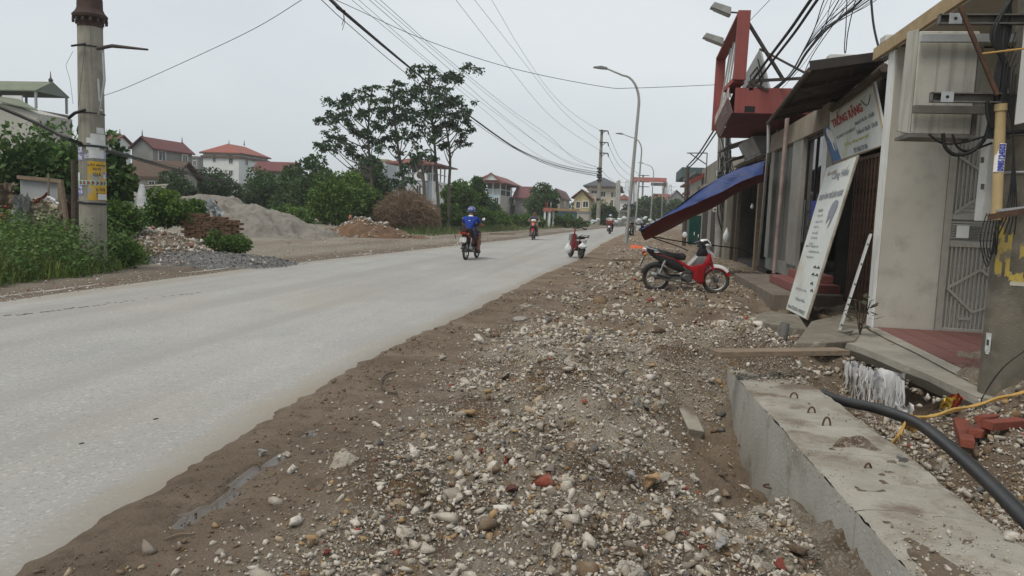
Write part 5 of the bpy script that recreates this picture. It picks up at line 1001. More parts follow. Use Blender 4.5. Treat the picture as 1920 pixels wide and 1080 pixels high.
# ---- riders
def skin_obj(name, J, E_, mat, par, sub=2, root=0):
    keys = list(J); idx = {k: i for i, k in enumerate(keys)}; me = bpy.data.meshes.new(name); off = parent_loc(par)
    me.from_pydata([tuple(Vector(J[k][0])-off) for k in keys], [(idx[a], idx[b]) for a, b in E_], []); me.materials.append(mat)
    o = bpy.data.objects.new(name, me); COL.objects.link(o); o.parent = par
    o.modifiers.new('skin', 'SKIN'); sv = me.skin_vertices[0].data
    for k in keys:
        r = J[k][1]; sv[idx[k]].radius = r if isinstance(r, tuple) else (r, r); sv[idx[k]].use_root = (idx[k] == root)
    s_ = o.modifiers.new('sub', 'SUBSURF'); s_.levels = sub; s_.render_levels = sub
    me.polygons.foreach_set('use_smooth', [True]*len(me.polygons)); return o
def rider(label, shirt, shorts, loc, rot, helmet=None, feet=None, long=False, mask=False, collar=None, strap=False, hair=None, stretch=1):
    p = thing('person', label, 'person', (0, 0, 0))
    J = dict(pel=((-.27, 0, .84), (.125, .14)), wai=((-.26, 0, .98), (.095, .125)), che=((-.22, 0, 1.13), (.105, .15)), nec=((-.175, 0, 1.29), .055), hd=((-.145, 0, 1.355), .065), hd2=((-.13, 0, 1.44), (.09, .078)), top=((-.14, 0, 1.51), .06))
    E_ = [('pel', 'wai'), ('wai', 'che'), ('che', 'nec'), ('nec', 'hd'), ('hd', 'hd2'), ('hd2', 'top')]
    for s, n in ((1, 'l'), (-1, 'r')):
        J['sh'+n] = ((-.19, s*.18, 1.215), .055); J['el'+n] = ((.0, s*.29, 1.02), .042); J['wr'+n] = ((.155, s*.29, 1.01), .03); J['ha'+n] = ((.19, s*.29, 1.02), (.028, .035))
        J['hi'+n] = ((-.2, s*.1, .83), .085); J['kn'+n] = ((.13, s*.19, .73), .06); J['ca'+n] = ((.05, s*.2, .55), .052); J['an'+n] = ((-.02, s*.19, .30), .036); J['to'+n] = ((.11, s*.2, .255), (.035, .025))
        E_ += [('che', 'sh'+n), ('sh'+n, 'el'+n), ('el'+n, 'wr'+n), ('wr'+n, 'ha'+n), ('pel', 'hi'+n), ('hi'+n, 'kn'+n), ('kn'+n, 'ca'+n), ('ca'+n, 'an'+n), ('an'+n, 'to'+n)]
    body = skin_obj('body', J, E_, skin_m, p)
    for s in (-1, 1):
        m = MB()
        for k in range(4): y = s*(.255+.022*k); m.tube([(.17, y, 1.02), (.205, y, 1.022), (.215, y, .995), (.195, y, .98)], [.011, .0105, .0095, .008], 6)
        m.tube([(.165, s*.262, 1.0), (.175, s*.245, .98), (.195, s*.25, .972)], [.012, .01, .008], 6); m.build('fingers', skin_m, p)
    G = lambda k, g: (J[k][0], tuple(x+g for x in J[k][1]) if isinstance(J[k][1], tuple) else J[k][1]+g)
    js = {k: G(k, .016) for k in ('pel', 'wai', 'che', 'shl', 'shr')}; js['nk'] = ((-.19, 0, 1.25), (.075, .10)); js['pel'] = ((-.28, 0, .82), (.14, .165)); ee = [('pel', 'wai'), ('wai', 'che'), ('che', 'nk'), ('che', 'shl'), ('che', 'shr')]
    for n, s in (('l', 1), ('r', -1)):
        e1 = ((-.05, s*.255, 1.08), .062); js['sl'+n] = e1; ee.append(('sh'+n, 'sl'+n))
        if long: js['el'+n] = G('el'+n, .014); js['wr'+n] = G('wr'+n, .014); ee += [('sl'+n, 'el'+n), ('el'+n, 'wr'+n)]
    skin_obj('shirt', js, ee, shirt, p)
    jp = {'pel': G('pel', .02)}; ep = []
    for n, s in (('l', 1), ('r', -1)):
        jp['hi'+n] = G('hi'+n, .02); jp['th'+n] = ((.03, s*.165, .76), .085); ep += [('pel', 'hi'+n), ('hi'+n, 'th'+n)]
        if long: jp['kn'+n] = G('kn'+n, .018); jp['ca'+n] = G('ca'+n, .018); jp['an'+n] = G('an'+n, .02); ep += [('th'+n, 'kn'+n), ('kn'+n, 'ca'+n), ('ca'+n, 'an'+n)]
    skin_obj('trousers' if long else 'shorts', jp, ep, shorts, p)
    for s in (-1, 1): MB().box((.05, s*.2, .232), (.24, .09, .03)).beam((.08, s*.155, .28), (.08, s*.245, .28), .05, .012).build('sandal', feet or dark_steel, p, bevel=.012)
    f = MB()
    for s in (-1, 1): f.sph((-.13, s*.082, 1.42), (.018, .012, .03))
    f.sph((-.04, 0, 1.415), (.016, .014, .022)); f.build('ears_and_nose', skin_m, p); f = MB()
    for s in (-1, 1): f.sph((-.052, s*.032, 1.445), (.008, .014, .007))
    f.tube([(-.05, -.025, 1.38), (-.043, 0, 1.378), (-.05, .025, 1.38)], .006, 5); f.build('eyes_and_mouth', M('dark eyes', (.03, .02, .018), None), p)
    if helmet is not None:
        m = MB(); b = len(m.v); m.sph((-.14, 0, 1.455), (.135, .118, .118), 20, 12); m.v = [(x, y, max(z, 1.425-.25*(x+.14)*(1 if x > -.14 else .2))) for x, y, z in m.v]; h = m.build('helmet', helmet, p, smooth=60)
        MB().lathe((-.14, 0, 1.42), (0, 0, 1), [(.118, 0), (.125, .008), (.118, .018)], 20).build('helmet_rim', M('helmet rim', (.25, .27, .45), None), h); MB().grid(lambda u, v: (-.02+.07*v, -.09+.18*u, 1.455-.02*v-.15*(u-.5)**2), 8, 2).build('peak', helmet, h, solid=.008)
        sp2 = MB()
        for a in (-.5, .5): sp2.sph((-.255, a*.09, 1.49), (.012, .018, .014))
        sp2.build('helmet_decal', white_ink, h)
        MB().tube([(-.11, .105, 1.43), (-.09, .07, 1.34), (-.08, 0, 1.325), (-.09, -.07, 1.34), (-.11, -.105, 1.43)], .007, 5).build('chin_strap', black_rubber, h)
    hm = MB().sph((-.155, 0, 1.45 if helmet is not None else 1.462), (.098, .088, .088), 16, 10); hm.v = [(x, y, max(z, 1.40 if x < -.15 else 1.475)) for x, y, z in hm.v]; hm.build('hair', M('black hair', (.012, .011, .011), None, rough=.6), p, smooth=60)
    if collar is not None: MB().lathe((-.185, 0, 1.262), (.25, 0, 1), [(.085, 0), (.072, .035), (.068, .035), (.08, .0)], 18).build('collar', collar, p)
    if strap: MB().tube([(-.33, .15, 1.24), (-.36, .0, 1.08), (-.35, -.14, .95)], .018, 6).build('bag_strap', dark_steel, p)
    if collar is not None: MB().poly([(-.334, .02, 1.165), (-.334, -.02, 1.165), (-.338, -.02, 1.13), (-.338, .02, 1.13)]).build('back_logo', white_ink, p, smooth=None)
    p.location = loc; p.rotation_euler = (0, 0, rot); return p
blue_s = M('royal blue shirt', (.012, .045, .30), (.009, .035, .23), 9, .85, .3, 30); navy = M('navy shorts', (.022, .028, .055), None, rough=.9); helm = M('violet blue helmet', (.10, .12, .34), (.08, .10, .3), 6, .3, coat=.4)
L0 = PX(877, 488, z=0); rb = rad(90+4)
L1 = (L0.x-.02, L0.y+.6, 0.0); rotb = rad(86)
motorbike('dark maroon motorbike with a rear luggage rack, ridden by the person in blue', M('maroon bike paint', (.10, .022, .022), None, rough=.35), M('maroon bike accent', (.16, .03, .03), None), M('maroon tail', (.12, .02, .02), None, rough=.3), L1, rotb, opts=('ride', 'rack'), plate=('29-X3', '453.21'), cowl=black_plastic)
rider('person in a royal blue shirt, dark shorts and violet helmet riding away on a motorbike', blue_s, navy, L1, rotb, helmet=helm, feet=M('brown sandal', (.09, .06, .045), None), collar=white_ink)
L2 = PX(998, 450, z=0); rot2 = rad(-90+2)
motorbike('orange and red motorbike seen from the front, ridden toward the viewer', M('black bike paint', (.02, .02, .022), None, rough=.3), white_paint, M('orange bike paint', (.55, .13, .07), None, rough=.35), (L2.x, L2.y+.5, 0), rot2, opts=('ride', 'nomirror'), cowl=white_paint, fender=M('bright red bike paint', (.40, .02, .03), None, rough=.3))
rider('bareheaded person in a grey t-shirt and shorts riding the orange motorbike', M('grey violet shirt', (.085, .08, .11), (.07, .066, .09), 8, .9), M('pale patterned shorts', (.16, .13, .12), None), (L2.x, L2.y+.5, 0), rot2)
L3_ = PX(1143, 439, z=0.0); rot3 = rad(90-4)
motorbike('motorbike with a red carrier box on the back, farthest of the ridden motorbikes', M('black bike paint', (.02, .02, .022), None, rough=.3), white_paint, black_plastic, (L3_.x, L3_.y+.6, 0), rot3, opts=('ride', 'crate'))
rider('person in a white jacket with a cross strap riding away far down the road', M('off white jacket', (.52, .52, .50), None, rough=.9), navy, (L3_.x, L3_.y+.6, 0), rot3, helmet=M('pale helmet', (.45, .47, .55), None, rough=.4), long=True, strap=True)
L4_ = PX(1178, 447, z=0.0)
motorbike('dark motorbike parked behind the nearest street lamp at the road edge', M('dark bike paint', (.03, .035, .033), None, rough=.35), grey_plastic, M('dark tail', (.05, .05, .05), None), (L4_.x+.15, L4_.y+.3, 0.0), rad(80), opts=(), plate=('29-Y7', '308.15'))
# ---- small electric scooter
def escooter():
    t = thing('electric_scooter', 'small red and black electric scooter with white bags parked on the road edge', 'electric scooter', (0, 0, 0))
    wheel(t, .46, tyre_dusty, .22, .05, False); wheel(t, -.46, tyre_dusty, .22, .055, False)
    red_e = M('red scooter paint', (.36, .02, .03), None, rough=.35)
    m = MB()
    for s in (-1, 1): m.cyl((.46, s*.08, .22), (.36, s*.07, .56), .018)
    m.build('fork', dark_steel, t); MB().cyl((.37, 0, .54), (.27, 0, .97), .022).build('steering_column', red_e, t)
    arc_strip(MB(), .46, .22, .25, 30, 140, .06, drop=.05).build('front_fender', black_plastic, t, smooth=60); arc_strip(MB(), -.46, .22, .26, 40, 170, .07, drop=.06).build('rear_fender', black_plastic, t, smooth=60)
    shell(MB(), [(.22, .32), (.26, .32), (.35, .55), (.34, .8), (.29, .8), (.27, .55)], .055, .07).build('leg_shield', M('scooter dark shield', (.22, .03, .035), None, rough=.5), t, smooth=60)
    MB().tube([(.3, .1, .45), (.16, .12, .28), (-.15, .12, .27), (-.36, .12, .42), (-.5, .11, .62)], .02, 6).tube([(.3, -.1, .45), (.16, -.12, .28), (-.15, -.12, .27), (-.36, -.12, .42), (-.5, -.11, .62)], .02, 6).build('frame', red_e, t)
    MB().b2((-.12, -.14, .24), (.2, .14, .3)).build('footboard', black_plastic, t, bevel=.01); MB().b2((-.38, -.11, .3), (-.12, .11, .58)).build('battery_box', black_plastic, t, bevel=.03)
    shell(MB(), [(-.46, .66), (-.1, .62), (-.06, .68), (-.12, .72), (-.44, .74)], .1, .08).build('seat', seat_vinyl, t, smooth=70)
    MB().tube([(-.44, .13, .72), (-.7, .13, .78), (-.7, -.13, .78), (-.44, -.13, .72)], .012, 6).b2((-.7, -.12, .7), (-.42, .12, .74)).build('rear_rack', dark_steel, t)
    MB().cyl((-.46, .1, .22), (-.4, .1, .55), .025).cyl((-.46, -.1, .22), (-.4, -.1, .55), .025).build('shock_absorber', dark_steel, t)
    MB().box((-.62, 0, .55), (.02, .17, .1)).build('number_plate', plate_m, t)
    MB().tube([(.2, .36, .98), (.24, .2, 1.02), (.27, 0, .96), (.24, -.2, 1.02), (.2, -.36, .98)], .014, 6).build('handlebar', dark_steel, t)
    for s in (-1, 1): MB().cyl((.19, s*.38, .975), (.225, s*.25, 1.0), .02).build('grip', black_rubber, t); MB().tube([(.24, s*.18, 1.02), (.22, s*.2, 1.15)], .006, 5).sph((.21, s*.2, 1.19), (.012, .05, .04)).build('mirror', dark_steel, t)
    MB().sph((.33, 0, .80), (.04, .06, .05)).build('headlight', head_l, t); MB().b2((.3, -.11, .55), (.5, .11, .78)).build('front_basket', M('basket grey', (.22, .22, .215), None), t); MB().cyl((0, .1, .25), (.02, .2, .0), .012).build('side_stand', dark_steel, t)
    return t
es = escooter(); E0 = PX(1077, 485, z=0); es.location = (E0.x, E0.y+.45, 0.005); es.rotation_euler = (.06, 0, rad(116))
bag_m = M('white plastic bag', (.66, .68, .68), (.56, .58, .59), 5, .5, .3, 20)
for (du, dv, w, h, lab) in ((-12, -20, .3, .36, 'white plastic bag hanging on the left side of the electric scooter'), (15, -24, .36, .2, 'white bundle tied behind the seat of the electric scooter')):
    c = PX(1077+du, 485+dv, y=E0.y+(.25 if du < 0 else -.15)); o = thing('plastic_bag', lab, 'bag', c)
    MB().grid(lambda u, v: c+V(w*.4*(math.sin(math.pi*v*.93+.12)**.7)*(.45+.75*v)*math.cos(2*math.pi*u)*(1+1.1*float(fbm(math.cos(2*math.pi*u)*2+9, v*4+math.sin(2*math.pi*u)*2, 3, 4))), w*.3*(.4+.7*v)*math.sin(math.pi*v*.93+.12)**.7*math.sin(2*math.pi*u)*(1+.8*float(fbm(math.cos(2*math.pi*u)*3+2, v*5, 3, 6))), h*(.5-v)), 20, 14).build('bag_body', bag_m, o, smooth=70)
# ---------------------------------------------------------------- foliage
def leafmat(name, c, c2, rand=.35): return M(name, c, c2, .6, .65, detail=3, lo=.4, hi=.6, rand=rand, trans=.22, spec=.25)
lf_dark = leafmat('dark leaf', (.044, .09, .034), (.07, .122, .046)); lf_mid = leafmat('mid leaf', (.068, .13, .034), (.10, .175, .048)); lf_bright = leafmat('bright vine leaf', (.115, .195, .036), (.07, .135, .03)); lf_grey = leafmat('grey green leaf', (.065, .10, .052), (.048, .08, .04)); lf_tall = leafmat('feathery leaf', (.034, .072, .036), (.052, .095, .044), .3); lf_citrus = leafmat('glossy leaf', (.042, .085, .024), (.07, .12, .034)); lf_weed = leafmat('weed leaf', (.095, .165, .04), (.065, .12, .03)); lf_grass = leafmat('grass blade', (.12, .20, .04), (.16, .19, .06))
lf_mid2 = leafmat('highlight dark leaf', (.05, .10, .03), (.075, .128, .04)); bark = M('bark', (.13, .115, .095), (.08, .07, .055), 6, .95, .3, 40, stretch=(3, 3, .6)); bark_d = M('dark bark', (.05, .044, .036), (.03, .027, .022), 6, .95)
LF2 = {'dark leaf': lf_mid2, 'mid leaf': lf_bright, 'bright vine leaf': lf_weed, 'grey green leaf': lf_dark, 'glossy leaf': lf_mid, 'weed leaf': lf_mid}  # second tone, mostly lighter, that paints highlights into the crowns
def leaf_quads(P, D, size, wide=.36):
    n = len(P); D = D/np.linalg.norm(D, axis=1)[:, None]; r = RNG.normal(size=(n, 3)); s = np.cross(D, r); s /= np.linalg.norm(s, axis=1)[:, None]+1e-9
    L_ = size[:, None]*D; w = size[:, None]*wide*s; nn = np.cross(D, s)*size[:, None]*.12
    v = np.stack([P, P+.45*L_+w-nn, P+L_, P+.45*L_-w-nn], 1).reshape(-1, 3); f = np.arange(4*n).reshape(n, 4); return v, f
def leaf_obj(name, parts, mat, par, kind=None):
    off = np.array(parent_loc(par)) if par is not None else 0; vs, fs, b = [], [], 0
    for v, f in parts: vs.append(v-off); fs.append(f+b); b += len(v)
    o = link_mesh(name, np_mesh(name, np.concatenate(vs), np.concatenate(fs), mat), None, par)
    if kind: o['kind'] = kind
    return o
def lumps_leaves(C_, R_, per, size, droop=.3, wide=.36, flat=.8, shell=.55):
    C_ = np.array(C_, float); R_ = np.array(R_, float); n = np.maximum((per*(R_/R_.mean())**2).astype(int), 8); i = np.repeat(np.arange(len(C_)), n); d = RNG.normal(size=(len(i), 3)); d /= np.linalg.norm(d, axis=1)[:, None]
    rr = R_[i]*(shell+(1.05-shell)*RNG.random(len(i))**.7); P = C_[i]+d*rr[:, None]*np.array([1, 1, flat]); D = d+RNG.normal(size=d.shape)*.6; D[:, 2] -= droop
    return leaf_quads(P, D, size*RNG.uniform(.6, 1.35, len(i)), wide)
def bush(label, u, vt, vb, wpx, y, mat, leaf=.2, n=5200, name='bush', cat='bush', group=None, depth=.8, lum=28, trunk=True, zb=None, wide=.36):
    """crown that fills the outline wpx wide between vt and vb (pixels of the photograph) at distance y"""
    b = PX(u, vb, y=y); t = PX(u, vt, y=y); hx = (PX(u+wpx/2, vb, y=y).x-PX(u-wpx/2, vb, y=y).x)/2; H = t.z-b.z; base = Vector((b.x, y, max(-.1, min(b.z, .4)) if zb is None else zb))
    o = thing(name, label, cat, base, group); C_, R_ = [], []
    for k in range(lum):
        while True:
            q = RNG.uniform(-1, 1, 3)
            if q[0]**2+q[1]**2+q[2]**2 < 1: break
        q /= max(.35, np.linalg.norm(q)**.35); r = RNG.uniform(.15, .37)*min(hx, H*.6)
        zz = b.z+H*(.5+.5*q[2]*.82); wz = 1-.45*max(0, q[2])
        C_.append((b.x+q[0]*(hx-r*.8)*wz, y+q[1]*hx*depth*.8, zz)); R_.append(r)
    for k in range(lum//2):  # body
        q = RNG.uniform(-1, 1, 3)*.55; C_.append((b.x+q[0]*hx, y+q[1]*hx*depth, b.z+H*(.42+.3*q[2]))); R_.append(.42*min(hx, H*.6))
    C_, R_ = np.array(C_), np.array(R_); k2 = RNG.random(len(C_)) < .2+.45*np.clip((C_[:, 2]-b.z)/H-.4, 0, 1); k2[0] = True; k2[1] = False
    leaf_obj('crown', [lumps_leaves(C_[~k2], R_[~k2], n/len(C_), leaf, wide=wide)], mat, o); leaf_obj('highlight_leaves', [lumps_leaves(C_[k2], R_[k2]*1.06, n/len(C_), leaf*.9, wide=wide*.85)], LF2[mat.name], o)  # clumps in a second tone, more towards the top: highlights put into leaf colour
    if trunk:
        m = MB(); m.tube([base+V(0, 0, -.3), (b.x+hx*.04, y, b.z+H*.4)], [.03+hx*.05, .02+hx*.03], 7)
        for k in range(0, lum, 3): m.tube([(b.x, y, b.z+H*.15), (b.x*.5+C_[k][0]*.5, y*.5+C_[k][1]*.5, b.z*.4+C_[k][2]*.6), C_[k]], [.02+hx*.03, .02+hx*.014, .01], 5)
        m.build('trunk', bark_d, o)
    return o
def tall_tree(label, trunk, clumps, y, leaf=.2, per=230, group='tall feathery trees by the dirt lay-by'):
    T_ = [PX(u, v, y=y) for u, v in trunk]; T_[0].z = -.1; o = thing('tree', label, 'tree', T_[0], group); m = MB(); n = len(T_); r0 = .115
    sp_ = smooth_path(T_, 16); m.tube(sp_, [r0*(1-.8*i/16)+.02 for i in range(17)], 8); C_, R_ = [], []; br = MB()
    for (u, v, r) in clumps:
        c = PX(u, v, y=y+random.uniform(-1.6, 1.6)); rr = r/1444*y*.95; C_.append(c[:]); R_.append(rr)
        j = min(range(17), key=lambda i: abs(sp_[i].z-(c.z-1.2-.25*abs(c.x-sp_[i].x)))+.0*i); a = sp_[j]
        br.tube([a, a.lerp(c, .5)+V(0, 0, -.15*(c-a).length*.5), c], [.05, .035, .015], 5)
    m.build('trunk', bark, o); br.build('branches', bark, o)
    C2, R2 = [], []
    for c, r in zip(C_, R_):
        for k in range(4): d = RNG.normal(size=3)*r*np.array([.62, .5, .42]); C2.append(np.array(c)+d); R2.append(r*.5)
    P, D, sz = [], [], []
    for c, r in zip(C2, R2):
        nl = int(per*(r/.25)**1.6/4)+8; a = RNG.uniform(0, 6.283, nl); el = RNG.uniform(-.9, .5, nl); d = np.stack([np.cos(a)*np.cos(el), np.sin(a)*np.cos(el), np.sin(el)], -1)
        t = RNG.random(nl)[:, None]; P.append(c+d*r*1.1*t-np.array([0, 0, 1])*r*.6*t*t); dd = d.copy(); dd[:, 2] -= .55; D.append(dd+RNG.normal(size=d.shape)*.35); sz.append(leaf*RNG.uniform(.5, 1.2, nl))
    leaf_obj('crown', [leaf_quads(np.concatenate(P), np.concatenate(D), np.concatenate(sz), .3)], lf_tall, o); return o
tall_tree('leftmost tall feathery tree with its crown spreading to the left', [(703, 420), (699, 375), (696, 330), (691, 270), (692, 215), (698, 160)], [(700, 160, 13), (690, 180, 17), (668, 188, 18), (640, 192, 22), (614, 212, 20), (602, 224, 12), (650, 178, 14), (655, 215, 18), (682, 212, 18), (702, 200, 17), (706, 225, 15), (690, 245, 17), (665, 250, 14), (618, 245, 17), (611, 263, 19), (640, 260, 18), (650, 281, 15), (670, 286, 18), (625, 277, 14), (700, 265, 15), (717, 272, 13), (721, 240, 9), (631, 205, 14), (606, 275, 10), (690, 295, 12), (660, 230, 12)], 50)
tall_tree('slender tall feathery tree second from the left, behind the brush pile', [(764, 410), (757, 350), (750, 300), (744, 260), (738, 205), (738, 160)], [(740, 155, 14), (725, 180, 17), (750, 178, 17), (736, 200, 17), (720, 205, 13), (746, 220, 19), (731, 227, 15), (762, 200, 13), (766, 225, 15), (714, 236, 11), (756, 246, 17), (740, 263, 13), (771, 252, 13), (726, 256, 8), (776, 272, 11), (717, 263, 11), (750, 285, 10), (742, 168, 12)], 52)
tall_tree('tallest feathery tree with a dense top under the power lines', [(826, 425), (822, 385), (818, 320), (814, 260), (808, 200), (803, 130)], [(805, 124, 9), (785, 134, 19), (810, 145, 21), (830, 139, 15), (850, 140, 15), (872, 134, 21), (862, 150, 13), (800, 165, 23), (820, 170, 23), (790, 185, 21), (776, 170, 17), (836, 180, 21), (850, 192, 19), (812, 200, 23), (780, 206, 19), (838, 210, 20), (866, 205, 15), (871, 192, 12), (800, 226, 19), (820, 233, 17), (851, 230, 13), (880, 216, 9), (790, 245, 13), (772, 222, 13), (760, 190, 12), (815, 255, 12)], 51)
tall_tree('tall feathery tree on the right of the group with sparse low tufts', [(842, 400), (842, 350), (844, 300), (840, 260), (833, 215)], [(870, 260, 13), (856, 266, 9), (832, 264, 10), (826, 246, 12), (878, 243, 11), (862, 240, 10), (886, 241, 5), (830, 275, 8), (845, 225, 12), (858, 212, 12), (868, 226, 10)], 53)
tall_tree('young thin tree with drooping tufts between the tall trunks', [(800, 400), (795, 350), (790, 310), (775, 265)], [(770, 292, 11), (800, 285, 13), (786, 288, 11), (762, 312, 13), (752, 322, 10), (776, 300, 10), (812, 292, 9), (745, 335, 10), (766, 335, 11), (755, 350, 10)], 49)
lfg = 'bushes and trees behind the dirt lay-by'
for a in (
 ('dark tree behind the sand heap, its top left of the tall trees', 586, 285, 425, 110, 56, lf_dark, .26, 6500),
 ('dark green tree just left of the tallest bushes', 545, 305, 420, 90, 58, lf_dark, .26, 5000),
 ('broad dark tree below the maroon roof', 498, 312, 415, 100, 60, lf_dark, .26, 5500),
 ('feathery grey-green tree behind the sand heap, below the white house', 405, 308, 412, 110, 52, lf_grey, .22, 6000),
 ('low grey-green tree left of the sand heap top', 330, 318, 400, 80, 45, lf_grey, .2, 4000),
 ('dark tree behind the leftmost tall trunk', 690, 288, 410, 105, 56, lf_dark, .25, 6500),
 ('bright green vine-covered bush, largest in the middle', 636, 308, 432, 128, 43, lf_bright, .19, 11000),
 ('low bright shrub at the right end of the sand heap', 545, 382, 432, 90, 39, lf_mid, .16, 4500),
 ('shrub between the vine-covered bush and the brush pile', 700, 352, 432, 70, 45, lf_mid, .18, 4500),
 ('round green tree in front of the pale blue house, right of the tall trunks', 862, 322, 428, 70, 62, lf_mid, .26, 5000),
 ('dark round tree touching the pale blue balcony house', 893, 326, 420, 46, 66, lf_dark, .26, 3600),
 ('green bush at the foot of the rightmost tall trunk', 838, 380, 434, 80, 54, lf_mid, .2, 4500),
 ('low bush behind the rider in blue', 900, 385, 434, 70, 57, lf_mid, .2, 3800),
 ('round bright bush right of the rider in blue', 937, 392, 432, 44, 62, lf_bright, .18, 2600),
 ('dark bush by the pale concrete fence posts', 920, 372, 425, 50, 74, lf_dark, .24, 2500),
 ('leafy tree before the maroon roofs near the road', 1016, 340, 418, 70, 96, lf_dark, .34, 4500),
 ('low hedge beyond the rider on the orange motorbike', 985, 398, 428, 100, 76, lf_mid, .24, 3600),
 ('low hedge by the small roadside gateway', 1060, 402, 426, 100, 84, lf_mid, .26, 3200),
 ('dark tree hiding the cream house behind the far power pole', 1132, 368, 424, 50, 115, lf_dark, .4, 2600),
 ('dark tree in the middle distance behind the street lamps', 1208, 362, 420, 44, 150, lf_dark, .5, 3000),
 ('dark tall tree left of the gantry legs', 1228, 358, 416, 46, 156, lf_dark, .5, 3000),
 ('far green tree right of the street lamps', 1262, 372, 412, 60, 160, lf_grey, .5, 2600),
 ('dark tree behind the nearest lamp pole', 1180, 378, 420, 40, 152, lf_dark, .5, 2200)):
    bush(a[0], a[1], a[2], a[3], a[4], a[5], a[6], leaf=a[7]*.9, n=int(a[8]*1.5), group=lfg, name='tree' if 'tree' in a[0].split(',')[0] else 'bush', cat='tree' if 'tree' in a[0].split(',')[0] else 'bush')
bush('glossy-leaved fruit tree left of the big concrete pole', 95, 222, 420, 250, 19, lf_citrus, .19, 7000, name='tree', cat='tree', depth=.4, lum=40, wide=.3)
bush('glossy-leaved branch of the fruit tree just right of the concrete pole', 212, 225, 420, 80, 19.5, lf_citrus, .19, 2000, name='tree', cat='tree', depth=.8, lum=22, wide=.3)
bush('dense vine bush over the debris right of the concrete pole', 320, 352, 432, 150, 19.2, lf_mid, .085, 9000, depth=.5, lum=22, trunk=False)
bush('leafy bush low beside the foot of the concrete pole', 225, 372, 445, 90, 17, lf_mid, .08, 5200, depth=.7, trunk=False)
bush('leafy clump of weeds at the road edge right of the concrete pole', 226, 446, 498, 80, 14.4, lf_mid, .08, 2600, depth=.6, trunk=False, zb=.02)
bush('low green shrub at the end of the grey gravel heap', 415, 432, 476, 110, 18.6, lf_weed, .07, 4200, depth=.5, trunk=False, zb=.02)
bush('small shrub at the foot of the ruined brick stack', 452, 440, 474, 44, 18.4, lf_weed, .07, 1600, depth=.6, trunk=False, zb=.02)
# background wood so that the horizon is closed
P = []; 
for k in range(260):
    a = RNG.uniform(-1.25, .1); dd = RNG.uniform(190, 420); P.append((dd*math.sin(a), dd*math.cos(a), RNG.uniform(.5, 2.2)))
for k in range(110): P.append((RNG.uniform(9, 60), RNG.uniform(170, 330), RNG.uniform(.5, 2.0)))
P = [p for p in P if abs(p[0]-np.interp(p[1], EY, EX)) > 11]
fw = leaf_obj('far_wood', [lumps_leaves(P, RNG.uniform(2.5, 5, len(P)), 130, 1.5, flat=.8)], lf_grey, None, 'stuff')
# weeds and grass on the left roadside
def in_weeds(n):
    x = RNG.uniform(-21, -9.4, n); y = RNG.uniform(8, 19.5, n); lim = np.interp(y, [8, 10.4, 11.3, 12.4, 14, 16.2, 17, 19.5], [-9.0, -9.5, -9.65, -9.55, -9.9, -10.9, -12.2, -14.0]); lim = lim+.35*fbm(y*1.5, y*0, 3, 51); k = x < lim; return x[k], y[k], (lim-x)[k]
x, y, d = in_weeds(5200); k = RNG.random(len(x)) < np.clip(1.15-d*.12, .25, 1); x, y, d = x[k], y[k], d[k]; h = np.clip(.3+.95*d+.35*fbm(x*1.2, y*1.2, 3, 52)+.35*np.exp(-((x+10.1)**2+(y-12.9)**2)/.8), .15, 1.0)*RNG.uniform(.6, 1.1, len(x)); z0 = lz(x, y)
nl = 26; i = np.repeat(np.arange(len(x)), nl); t = RNG.random(len(i)); a = RNG.uniform(0, 6.283, len(i)); r = RNG.uniform(.0, .16, len(i))*(.5+h[i])
P = np.stack([x[i]+r*np.cos(a), y[i]+r*np.sin(a), z0[i]+h[i]*t], -1); D = np.stack([np.cos(a), np.sin(a), RNG.uniform(-.3, .8, len(i))], -1)
kz = np.sign(vnoise(x*.7, y*.7, 55)-.45)[i]
leaf_obj('weeds', [leaf_quads(P[kz > 0], D[kz > 0], RNG.uniform(.035, .085, (kz > 0).sum()), .4)], lf_weed, None, 'stuff'); leaf_obj('tall_weeds', [leaf_quads(P[kz <= 0], D[kz <= 0], RNG.uniform(.04, .1, (kz <= 0).sum()), .3)], lf_mid, None, 'stuff')
def blades(x, y, z, h, lean=.5):
    n = len(x); a = RNG.uniform(0, 6.283, n); l = RNG.uniform(.15, lean, n)*h; w = RNG.uniform(.006, .012, n); dx, dy = np.cos(a), np.sin(a); sx, sy = -dy*w, dx*w; vs = []
    for t, ww in ((0, 1.), (.5, .8), (1, .12)):
        for s in (-1, 1): vs.append(np.stack([x+dx*l*t*t+s*sx*ww, y+dy*l*t*t+s*sy*ww, z+h*t*(1-.18*t)], -1))
    v = np.stack(vs, 1).reshape(-1, 3); b = np.arange(n)[:, None]*6; f = np.concatenate([b+np.array([[0, 1, 3, 2]]), b+np.array([[2, 3, 5, 4]])]); return v, f
x, y, d = in_weeds(60000); k = (d < 2.2) & (RNG.random(len(x)) < np.clip(fbm(x*.9, y*.9, 3, 57)*3+.7, .1, 1)*np.exp(-d*.5)); x, y, d = x[k], y[k], d[k]
leaf_obj('grass', [blades(x, y, lz(x, y), np.clip(.25+.4*d, .2, .9)*RNG.uniform(.6, 1.3, len(x)))], lf_grass, None, 'stuff')
n = 13000; y = RNG.uniform(40, 80, n); x = le_(y)-RNG.uniform(5.6, 12, n)*(1-.005*y); leaf_obj('verge_grass', [blades(x, y, lz(x, y), RNG.uniform(.1, .9, n)*np.clip(.5+2.5*fbm(x*.35, y*.35, 3, 66), .1, 1.2))], leafmat('far grass', (.085, .14, .04), (.12, .14, .055)), None, 'stuff')
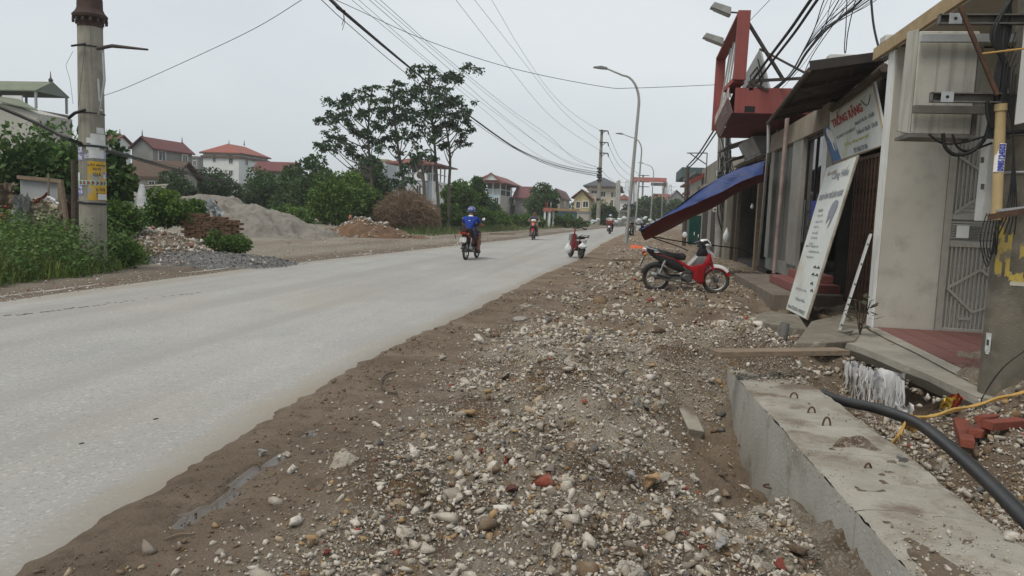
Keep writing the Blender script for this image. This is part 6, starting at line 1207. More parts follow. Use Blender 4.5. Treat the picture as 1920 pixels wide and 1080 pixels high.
# ---------------------------------------------------------------- heaps on the left
def heap(name, label, cat, prof, y, front, back, mat, seed, amp=.12, fine=1., kind=None, nx=110, ny=60):
    """mound whose skyline follows prof (pixels) at distance y"""
    pts = [PX(u, v, y=y) for u, v in prof]; xs = [p.x for p in pts]; zs = [p.z for p in pts]; c = ((xs[0]+xs[-1])/2, y, 0); o = thing(name, label, cat, c)
    X, T_ = np.meshgrid(np.linspace(xs[0]-.6, xs[-1]+.6, nx), np.linspace(-1, 1, ny)); H = np.interp(X, [xs[0]-.6]+xs+[xs[-1]+.6], [-.1]+zs+[-.1]); Y = np.where(T_ < 0, y+T_*front*(.35+.65*np.clip(H/max(zs), 0, 1)), y+T_*back)
    f = np.clip(1-np.abs(T_)**1.35, 0, 1); Z = H*f+amp*fbm(X*1.3*fine, Y*1.3*fine, 5, seed)*np.clip(f*3, 0, 1)*(1-np.exp(-np.abs(T_)*8)*.8)-.09
    m_, n_ = X.shape; i = np.arange(m_*n_).reshape(m_, n_); ff = np.stack([i[:-1, :-1], i[:-1, 1:], i[1:, 1:], i[1:, :-1]], -1).reshape(-1, 4)
    link_mesh('heap_body', np_mesh('heap_body', np.stack([X-c[0], Y-c[1], Z], -1).reshape(-1, 3), ff, mat, True), None, o); return o, lambda n: (lambda k: (X.ravel()[k], Y.ravel()[k], Z.ravel()[k]))(RNG.integers(0, X.size, n))
sand_m = M('grey sand', (.22, .20, .17), (.18, .163, .138), 1.2, .95, .8, 6, c3=(.14, .126, .106), sc3=2.5, lo3=.55, hi3=.7)
clay = M('red brown earth', (.15, .082, .042), (.095, .055, .032), 1.5, .95, .8, 12, c3=(.24, .17, .10), sc3=4)
o, pt_ = heap('sand_heap', 'large grey sand heap beyond the lay-by', 'sand heap', [(300, 385), (340, 366), (370, 361), (400, 362), (430, 368), (455, 378), (480, 385), (500, 391), (525, 399), (545, 410), (570, 424), (600, 441), (612, 447)], 31.5, 4.2, 4.5, sand_m, 71, .85, 1.5, nx=220, ny=140)
o, pt_ = heap('earth_heap', 'red-brown earth heap topped with pale rubble, left of the brush pile', 'earth heap', [(596, 444), (620, 431), (645, 417), (665, 406), (680, 404), (700, 412), (720, 417), (740, 428), (765, 438), (795, 444)], 36, 2.6, 3, clay, 72, .4, 1.4)
x, y, z = pt_(2600); k = (z > .55*np.interp(x, np.sort(x)[[0, -1]], [1, 1])) & (y > 35.2) | (RNG.random(len(x)) < .06); x, y, z = x[k], y[k], z[k]; r = .05*np.exp(RNG.normal(0, .5, len(x))); scatter('rubble', np.stack([x+RNG.normal(0, .08, len(x)), y, z+r*.3], -1), r, white_stone, ROCKS, o)
o, pt_ = heap('rubble_heap', 'pale rubble heap among weeds right of the concrete pole', 'rubble heap', [(195, 440), (225, 422), (248, 414), (275, 424), (300, 430), (325, 432), (350, 446), (375, 460)], 17.6, 1.5, 2.5, soil_m, 73, .3, 2)
x, y, z = pt_(5200); r = .032*np.exp(RNG.normal(0, .5, len(x))); scatter('rubble', np.stack([x+RNG.normal(0, .05, len(x)), y+RNG.normal(0, .05, len(x)), z+r*.3], -1), r, white_stone, ROCKS, o)
o, pt_ = heap('gravel_heap', 'low heap of dark grey gravel along the lay-by', 'gravel heap', [(248, 488), (275, 474), (310, 470), (350, 466), (400, 466), (440, 469), (480, 473), (510, 477)], 16.6, 1.3, 1.8, grey_gravel, 74, .12, 2)
x, y, z = pt_(9000); r = .017*np.exp(RNG.normal(0, .4, len(x))); scatter('gravel', np.stack([x+RNG.normal(0, .06, len(x)), y+RNG.normal(0, .06, len(x)), z+r*.3], -1), r, grey_gravel, PEB, o)
x, y, z = pt_(300); r = .03*np.exp(RNG.normal(0, .4, len(x))); scatter('pale_stones', np.stack([x, y-.1, z+r*.3], -1), r, white_stone, ROCKS, o)
n = 5000; y = 9+30*RNG.random(n)**1.5; x = le_(y)-RNG.random(n)**1.6*np.interp(y, [9, 12, 16, 22, 40], [1.4, 1.9, 3, 5, 7])-.15; r = .012*np.exp(RNG.normal(0, .55, n))*(.6+.025*y); scatter('roadside_grit', np.stack([x, y, lz(x, y)+r*.3], -1), r, white_stone, PEB, layby)
# brush pile
bp0 = PX(760, 437, y=44); o = thing('brush_pile', 'large pile of dry brown brushwood right of the earth heap', 'brush pile', (bp0.x, 44, 0)); tw = M('dry brown twigs', (.24, .17, .11), (.165, .115, .075), .8, .9, rand=.45); Pv, Pf, b = [], [], 0
hx, H = 1.75, PX(750, 356, y=44).z
for k in range(5200):
    q = RNG.normal(size=3); q /= np.linalg.norm(q); q *= RNG.random()**.33; c = np.array([bp0.x+q[0]*hx*(1-.25*max(q[2], 0)), 44+q[1]*1.4, H*.46+q[2]*H*.48]); a = math.atan2(c[2]-.0, c[0]-bp0.x)
    d = np.array([q[0]*.9+RNG.normal()*.5, RNG.normal()*.5, .55-.9*abs(q[0])+RNG.normal()*.35]); d /= np.linalg.norm(d); L_ = RNG.uniform(.25, .75); u = np.cross(d, RNG.normal(size=3)); u /= np.linalg.norm(u); w = np.cross(d, u); r = RNG.uniform(.006, .014); e = c+d*L_; e[2] -= .1*L_; mm = (c+e)/2+np.array([0, 0, .06*L_])
    for p in (c, mm, e): Pv += [p+u*r, p-u*r*.5+w*r*.87, p-u*r*.5-w*r*.87]
    for s in (0, 3): Pf += [(b+s, b+s+1, b+s+4, b+s+3), (b+s+1, b+s+2, b+s+5, b+s+4), (b+s+2, b+s, b+s+3, b+s+5)]
    b += 9
leaf_obj('twigs', [(np.array(Pv), np.array(Pf))], tw, o, 'stuff')
for k in range(9): a = random.uniform(-.9, .9); c = V(bp0.x+a*1.2, 43.2+random.uniform(0, .8), random.uniform(.5, 1.6)); MB().tube([c, c+V(random.uniform(-.6, .6), 0, random.uniform(.1, .6)), c+V(random.uniform(-1, 1), -.1, random.uniform(.3, 1))], [.03, .025, .012], 5).build('branch', M('pale dry branch', (.3, .24, .17), None), o)
# ruined brick stack
p0 = PX(392, 440, y=18.9); o = thing('brick_stack', 'ruined stack of mossy old red bricks in front of the sand heap', 'brick stack', (p0.x, 18.9, .25)); ob = M('old mossy brick', (.16, .07, .045), (.10, .06, .04), 5, .95, .5, 40, c3=(.06, .075, .03), sc3=6, rand=.3); bm_ = MB().b2((-.1, -.05, -.03), (.1, .05, .03)).mesh('brick'); bm_.materials.append(ob)
xl, xr = PX(340, 420, y=18.9).x, PX(450, 420, y=18.9).x; zlo, zhi = PX(392, 446, y=18.9).z, PX(392, 397, y=18.9).z
for r_ in range(10):
    zz = zlo+r_*.066
    for c_ in range(8):
        xx = xl+.1+c_*.212+(.1 if r_ % 2 else 0); top_ = zhi-.0-.28*max(0, (xx-xl)/(xr-xl)-.25)-.06*random.random()
        if zz > top_ or xx > xr: continue
        for dp in (0, .11):
            q = link_mesh('brick', bm_, None, o); q.location = (xx-p0.x+random.uniform(-.01, .01), dp+random.uniform(-.025, .01), zz-.25); q.rotation_euler = (random.gauss(0, .07), random.gauss(0, .06), random.gauss(0, .16))
# debris by the big left pole
def clothgrid(px, y, mat, par, nm, amp=.12, seed=1, n=14):
    A = [PX(u, v, y=y) for u, v in px]; return MB().grid(lambda u, v: (A[0]*(1-u)*(1-v)+A[1]*u*(1-v)+A[2]*u*v+A[3]*(1-u)*v)+V(0, float(fbm(u*6+seed, v*3+seed, 3, seed))*amp*2+.035*math.sin(u*26+4*float(fbm(u*3, v*4, 2, seed))*6), float(fbm(u*7, v*4+seed, 4, seed+2))*amp*1.6), n*2, n*2).build(nm, mat, par, smooth=80)
def cl_thing(nm, label, cat, y, items):
    c = PX(*items[0][0][0], y=y); o = thing(nm, label, cat, c)
    for px, mat, pn, amp, sd in items: clothgrid(px, y-.01*sd, mat, o, pn, amp, sd)
    return o
sacking = M('beige sacking', (.42, .37, .28), (.30, .26, .19), 3, .95, .4, 40); rag_g = M('grey rag', (.32, .32, .31), (.2, .2, .2), 4, .95); rag_r = M('dull red cloth', (.32, .09, .07), (.24, .07, .06), 4, .9); netm = M('brown netting', (.15, .11, .075), (.10, .08, .055), 8, .95)
cl_thing('hanging_sack', 'beige sacking slung between posts in front of the grey panel', 'sack', 15.4, [([(48, 372), (108, 378), (104, 410), (52, 415)], sacking, 'sack_cloth', .12, 2), ([(50, 400), (112, 398), (112, 432), (50, 432)], sacking, 'lower_cloth', .08, 3)])
cl_thing('rag_bundle', 'grey rags hanging at the left of the beige sacking', 'rags', 15.3, [([(24, 370), (40, 372), (44, 428), (18, 428)], rag_g, 'rag', .2, 4), ([(36, 366), (52, 370), (54, 428), (38, 428)], rag_g, 'rag', .2, 5)])
cl_thing('red_cloth', 'dull red cloth tied up beside the grey panel', 'cloth', 15.2, [([(62, 378), (88, 362), (92, 366), (68, 382)], rag_r, 'cloth', .05, 6), ([(90, 366), (110, 380), (108, 384), (88, 372)], white_ink, 'white_cloth', .05, 7)])
cl_thing('red_sheets', 'pile of red sheets at the left edge of the picture', 'sheets', 15.6, [([(-30, 385), (22, 386), (20, 398), (-30, 398)], rag_r, 'sheet', .05, 8), ([(-30, 400), (20, 400), (20, 416), (-30, 416)], rag_r, 'sheet', .05, 9)])
cl_thing('brown_net', 'brown netting heaped at the left edge of the picture', 'net', 16.2, [([(-30, 335), (30, 345), (38, 392), (-30, 392)], netm, 'net', .3, 10)])
cl_thing('torn_cloth', 'dark torn cloth hanging on the post left of the concrete pole', 'cloth', 14.6, [([(116, 372), (146, 362), (146, 436), (118, 436)], M('dirty dark cloth', (.13, .11, .09), (.09, .075, .06), 5, .95), 'cloth', .15, 11), ([(122, 385), (134, 380), (132, 415), (121, 412)], rag_r, 'patch', .08, 13)])
cl_thing('plastic_sheet', 'clear white plastic sheeting draped over the back of the brick stack', 'plastic sheet', 20.2, [([(372, 373), (402, 378), (428, 408), (385, 404)], M('cloudy plastic', (.52, .54, .55), (.42, .44, .45), 6, .3, .5, 15, trans=.4), 'sheet', .3, 14), ([(398, 375), (408, 378), (406, 382), (398, 380)], rag_r, 'red_scrap', .05, 15)])
o = thing('grey_panel', 'flat grey panel in a timber frame left of the concrete pole', 'panel', PX(75, 425, y=16)); A = [PX(u, v, y=16) for u, v in ((38, 337), (110, 341), (110, 430), (38, 430))]
MB().prism(A, (0, .04, 0)).build('panel', M('grey board', (.33, .34, .34), (.27, .28, .28), 2, .8), o); MB().beam(PX(34, 332, y=15.95), PX(116, 340, y=15.95), .08, .08).beam(PX(114, 338, y=15.95), PX(114, 432, y=15.95), .09, .09).beam(PX(91, 325, y=15.7), PX(91, 380, y=15.7), .03, .03).build('frame_timber', wood_old, o)
o = thing('timber_post', 'dark timber post standing against the left of the concrete pole', 'post', PX(141, 440, y=14.0)); MB().tube([PX(141, 445, y=14), PX(140, 370, y=14), PX(138, 300, y=14)], [.07, .06, .05], 8).build('post', wood_dark, o)
o = thing('timber_post', 'short leaning timber post under the dark torn cloth', 'post', PX(125, 440, y=14.3)); MB().tube([PX(128, 440, y=14.3), PX(116, 350, y=14.3)], .05, 8).build('post', wood_old, o)
o = thing('corrugated_sheet', 'pale corrugated sheet lying on the debris right of the concrete pole', 'roof sheet', PX(290, 355, y=20.5)); A = [PX(u, v, y=20.5) for u, v in ((268, 346), (316, 344), (314, 366), (272, 370))]
MB().grid(lambda u, v: A[0]*(1-u)*(1-v)+A[1]*u*(1-v)+A[2]*u*v+A[3]*(1-u)*v+V(0, -.3*v+.02*math.sin(v*30), 0), 4, 40).build('sheet', M('pale corrugated sheet', (.38, .36, .31), (.26, .24, .2), 2, .9), o, smooth=60)
o = thing('white_sack', 'upright white sack among the debris right of the concrete pole', 'sack', PX(266, 378, y=19.6)); A = PX(266, 366, y=19.6); MB().grid(lambda u, v: A+V(.22*(.25+.75*v)*math.cos(6.2832*u)*(1+1.2*float(fbm(math.cos(6.2832*u)*2+5, v*3+2*math.sin(6.2832*u), 3, 3))), .16*(.25+.75*v)*math.sin(6.2832*u), .3-.6*v), 18, 12).build('sack_body', M('white sack', (.6, .61, .62), (.45, .46, .47), 6, .8, .6, 12), o)
o = thing('broken_trestle', 'broken timber trestle leaning over the white sack', 'timber', PX(255, 375, y=20)); [MB().beam(PX(a, b, y=y_), PX(c, d, y=y_), .06, .06).build('timber', wood_old, o) for a, b, c, d, y_ in ((236, 372, 262, 335, 20), (250, 345, 284, 375, 20.1), (243, 330, 250, 385, 20.2))]
p0, p1 = PX(918, 431, y=47), PX(965, 433, y=47); o = thing('wooden_plank', 'weathered plank lying beside the far lay-by behind the rider in blue', 'plank', p0); MB().beam(V(p0.x, 47, .08), V(p1.x, 47.3, .1), .2, .08).build('plank', wood_old, o)
# ---------------------------------------------------------------- houses
def win(par, x0, x1, z0, z1, face, at, mat=window_dark, frame=None, depth=.08):
    """window recessed frame and pane; face 'f': on plane y=at (looking to -y), 's': on plane x=at (looking to +x)"""
    fr = MB(); w = min(.12, .16*abs(x1-x0)); P = (lambda a, b, z: (a, at-.05+b, z)) if face == 'f' else (lambda a, b, z: (at+.05-b, a, z))
    for a0, a1, c0, c1 in ((x0-w, x0, z0-w, z1+w), (x1, x1+w, z0-w, z1+w), (x0, x1, z0-w, z0), (x0, x1, z1, z1+w), ((x0+x1)/2-w*.2, (x0+x1)/2+w*.2, z0, z1)): fr.b2(P(a0, 0, c0), P(a1, .1, c1))
    o = fr.build('window', frame or MATS['white wall'], par); MB().b2(P(x0, .03, z0), P(x1, .045, z1)).build('pane', mat, o); return o
def house(label, u0, u1, u2, y0, v, wall, roof=None, kind='flat', vr=0, over=.5, fw=(), sw=(), wall2=None, grp='houses beyond the left side of the road', zb=-.7, fascia=None, finial=0, top_open=0):
    c = PX(u1, v, y=y0); x1 = c.x; zt = c.z; x0 = PX(u0, v, y=y0).x; y1 = PX(u2, v, x=x1).y; y1 = max(y1, y0+3); y1 = min(y1, y0+30); o = thing('house', label, 'house', ((x0+x1)/2, (y0+y1)/2, 0), grp)
    zw = zt-top_open
    if wall2 is None: MB().b2((x0, y0, zb), (x1, y1, zw)).build('wall', wall, o)
    else: MB().b2((x0, y0, zb), (x1-.02, y1, zw)).build('wall', wall, o); MB().b2((x1-.02, y0+.02, zb), (x1+.03, y1, zw-.01)).build('side_wall', wall2, o)
    if top_open:
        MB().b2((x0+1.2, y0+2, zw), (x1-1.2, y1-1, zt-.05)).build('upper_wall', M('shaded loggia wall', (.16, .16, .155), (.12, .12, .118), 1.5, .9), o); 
        for a in np.linspace(0, 1, 4):
            MB().b2((x0+(x1-x0-.16)*a, y0+.1, zw), (x0+(x1-x0-.16)*a+.16, y0+.26, zt)).build('loggia_post', MATS['white wall'], o)
            if 0 < a: MB().b2((x1-.26, y0+.1+(y1-y0-.5)*a, zw), (x1-.1, y0+.26+(y1-y0-.5)*a, zt)).build('loggia_post', MATS['white wall'], o)
        m = MB().b2((x0, y0-.05, zw+.85), (x1, y0+.05, zw+.95)).b2((x1-.08, y0, zw+.85), (x1+.02, y1, zw+.95))
        for a in np.linspace(0, 1, 18): m.b2((x0+(x1-x0-.12)*a, y0-.02, zw), (x0+(x1-x0-.12)*a+.12, y0+.06, zw+.85))
        m.build('balustrade', M('pale balustrade', (.5, .56, .57), None), o)
    zr = PX((u0+u1)/2 if kind != 'gy' else (u0+u1)/2, vr, y=y0).z if vr else zt; a, b, e, d = x0-over, x1+over, y0-over, y1+over; xm, ym = (x0+x1)/2, (y0+y1)/2; zt2 = zt+.02; m = MB(); t = .14
    if kind == 'gy':
        m.prism([(a, e, zt2-.1), (xm, e, zr), (xm, d, zr), (a, d, zt2-.1)], (0, 0, t)).prism([(xm, e, zr), (b, e, zt2-.1), (b, d, zt2-.1), (xm, d, zr)], (0, 0, t)).build('roof', roof, o); MB().prism([(x0, y0, zw), (x1, y0, zw), (xm, y0, zr-.1)], (0, y1-y0, 0)).build('gable', wall, o)
    elif kind == 'gx':
        m.prism([(a, e, zt2-.1), (b, e, zt2-.1), (b, ym, zr), (a, ym, zr)], (0, 0, t)).prism([(a, d, zt2-.1), (a, ym, zr), (b, ym, zr), (b, d, zt2-.1)], (0, 0, t)).build('roof', roof, o); MB().prism([(x1, y0, zw), (x1, y1, zw), (x1, ym, zr-.1)], (-(x1-x0), 0, 0)).build('gable', wall, o)
    elif kind == 'hip':
        w = min(x1-x0, y1-y0)*.42; r0, r1 = ((a+w, ym), (b-w, ym)) if (x1-x0) > (y1-y0) else ((xm, e+w), (xm, d-w)); m.add([(a, e, zt2), (b, e, zt2), (b, d, zt2), (a, d, zt2), (*r0, zr), (*r1, zr), (a, e, zt2-.16), (b, e, zt2-.16), (b, d, zt2-.16), (a, d, zt2-.16)], [(0, 1, 5, 4), (1, 2, 5), (2, 3, 4, 5), (3, 0, 4), (0, 6, 7, 1), (1, 7, 8, 2), (2, 8, 9, 3), (3, 9, 6, 0), (6, 9, 8, 7)] if (x1-x0) > (y1-y0) else [(0, 1, 4), (1, 2, 5, 4), (2, 3, 5), (3, 0, 4, 5), (0, 6, 7, 1), (1, 7, 8, 2), (2, 8, 9, 3), (3, 9, 6, 0), (6, 9, 8, 7)])
        m.build('roof', roof, o, smooth=None)
    else: m.b2((a+over*.8, e+over*.8, zt), (b-over*.8, d-over*.8, zt+.25)).build('parapet', roof or wall, o)
    if fascia is not None: MB().b2((x0-.25, y0-.25, zt-.75), (x1+.25, y1+.25, zt-.45)).b2((x0-.4, y0-.4, zt-.2), (x1+.4, y1+.4, zt-.02)).build('cornice', fascia, o)
    if finial:
        m = MB()
        for (xx, yy) in ((xm, y0), (xm, y1)) if kind == 'gy' else ((x0+1.5, ym), (x1-1.5, ym)): m.lathe((xx, yy, zr), (0, 0, 1), [(.09, 0), (.12, .15), (.04, .25), (.06, .35), (.012, .8)], 8)
        m.build('finial', M('dark finial', (.07, .05, .05), None), o)
    for (u, vv, w, h) in fw: p = PX(u, vv, y=y0); hw, hh = w/2/1444*y0*1.15, h/2/1444*y0*1.15; win(o, p.x-hw, p.x+hw, p.z-hh, p.z+hh, 'f', y0)
    for (u, vv, w, h) in sw: p = PX(u, vv, x=x1); q = PX(u+w/2, vv, x=x1).y-p.y; hh = h/2/1444*p.y*1.15; win(o, p.y-abs(q), p.y+abs(q), p.z-hh, p.z+hh, 's', x1+.03)
    return o
plaster_g = M('bare grey render', (.26, .26, .245), (.18, .18, .17), .6, .95, streak=(.13, .13, .125)); white_h = M('white house paint', (.70, .71, .70), (.62, .63, .62), .5, .85, streak=(.52, .53, .52)); blue_h = M('pale blue house paint', (.42, .55, .60), (.37, .49, .54), .5, .85); bluegrey_h = M('blue grey house paint', (.42, .46, .49), (.36, .39, .42), .5, .85, streak=(.3, .32, .33)); beige_h = M('beige house wall', (.42, .40, .36), (.35, .33, .30), .6, .9, streak=(.28, .27, .24)); cream_h = M('cream house paint', (.60, .54, .42), (.53, .47, .37), .6, .85); yellow_h = M('yellow house paint', (.50, .42, .22), (.42, .35, .18), .6, .85); brown_tile = M('old brown roof tiles', (.115, .075, .055), (.075, .052, .04), 9, .95, .6, 8, c3=(.05, .042, .036), sc3=3)
house('bare grey rendered house with a maroon gable roof', 247, 287, 360, 72, 279, plaster_g, roof_maroon, 'gy', 258, .25, fw=((262, 305, 6, 9),), sw=((303, 292, 12, 16), (346, 300, 8, 16)), finial=1)
house('low house with an old brown tiled roof in front of the bare grey house', 236, 322, 330, 47, 334, beige_h, brown_tile, 'gx', 302, .35, fw=((285, 345, 10, 8),))
house('white two-storey house with a bright red hipped roof', 381, 448, 502, 102, 287, white_h, M('bright red roof', (.28, .085, .06), (.23, .072, .052), .8, .7), 'hip', 267, .35, fw=((402, 297, 5, 12), (433, 299, 7, 14), (433, 324, 7, 8)), sw=((462, 302, 5, 14), (475, 300, 4, 5), (488, 303, 6, 12)), fascia=M('brown cornice', (.12, .075, .06), None), finial=1)
house('small grey flat-roofed house between the grey house and the white house', 352, 372, 388, 110, 296, plaster_g, plaster_g, fw=((365, 306, 5, 8),))
house('low house with a maroon roof right of the white house', 480, 545, 562, 96, 322, plaster_g, roof_maroon, 'gx', 304, .5, fw=((520, 335, 8, 8),))
house('pale flat-roofed block with a yellowish parapet behind the tall trees', 672, 725, 746, 108, 302, bluegrey_h, M('yellowish parapet', (.42, .33, .18), (.34, .26, .14), 1, .9), fw=((690, 320, 5, 9), (712, 320, 5, 9)))
hb = house('tall pale blue-grey house with a red hipped roof and open top floor', 746, 812, 838, 92, 308, bluegrey_h, roof_red, 'hip', 294, 1.2, fw=((755, 362, 6, 12),), sw=((818, 352, 5, 14), (826, 350, 3, 5), (834, 356, 5, 14), (819, 392, 5, 13), (829, 388, 3, 5)), wall2=white_h, top_open=2.0)
# projecting front bay of the same house
c0, c1, zt3 = PX(764, 345, y=90.6), PX(796, 345, y=90.6), PX(780, 340, y=90.6).z
MB().b2((c0.x, 90.6, -.7), (c1.x, 91.99, zt3)).build('front_bay', bluegrey_h, hb); p = PX(785, 358, y=90.6); win(hb, p.x-.28, p.x+.28, p.z-.65, p.z+.65, 'f', 90.6)
g0, g1, gp = PX(776, 338, y=91.2), PX(800, 338, y=91.2), PX(788, 317, y=91.2); MB().prism([(g0.x, 91.2, g0.z), (g1.x, 91.2, g0.z), (g1.x, 91.2, g0.z+.7), (gp.x, 91.2, gp.z), (g0.x, 91.2, g0.z+.7)], (0, .5, 0)).build('white_pediment', white_h, hb); MB().lathe((gp.x, 91.19, g0.z+.65), (0, -1, 0), [(.0, 0), (.42, 0), (.42, .03), (0, .03)], 20).build('round_window', window_dark, hb)
for (u, v) in ((819, 344), (819, 384)):
    p = PX(u, v, x=parent_loc(hb).x*0+PX(812, 308, y=92).x+.05); MB().prism([p+V(0, -.5, 0), p+V(0, .5, 0), p+V(.5, .5, -.3), p+V(.5, -.5, -.3)], (0, 0, .05)).build('window_hood', roof_red, hb)
hp = house('pale blue house with a balustraded balcony and a dull red roof', 896, 939, 972, 122, 342, blue_h, roof_red, 'hip', 325, .9, fw=((916, 377, 6, 11), (931, 377, 6, 11)), sw=((955, 377, 5, 13), (963, 378, 4, 13)), wall2=beige_h, top_open=2.0)
g0, g1, gp = PX(907, 337, y=120.9), PX(935, 337, y=120.9), PX(921, 326, y=120.9); MB().prism([(g0.x, 120.9, g0.z), (g1.x, 120.9, g0.z), (gp.x, 120.9, gp.z)], (0, .4, 0)).build('front_gable', white_h, hp); MB().beam((g0.x-.3, 120.8, g0.z-.1), (gp.x, 120.8, gp.z+.15), .3, .15).beam((g1.x+.3, 120.8, g0.z-.1), (gp.x, 120.8, gp.z+.15), .3, .15).build('gable_edge', roof_red, hp)
house('low house with a broad maroon roof beside the pale blue house', 966, 990, 1004, 132, 372, plaster_g, roof_maroon, 'gx', 349, .5)
house('grey house with a maroon gable roof right of the leafy tree', 1033, 1050, 1068, 136, 372, beige_h, roof_maroon, 'gy', 354, .4, fw=((1043, 382, 4, 7),), sw=((1059, 382, 3, 8),))
hy = house('yellow house with a pointed gable and a red side roof', 1077, 1104, 1112, 120, 372, yellow_h, roof_red, 'gy', 356, .5, fw=((1084, 384, 6, 10), (1098, 383, 8, 9)))
house('tall cream house with a dark grey hipped roof', 1104, 1157, 1163, 128, 350, cream_h, roof_grey, 'hip', 332, .9, fw=((1114, 358, 9, 8), (1131, 364, 7, 8), (1148, 365, 4, 8), (1147, 382, 4, 12), (1147, 396, 4, 12), (1154, 365, 3, 8), (1154, 382, 3, 12)), fascia=cream_h)
house('white-walled house with a red roof far beyond the street lamps', 1160, 1180, 1184, 175, 374, white_h, roof_red, 'hip', 364, .6)
house('long red-roofed shed below the red gantry', 1228, 1252, 1256, 200, 376, beige_h, roof_red, 'gx', 364, .5)
house('far grey gable house right of the gantry', 1254, 1282, 1285, 180, 372, plaster_g, roof_maroon, 'gy', 357, .4, fw=((1262, 384, 5, 5), (1274, 384, 5, 5)))
# house with the open green-roofed terrace
gh = thing('house', 'pale house with an open rooftop terrace under a green sheet roof, far left', 'house', (-54, 62, 0), 'houses beyond the left side of the road'); a0 = PX(67, 171, y=60); a1 = PX(97, 156, x=a0.x); a2 = PX(128, 183, x=a0.x)
ze = a0.z; x1 = a0.x; y0_, ym_, y2_ = 60, (60+max(a2.y, 64))/2, max(a2.y, 64); zr = PX(97, 155, x=x1).z
MB().prism([(-70, y0_, ze), (x1, y0_, ze), (x1, ym_, zr), (-70, ym_, zr)], (0, 0, .1)).prism([(-70, y2_, ze), (-70, ym_, zr), (x1, ym_, zr), (x1, y2_, ze)], (0, 0, .1)).build('roof', roof_green, gh); MB().prism([(x1, y0_+.1, ze), (x1, y2_-.1, ze), (x1, ym_, zr)], (-.08, 0, 0)).build('gable', M('green gable sheet', (.14, .17, .14), None), gh); MB().lathe((x1-.2, ym_, zr), (0, 0, 1), [(.12, 0), (.2, .25), (.06, .45), (.02, 1.0)], 8).build('finial', M('dark finial', (.07, .05, .05), None), gh)
zd = PX(68, 203, y=60).z; m = MB()
for xx in (x1-.15, x1-4.2, x1-8): m.b2((xx-.08, y0_+.1, zd), (xx+.08, y0_+.26, ze)); m.b2((xx-.08, y2_-.26, zd), (xx+.08, y2_-.1, ze))
m.build('post', M('roof post grey', (.3, .32, .32), None), gh); MB().b2((-70, y0_+.05, -.7), (x1, y2_, zd-.1)).build('wall', M('stained grey wall', (.20, .20, .19), (.13, .13, .125), .7, .95, streak=(.08, .08, .08)), gh)
p = PX(70, 208, y=56); q = PX(0, 193, y=56); MB().prism([(p.x, 56, p.z-.2), (p.x, 56, -.7), (-72, 56, -.7), (-72, 56, q.z+.6), (q.x, 56, q.z)], (0, 3.9, 0)).build('front_wing', M('pale cream wall', (.42, .41, .36), (.36, .35, .31), .5, .9), gh); r0_, r1_ = PX(36, 187, y=59.5), PX(0, 182, y=59.5); MB().add([(p.x+.3, 55.7, p.z), (q.x, 55.7, q.z+.1), (-72, 55.7, q.z+.9), (-72, 59.5, r1_.z+.7), tuple(r1_), tuple(r0_)], [(0, 1, 4, 5), (1, 2, 3, 4)]).build('wing_roof', roof_green, gh, smooth=None, solid=.1)
p = PX(14, 180, y=59.5); MB().b2((p.x-.9, 59.9, zd), (p.x+1.0, 60.04, ze-.4)).build('white_shutter', white_h, gh)
house('low house with a maroon roof just right of the concrete pole, behind the fruit tree', 185, 212, 226, 78, 268, white_h, roof_maroon, 'gx', 252, .3, finial=1)
# concrete wall of the gateway by the cream house, small roadside gateway with flags
cw = thing('concrete_wall', 'grey concrete wall end beside the road below the cream house', 'wall', PX(1164, 425, y=118)); a, b = PX(1155, 424, y=118), PX(1173, 398, y=118); MB().b2((a.x, 118, -.3), (b.x, 118.5, b.z)).b2((a.x-.2, 117.8, b.z), (b.x+.2, 118.7, b.z+.3)).build('wall', concrete, cw); MB().b2((b.x-.3, 118.5, -.3), (b.x, 128, b.z-.8)).build('side_wall', concrete, cw)
gwy = thing('roadside_gateway', 'small rusty red roadside gateway on white posts carrying flags', 'gateway', PX(1050, 415, y=82)); m = MB()
for u in (1021, 1030): a, b = PX(u, 417, y=82), PX(u, 394, y=82); m.b2((a.x-.1, 81.9, -.3), (a.x+.1, 82.1, b.z)); m.b2((a.x-.1+.35, 82.4, -.3), (a.x+.1+.35, 82.6, b.z))
m.build('post', M('white painted post', (.6, .62, .62), None), gwy); a, b = PX(1019, 396, y=82), PX(1036, 390, y=82); MB().b2((a.x, 81.8, a.z), (b.x, 82.8, b.z)).build('red_beam', M('rusty red beam', (.36, .12, .09), None), gwy); c = PX(1086, 392, y=82); MB().b2((b.x, 82, b.z-.25), (c.x, 82.5, b.z-.02)).build('long_beam', M('ochre beam', (.3, .2, .1), None), gwy)
for k, (u, col) in enumerate(((1023, (.35, .05, .04)), (1026, (.4, .12, .06)), (1033, (.6, .6, .58)))): a, b = PX(u, 389, y=82), PX(u, 379, y=82); MB().cyl(a, b, .02, n=5).prism([b, b+V(.05, 0, -.05), b+V(.07, 0, -.3), b+V(.02, 0, -.25)], (0, .02, 0)).build('flag', M('flag colour %d' % k, col, None), gwy)
# low store with a teal front behind the hedge
house('low shed with a teal front behind the small gateway', 1040, 1082, 1086, 100, 400, M('teal sheet', (.05, .13, .14), (.04, .1, .11), 1, .7), roof_grey, 'flat', 0, .2)
house('low white roadside hut beside the far power pole', 1082, 1104, 1108, 98, 400, beige_h, plaster_g, 'flat', 0, .3)
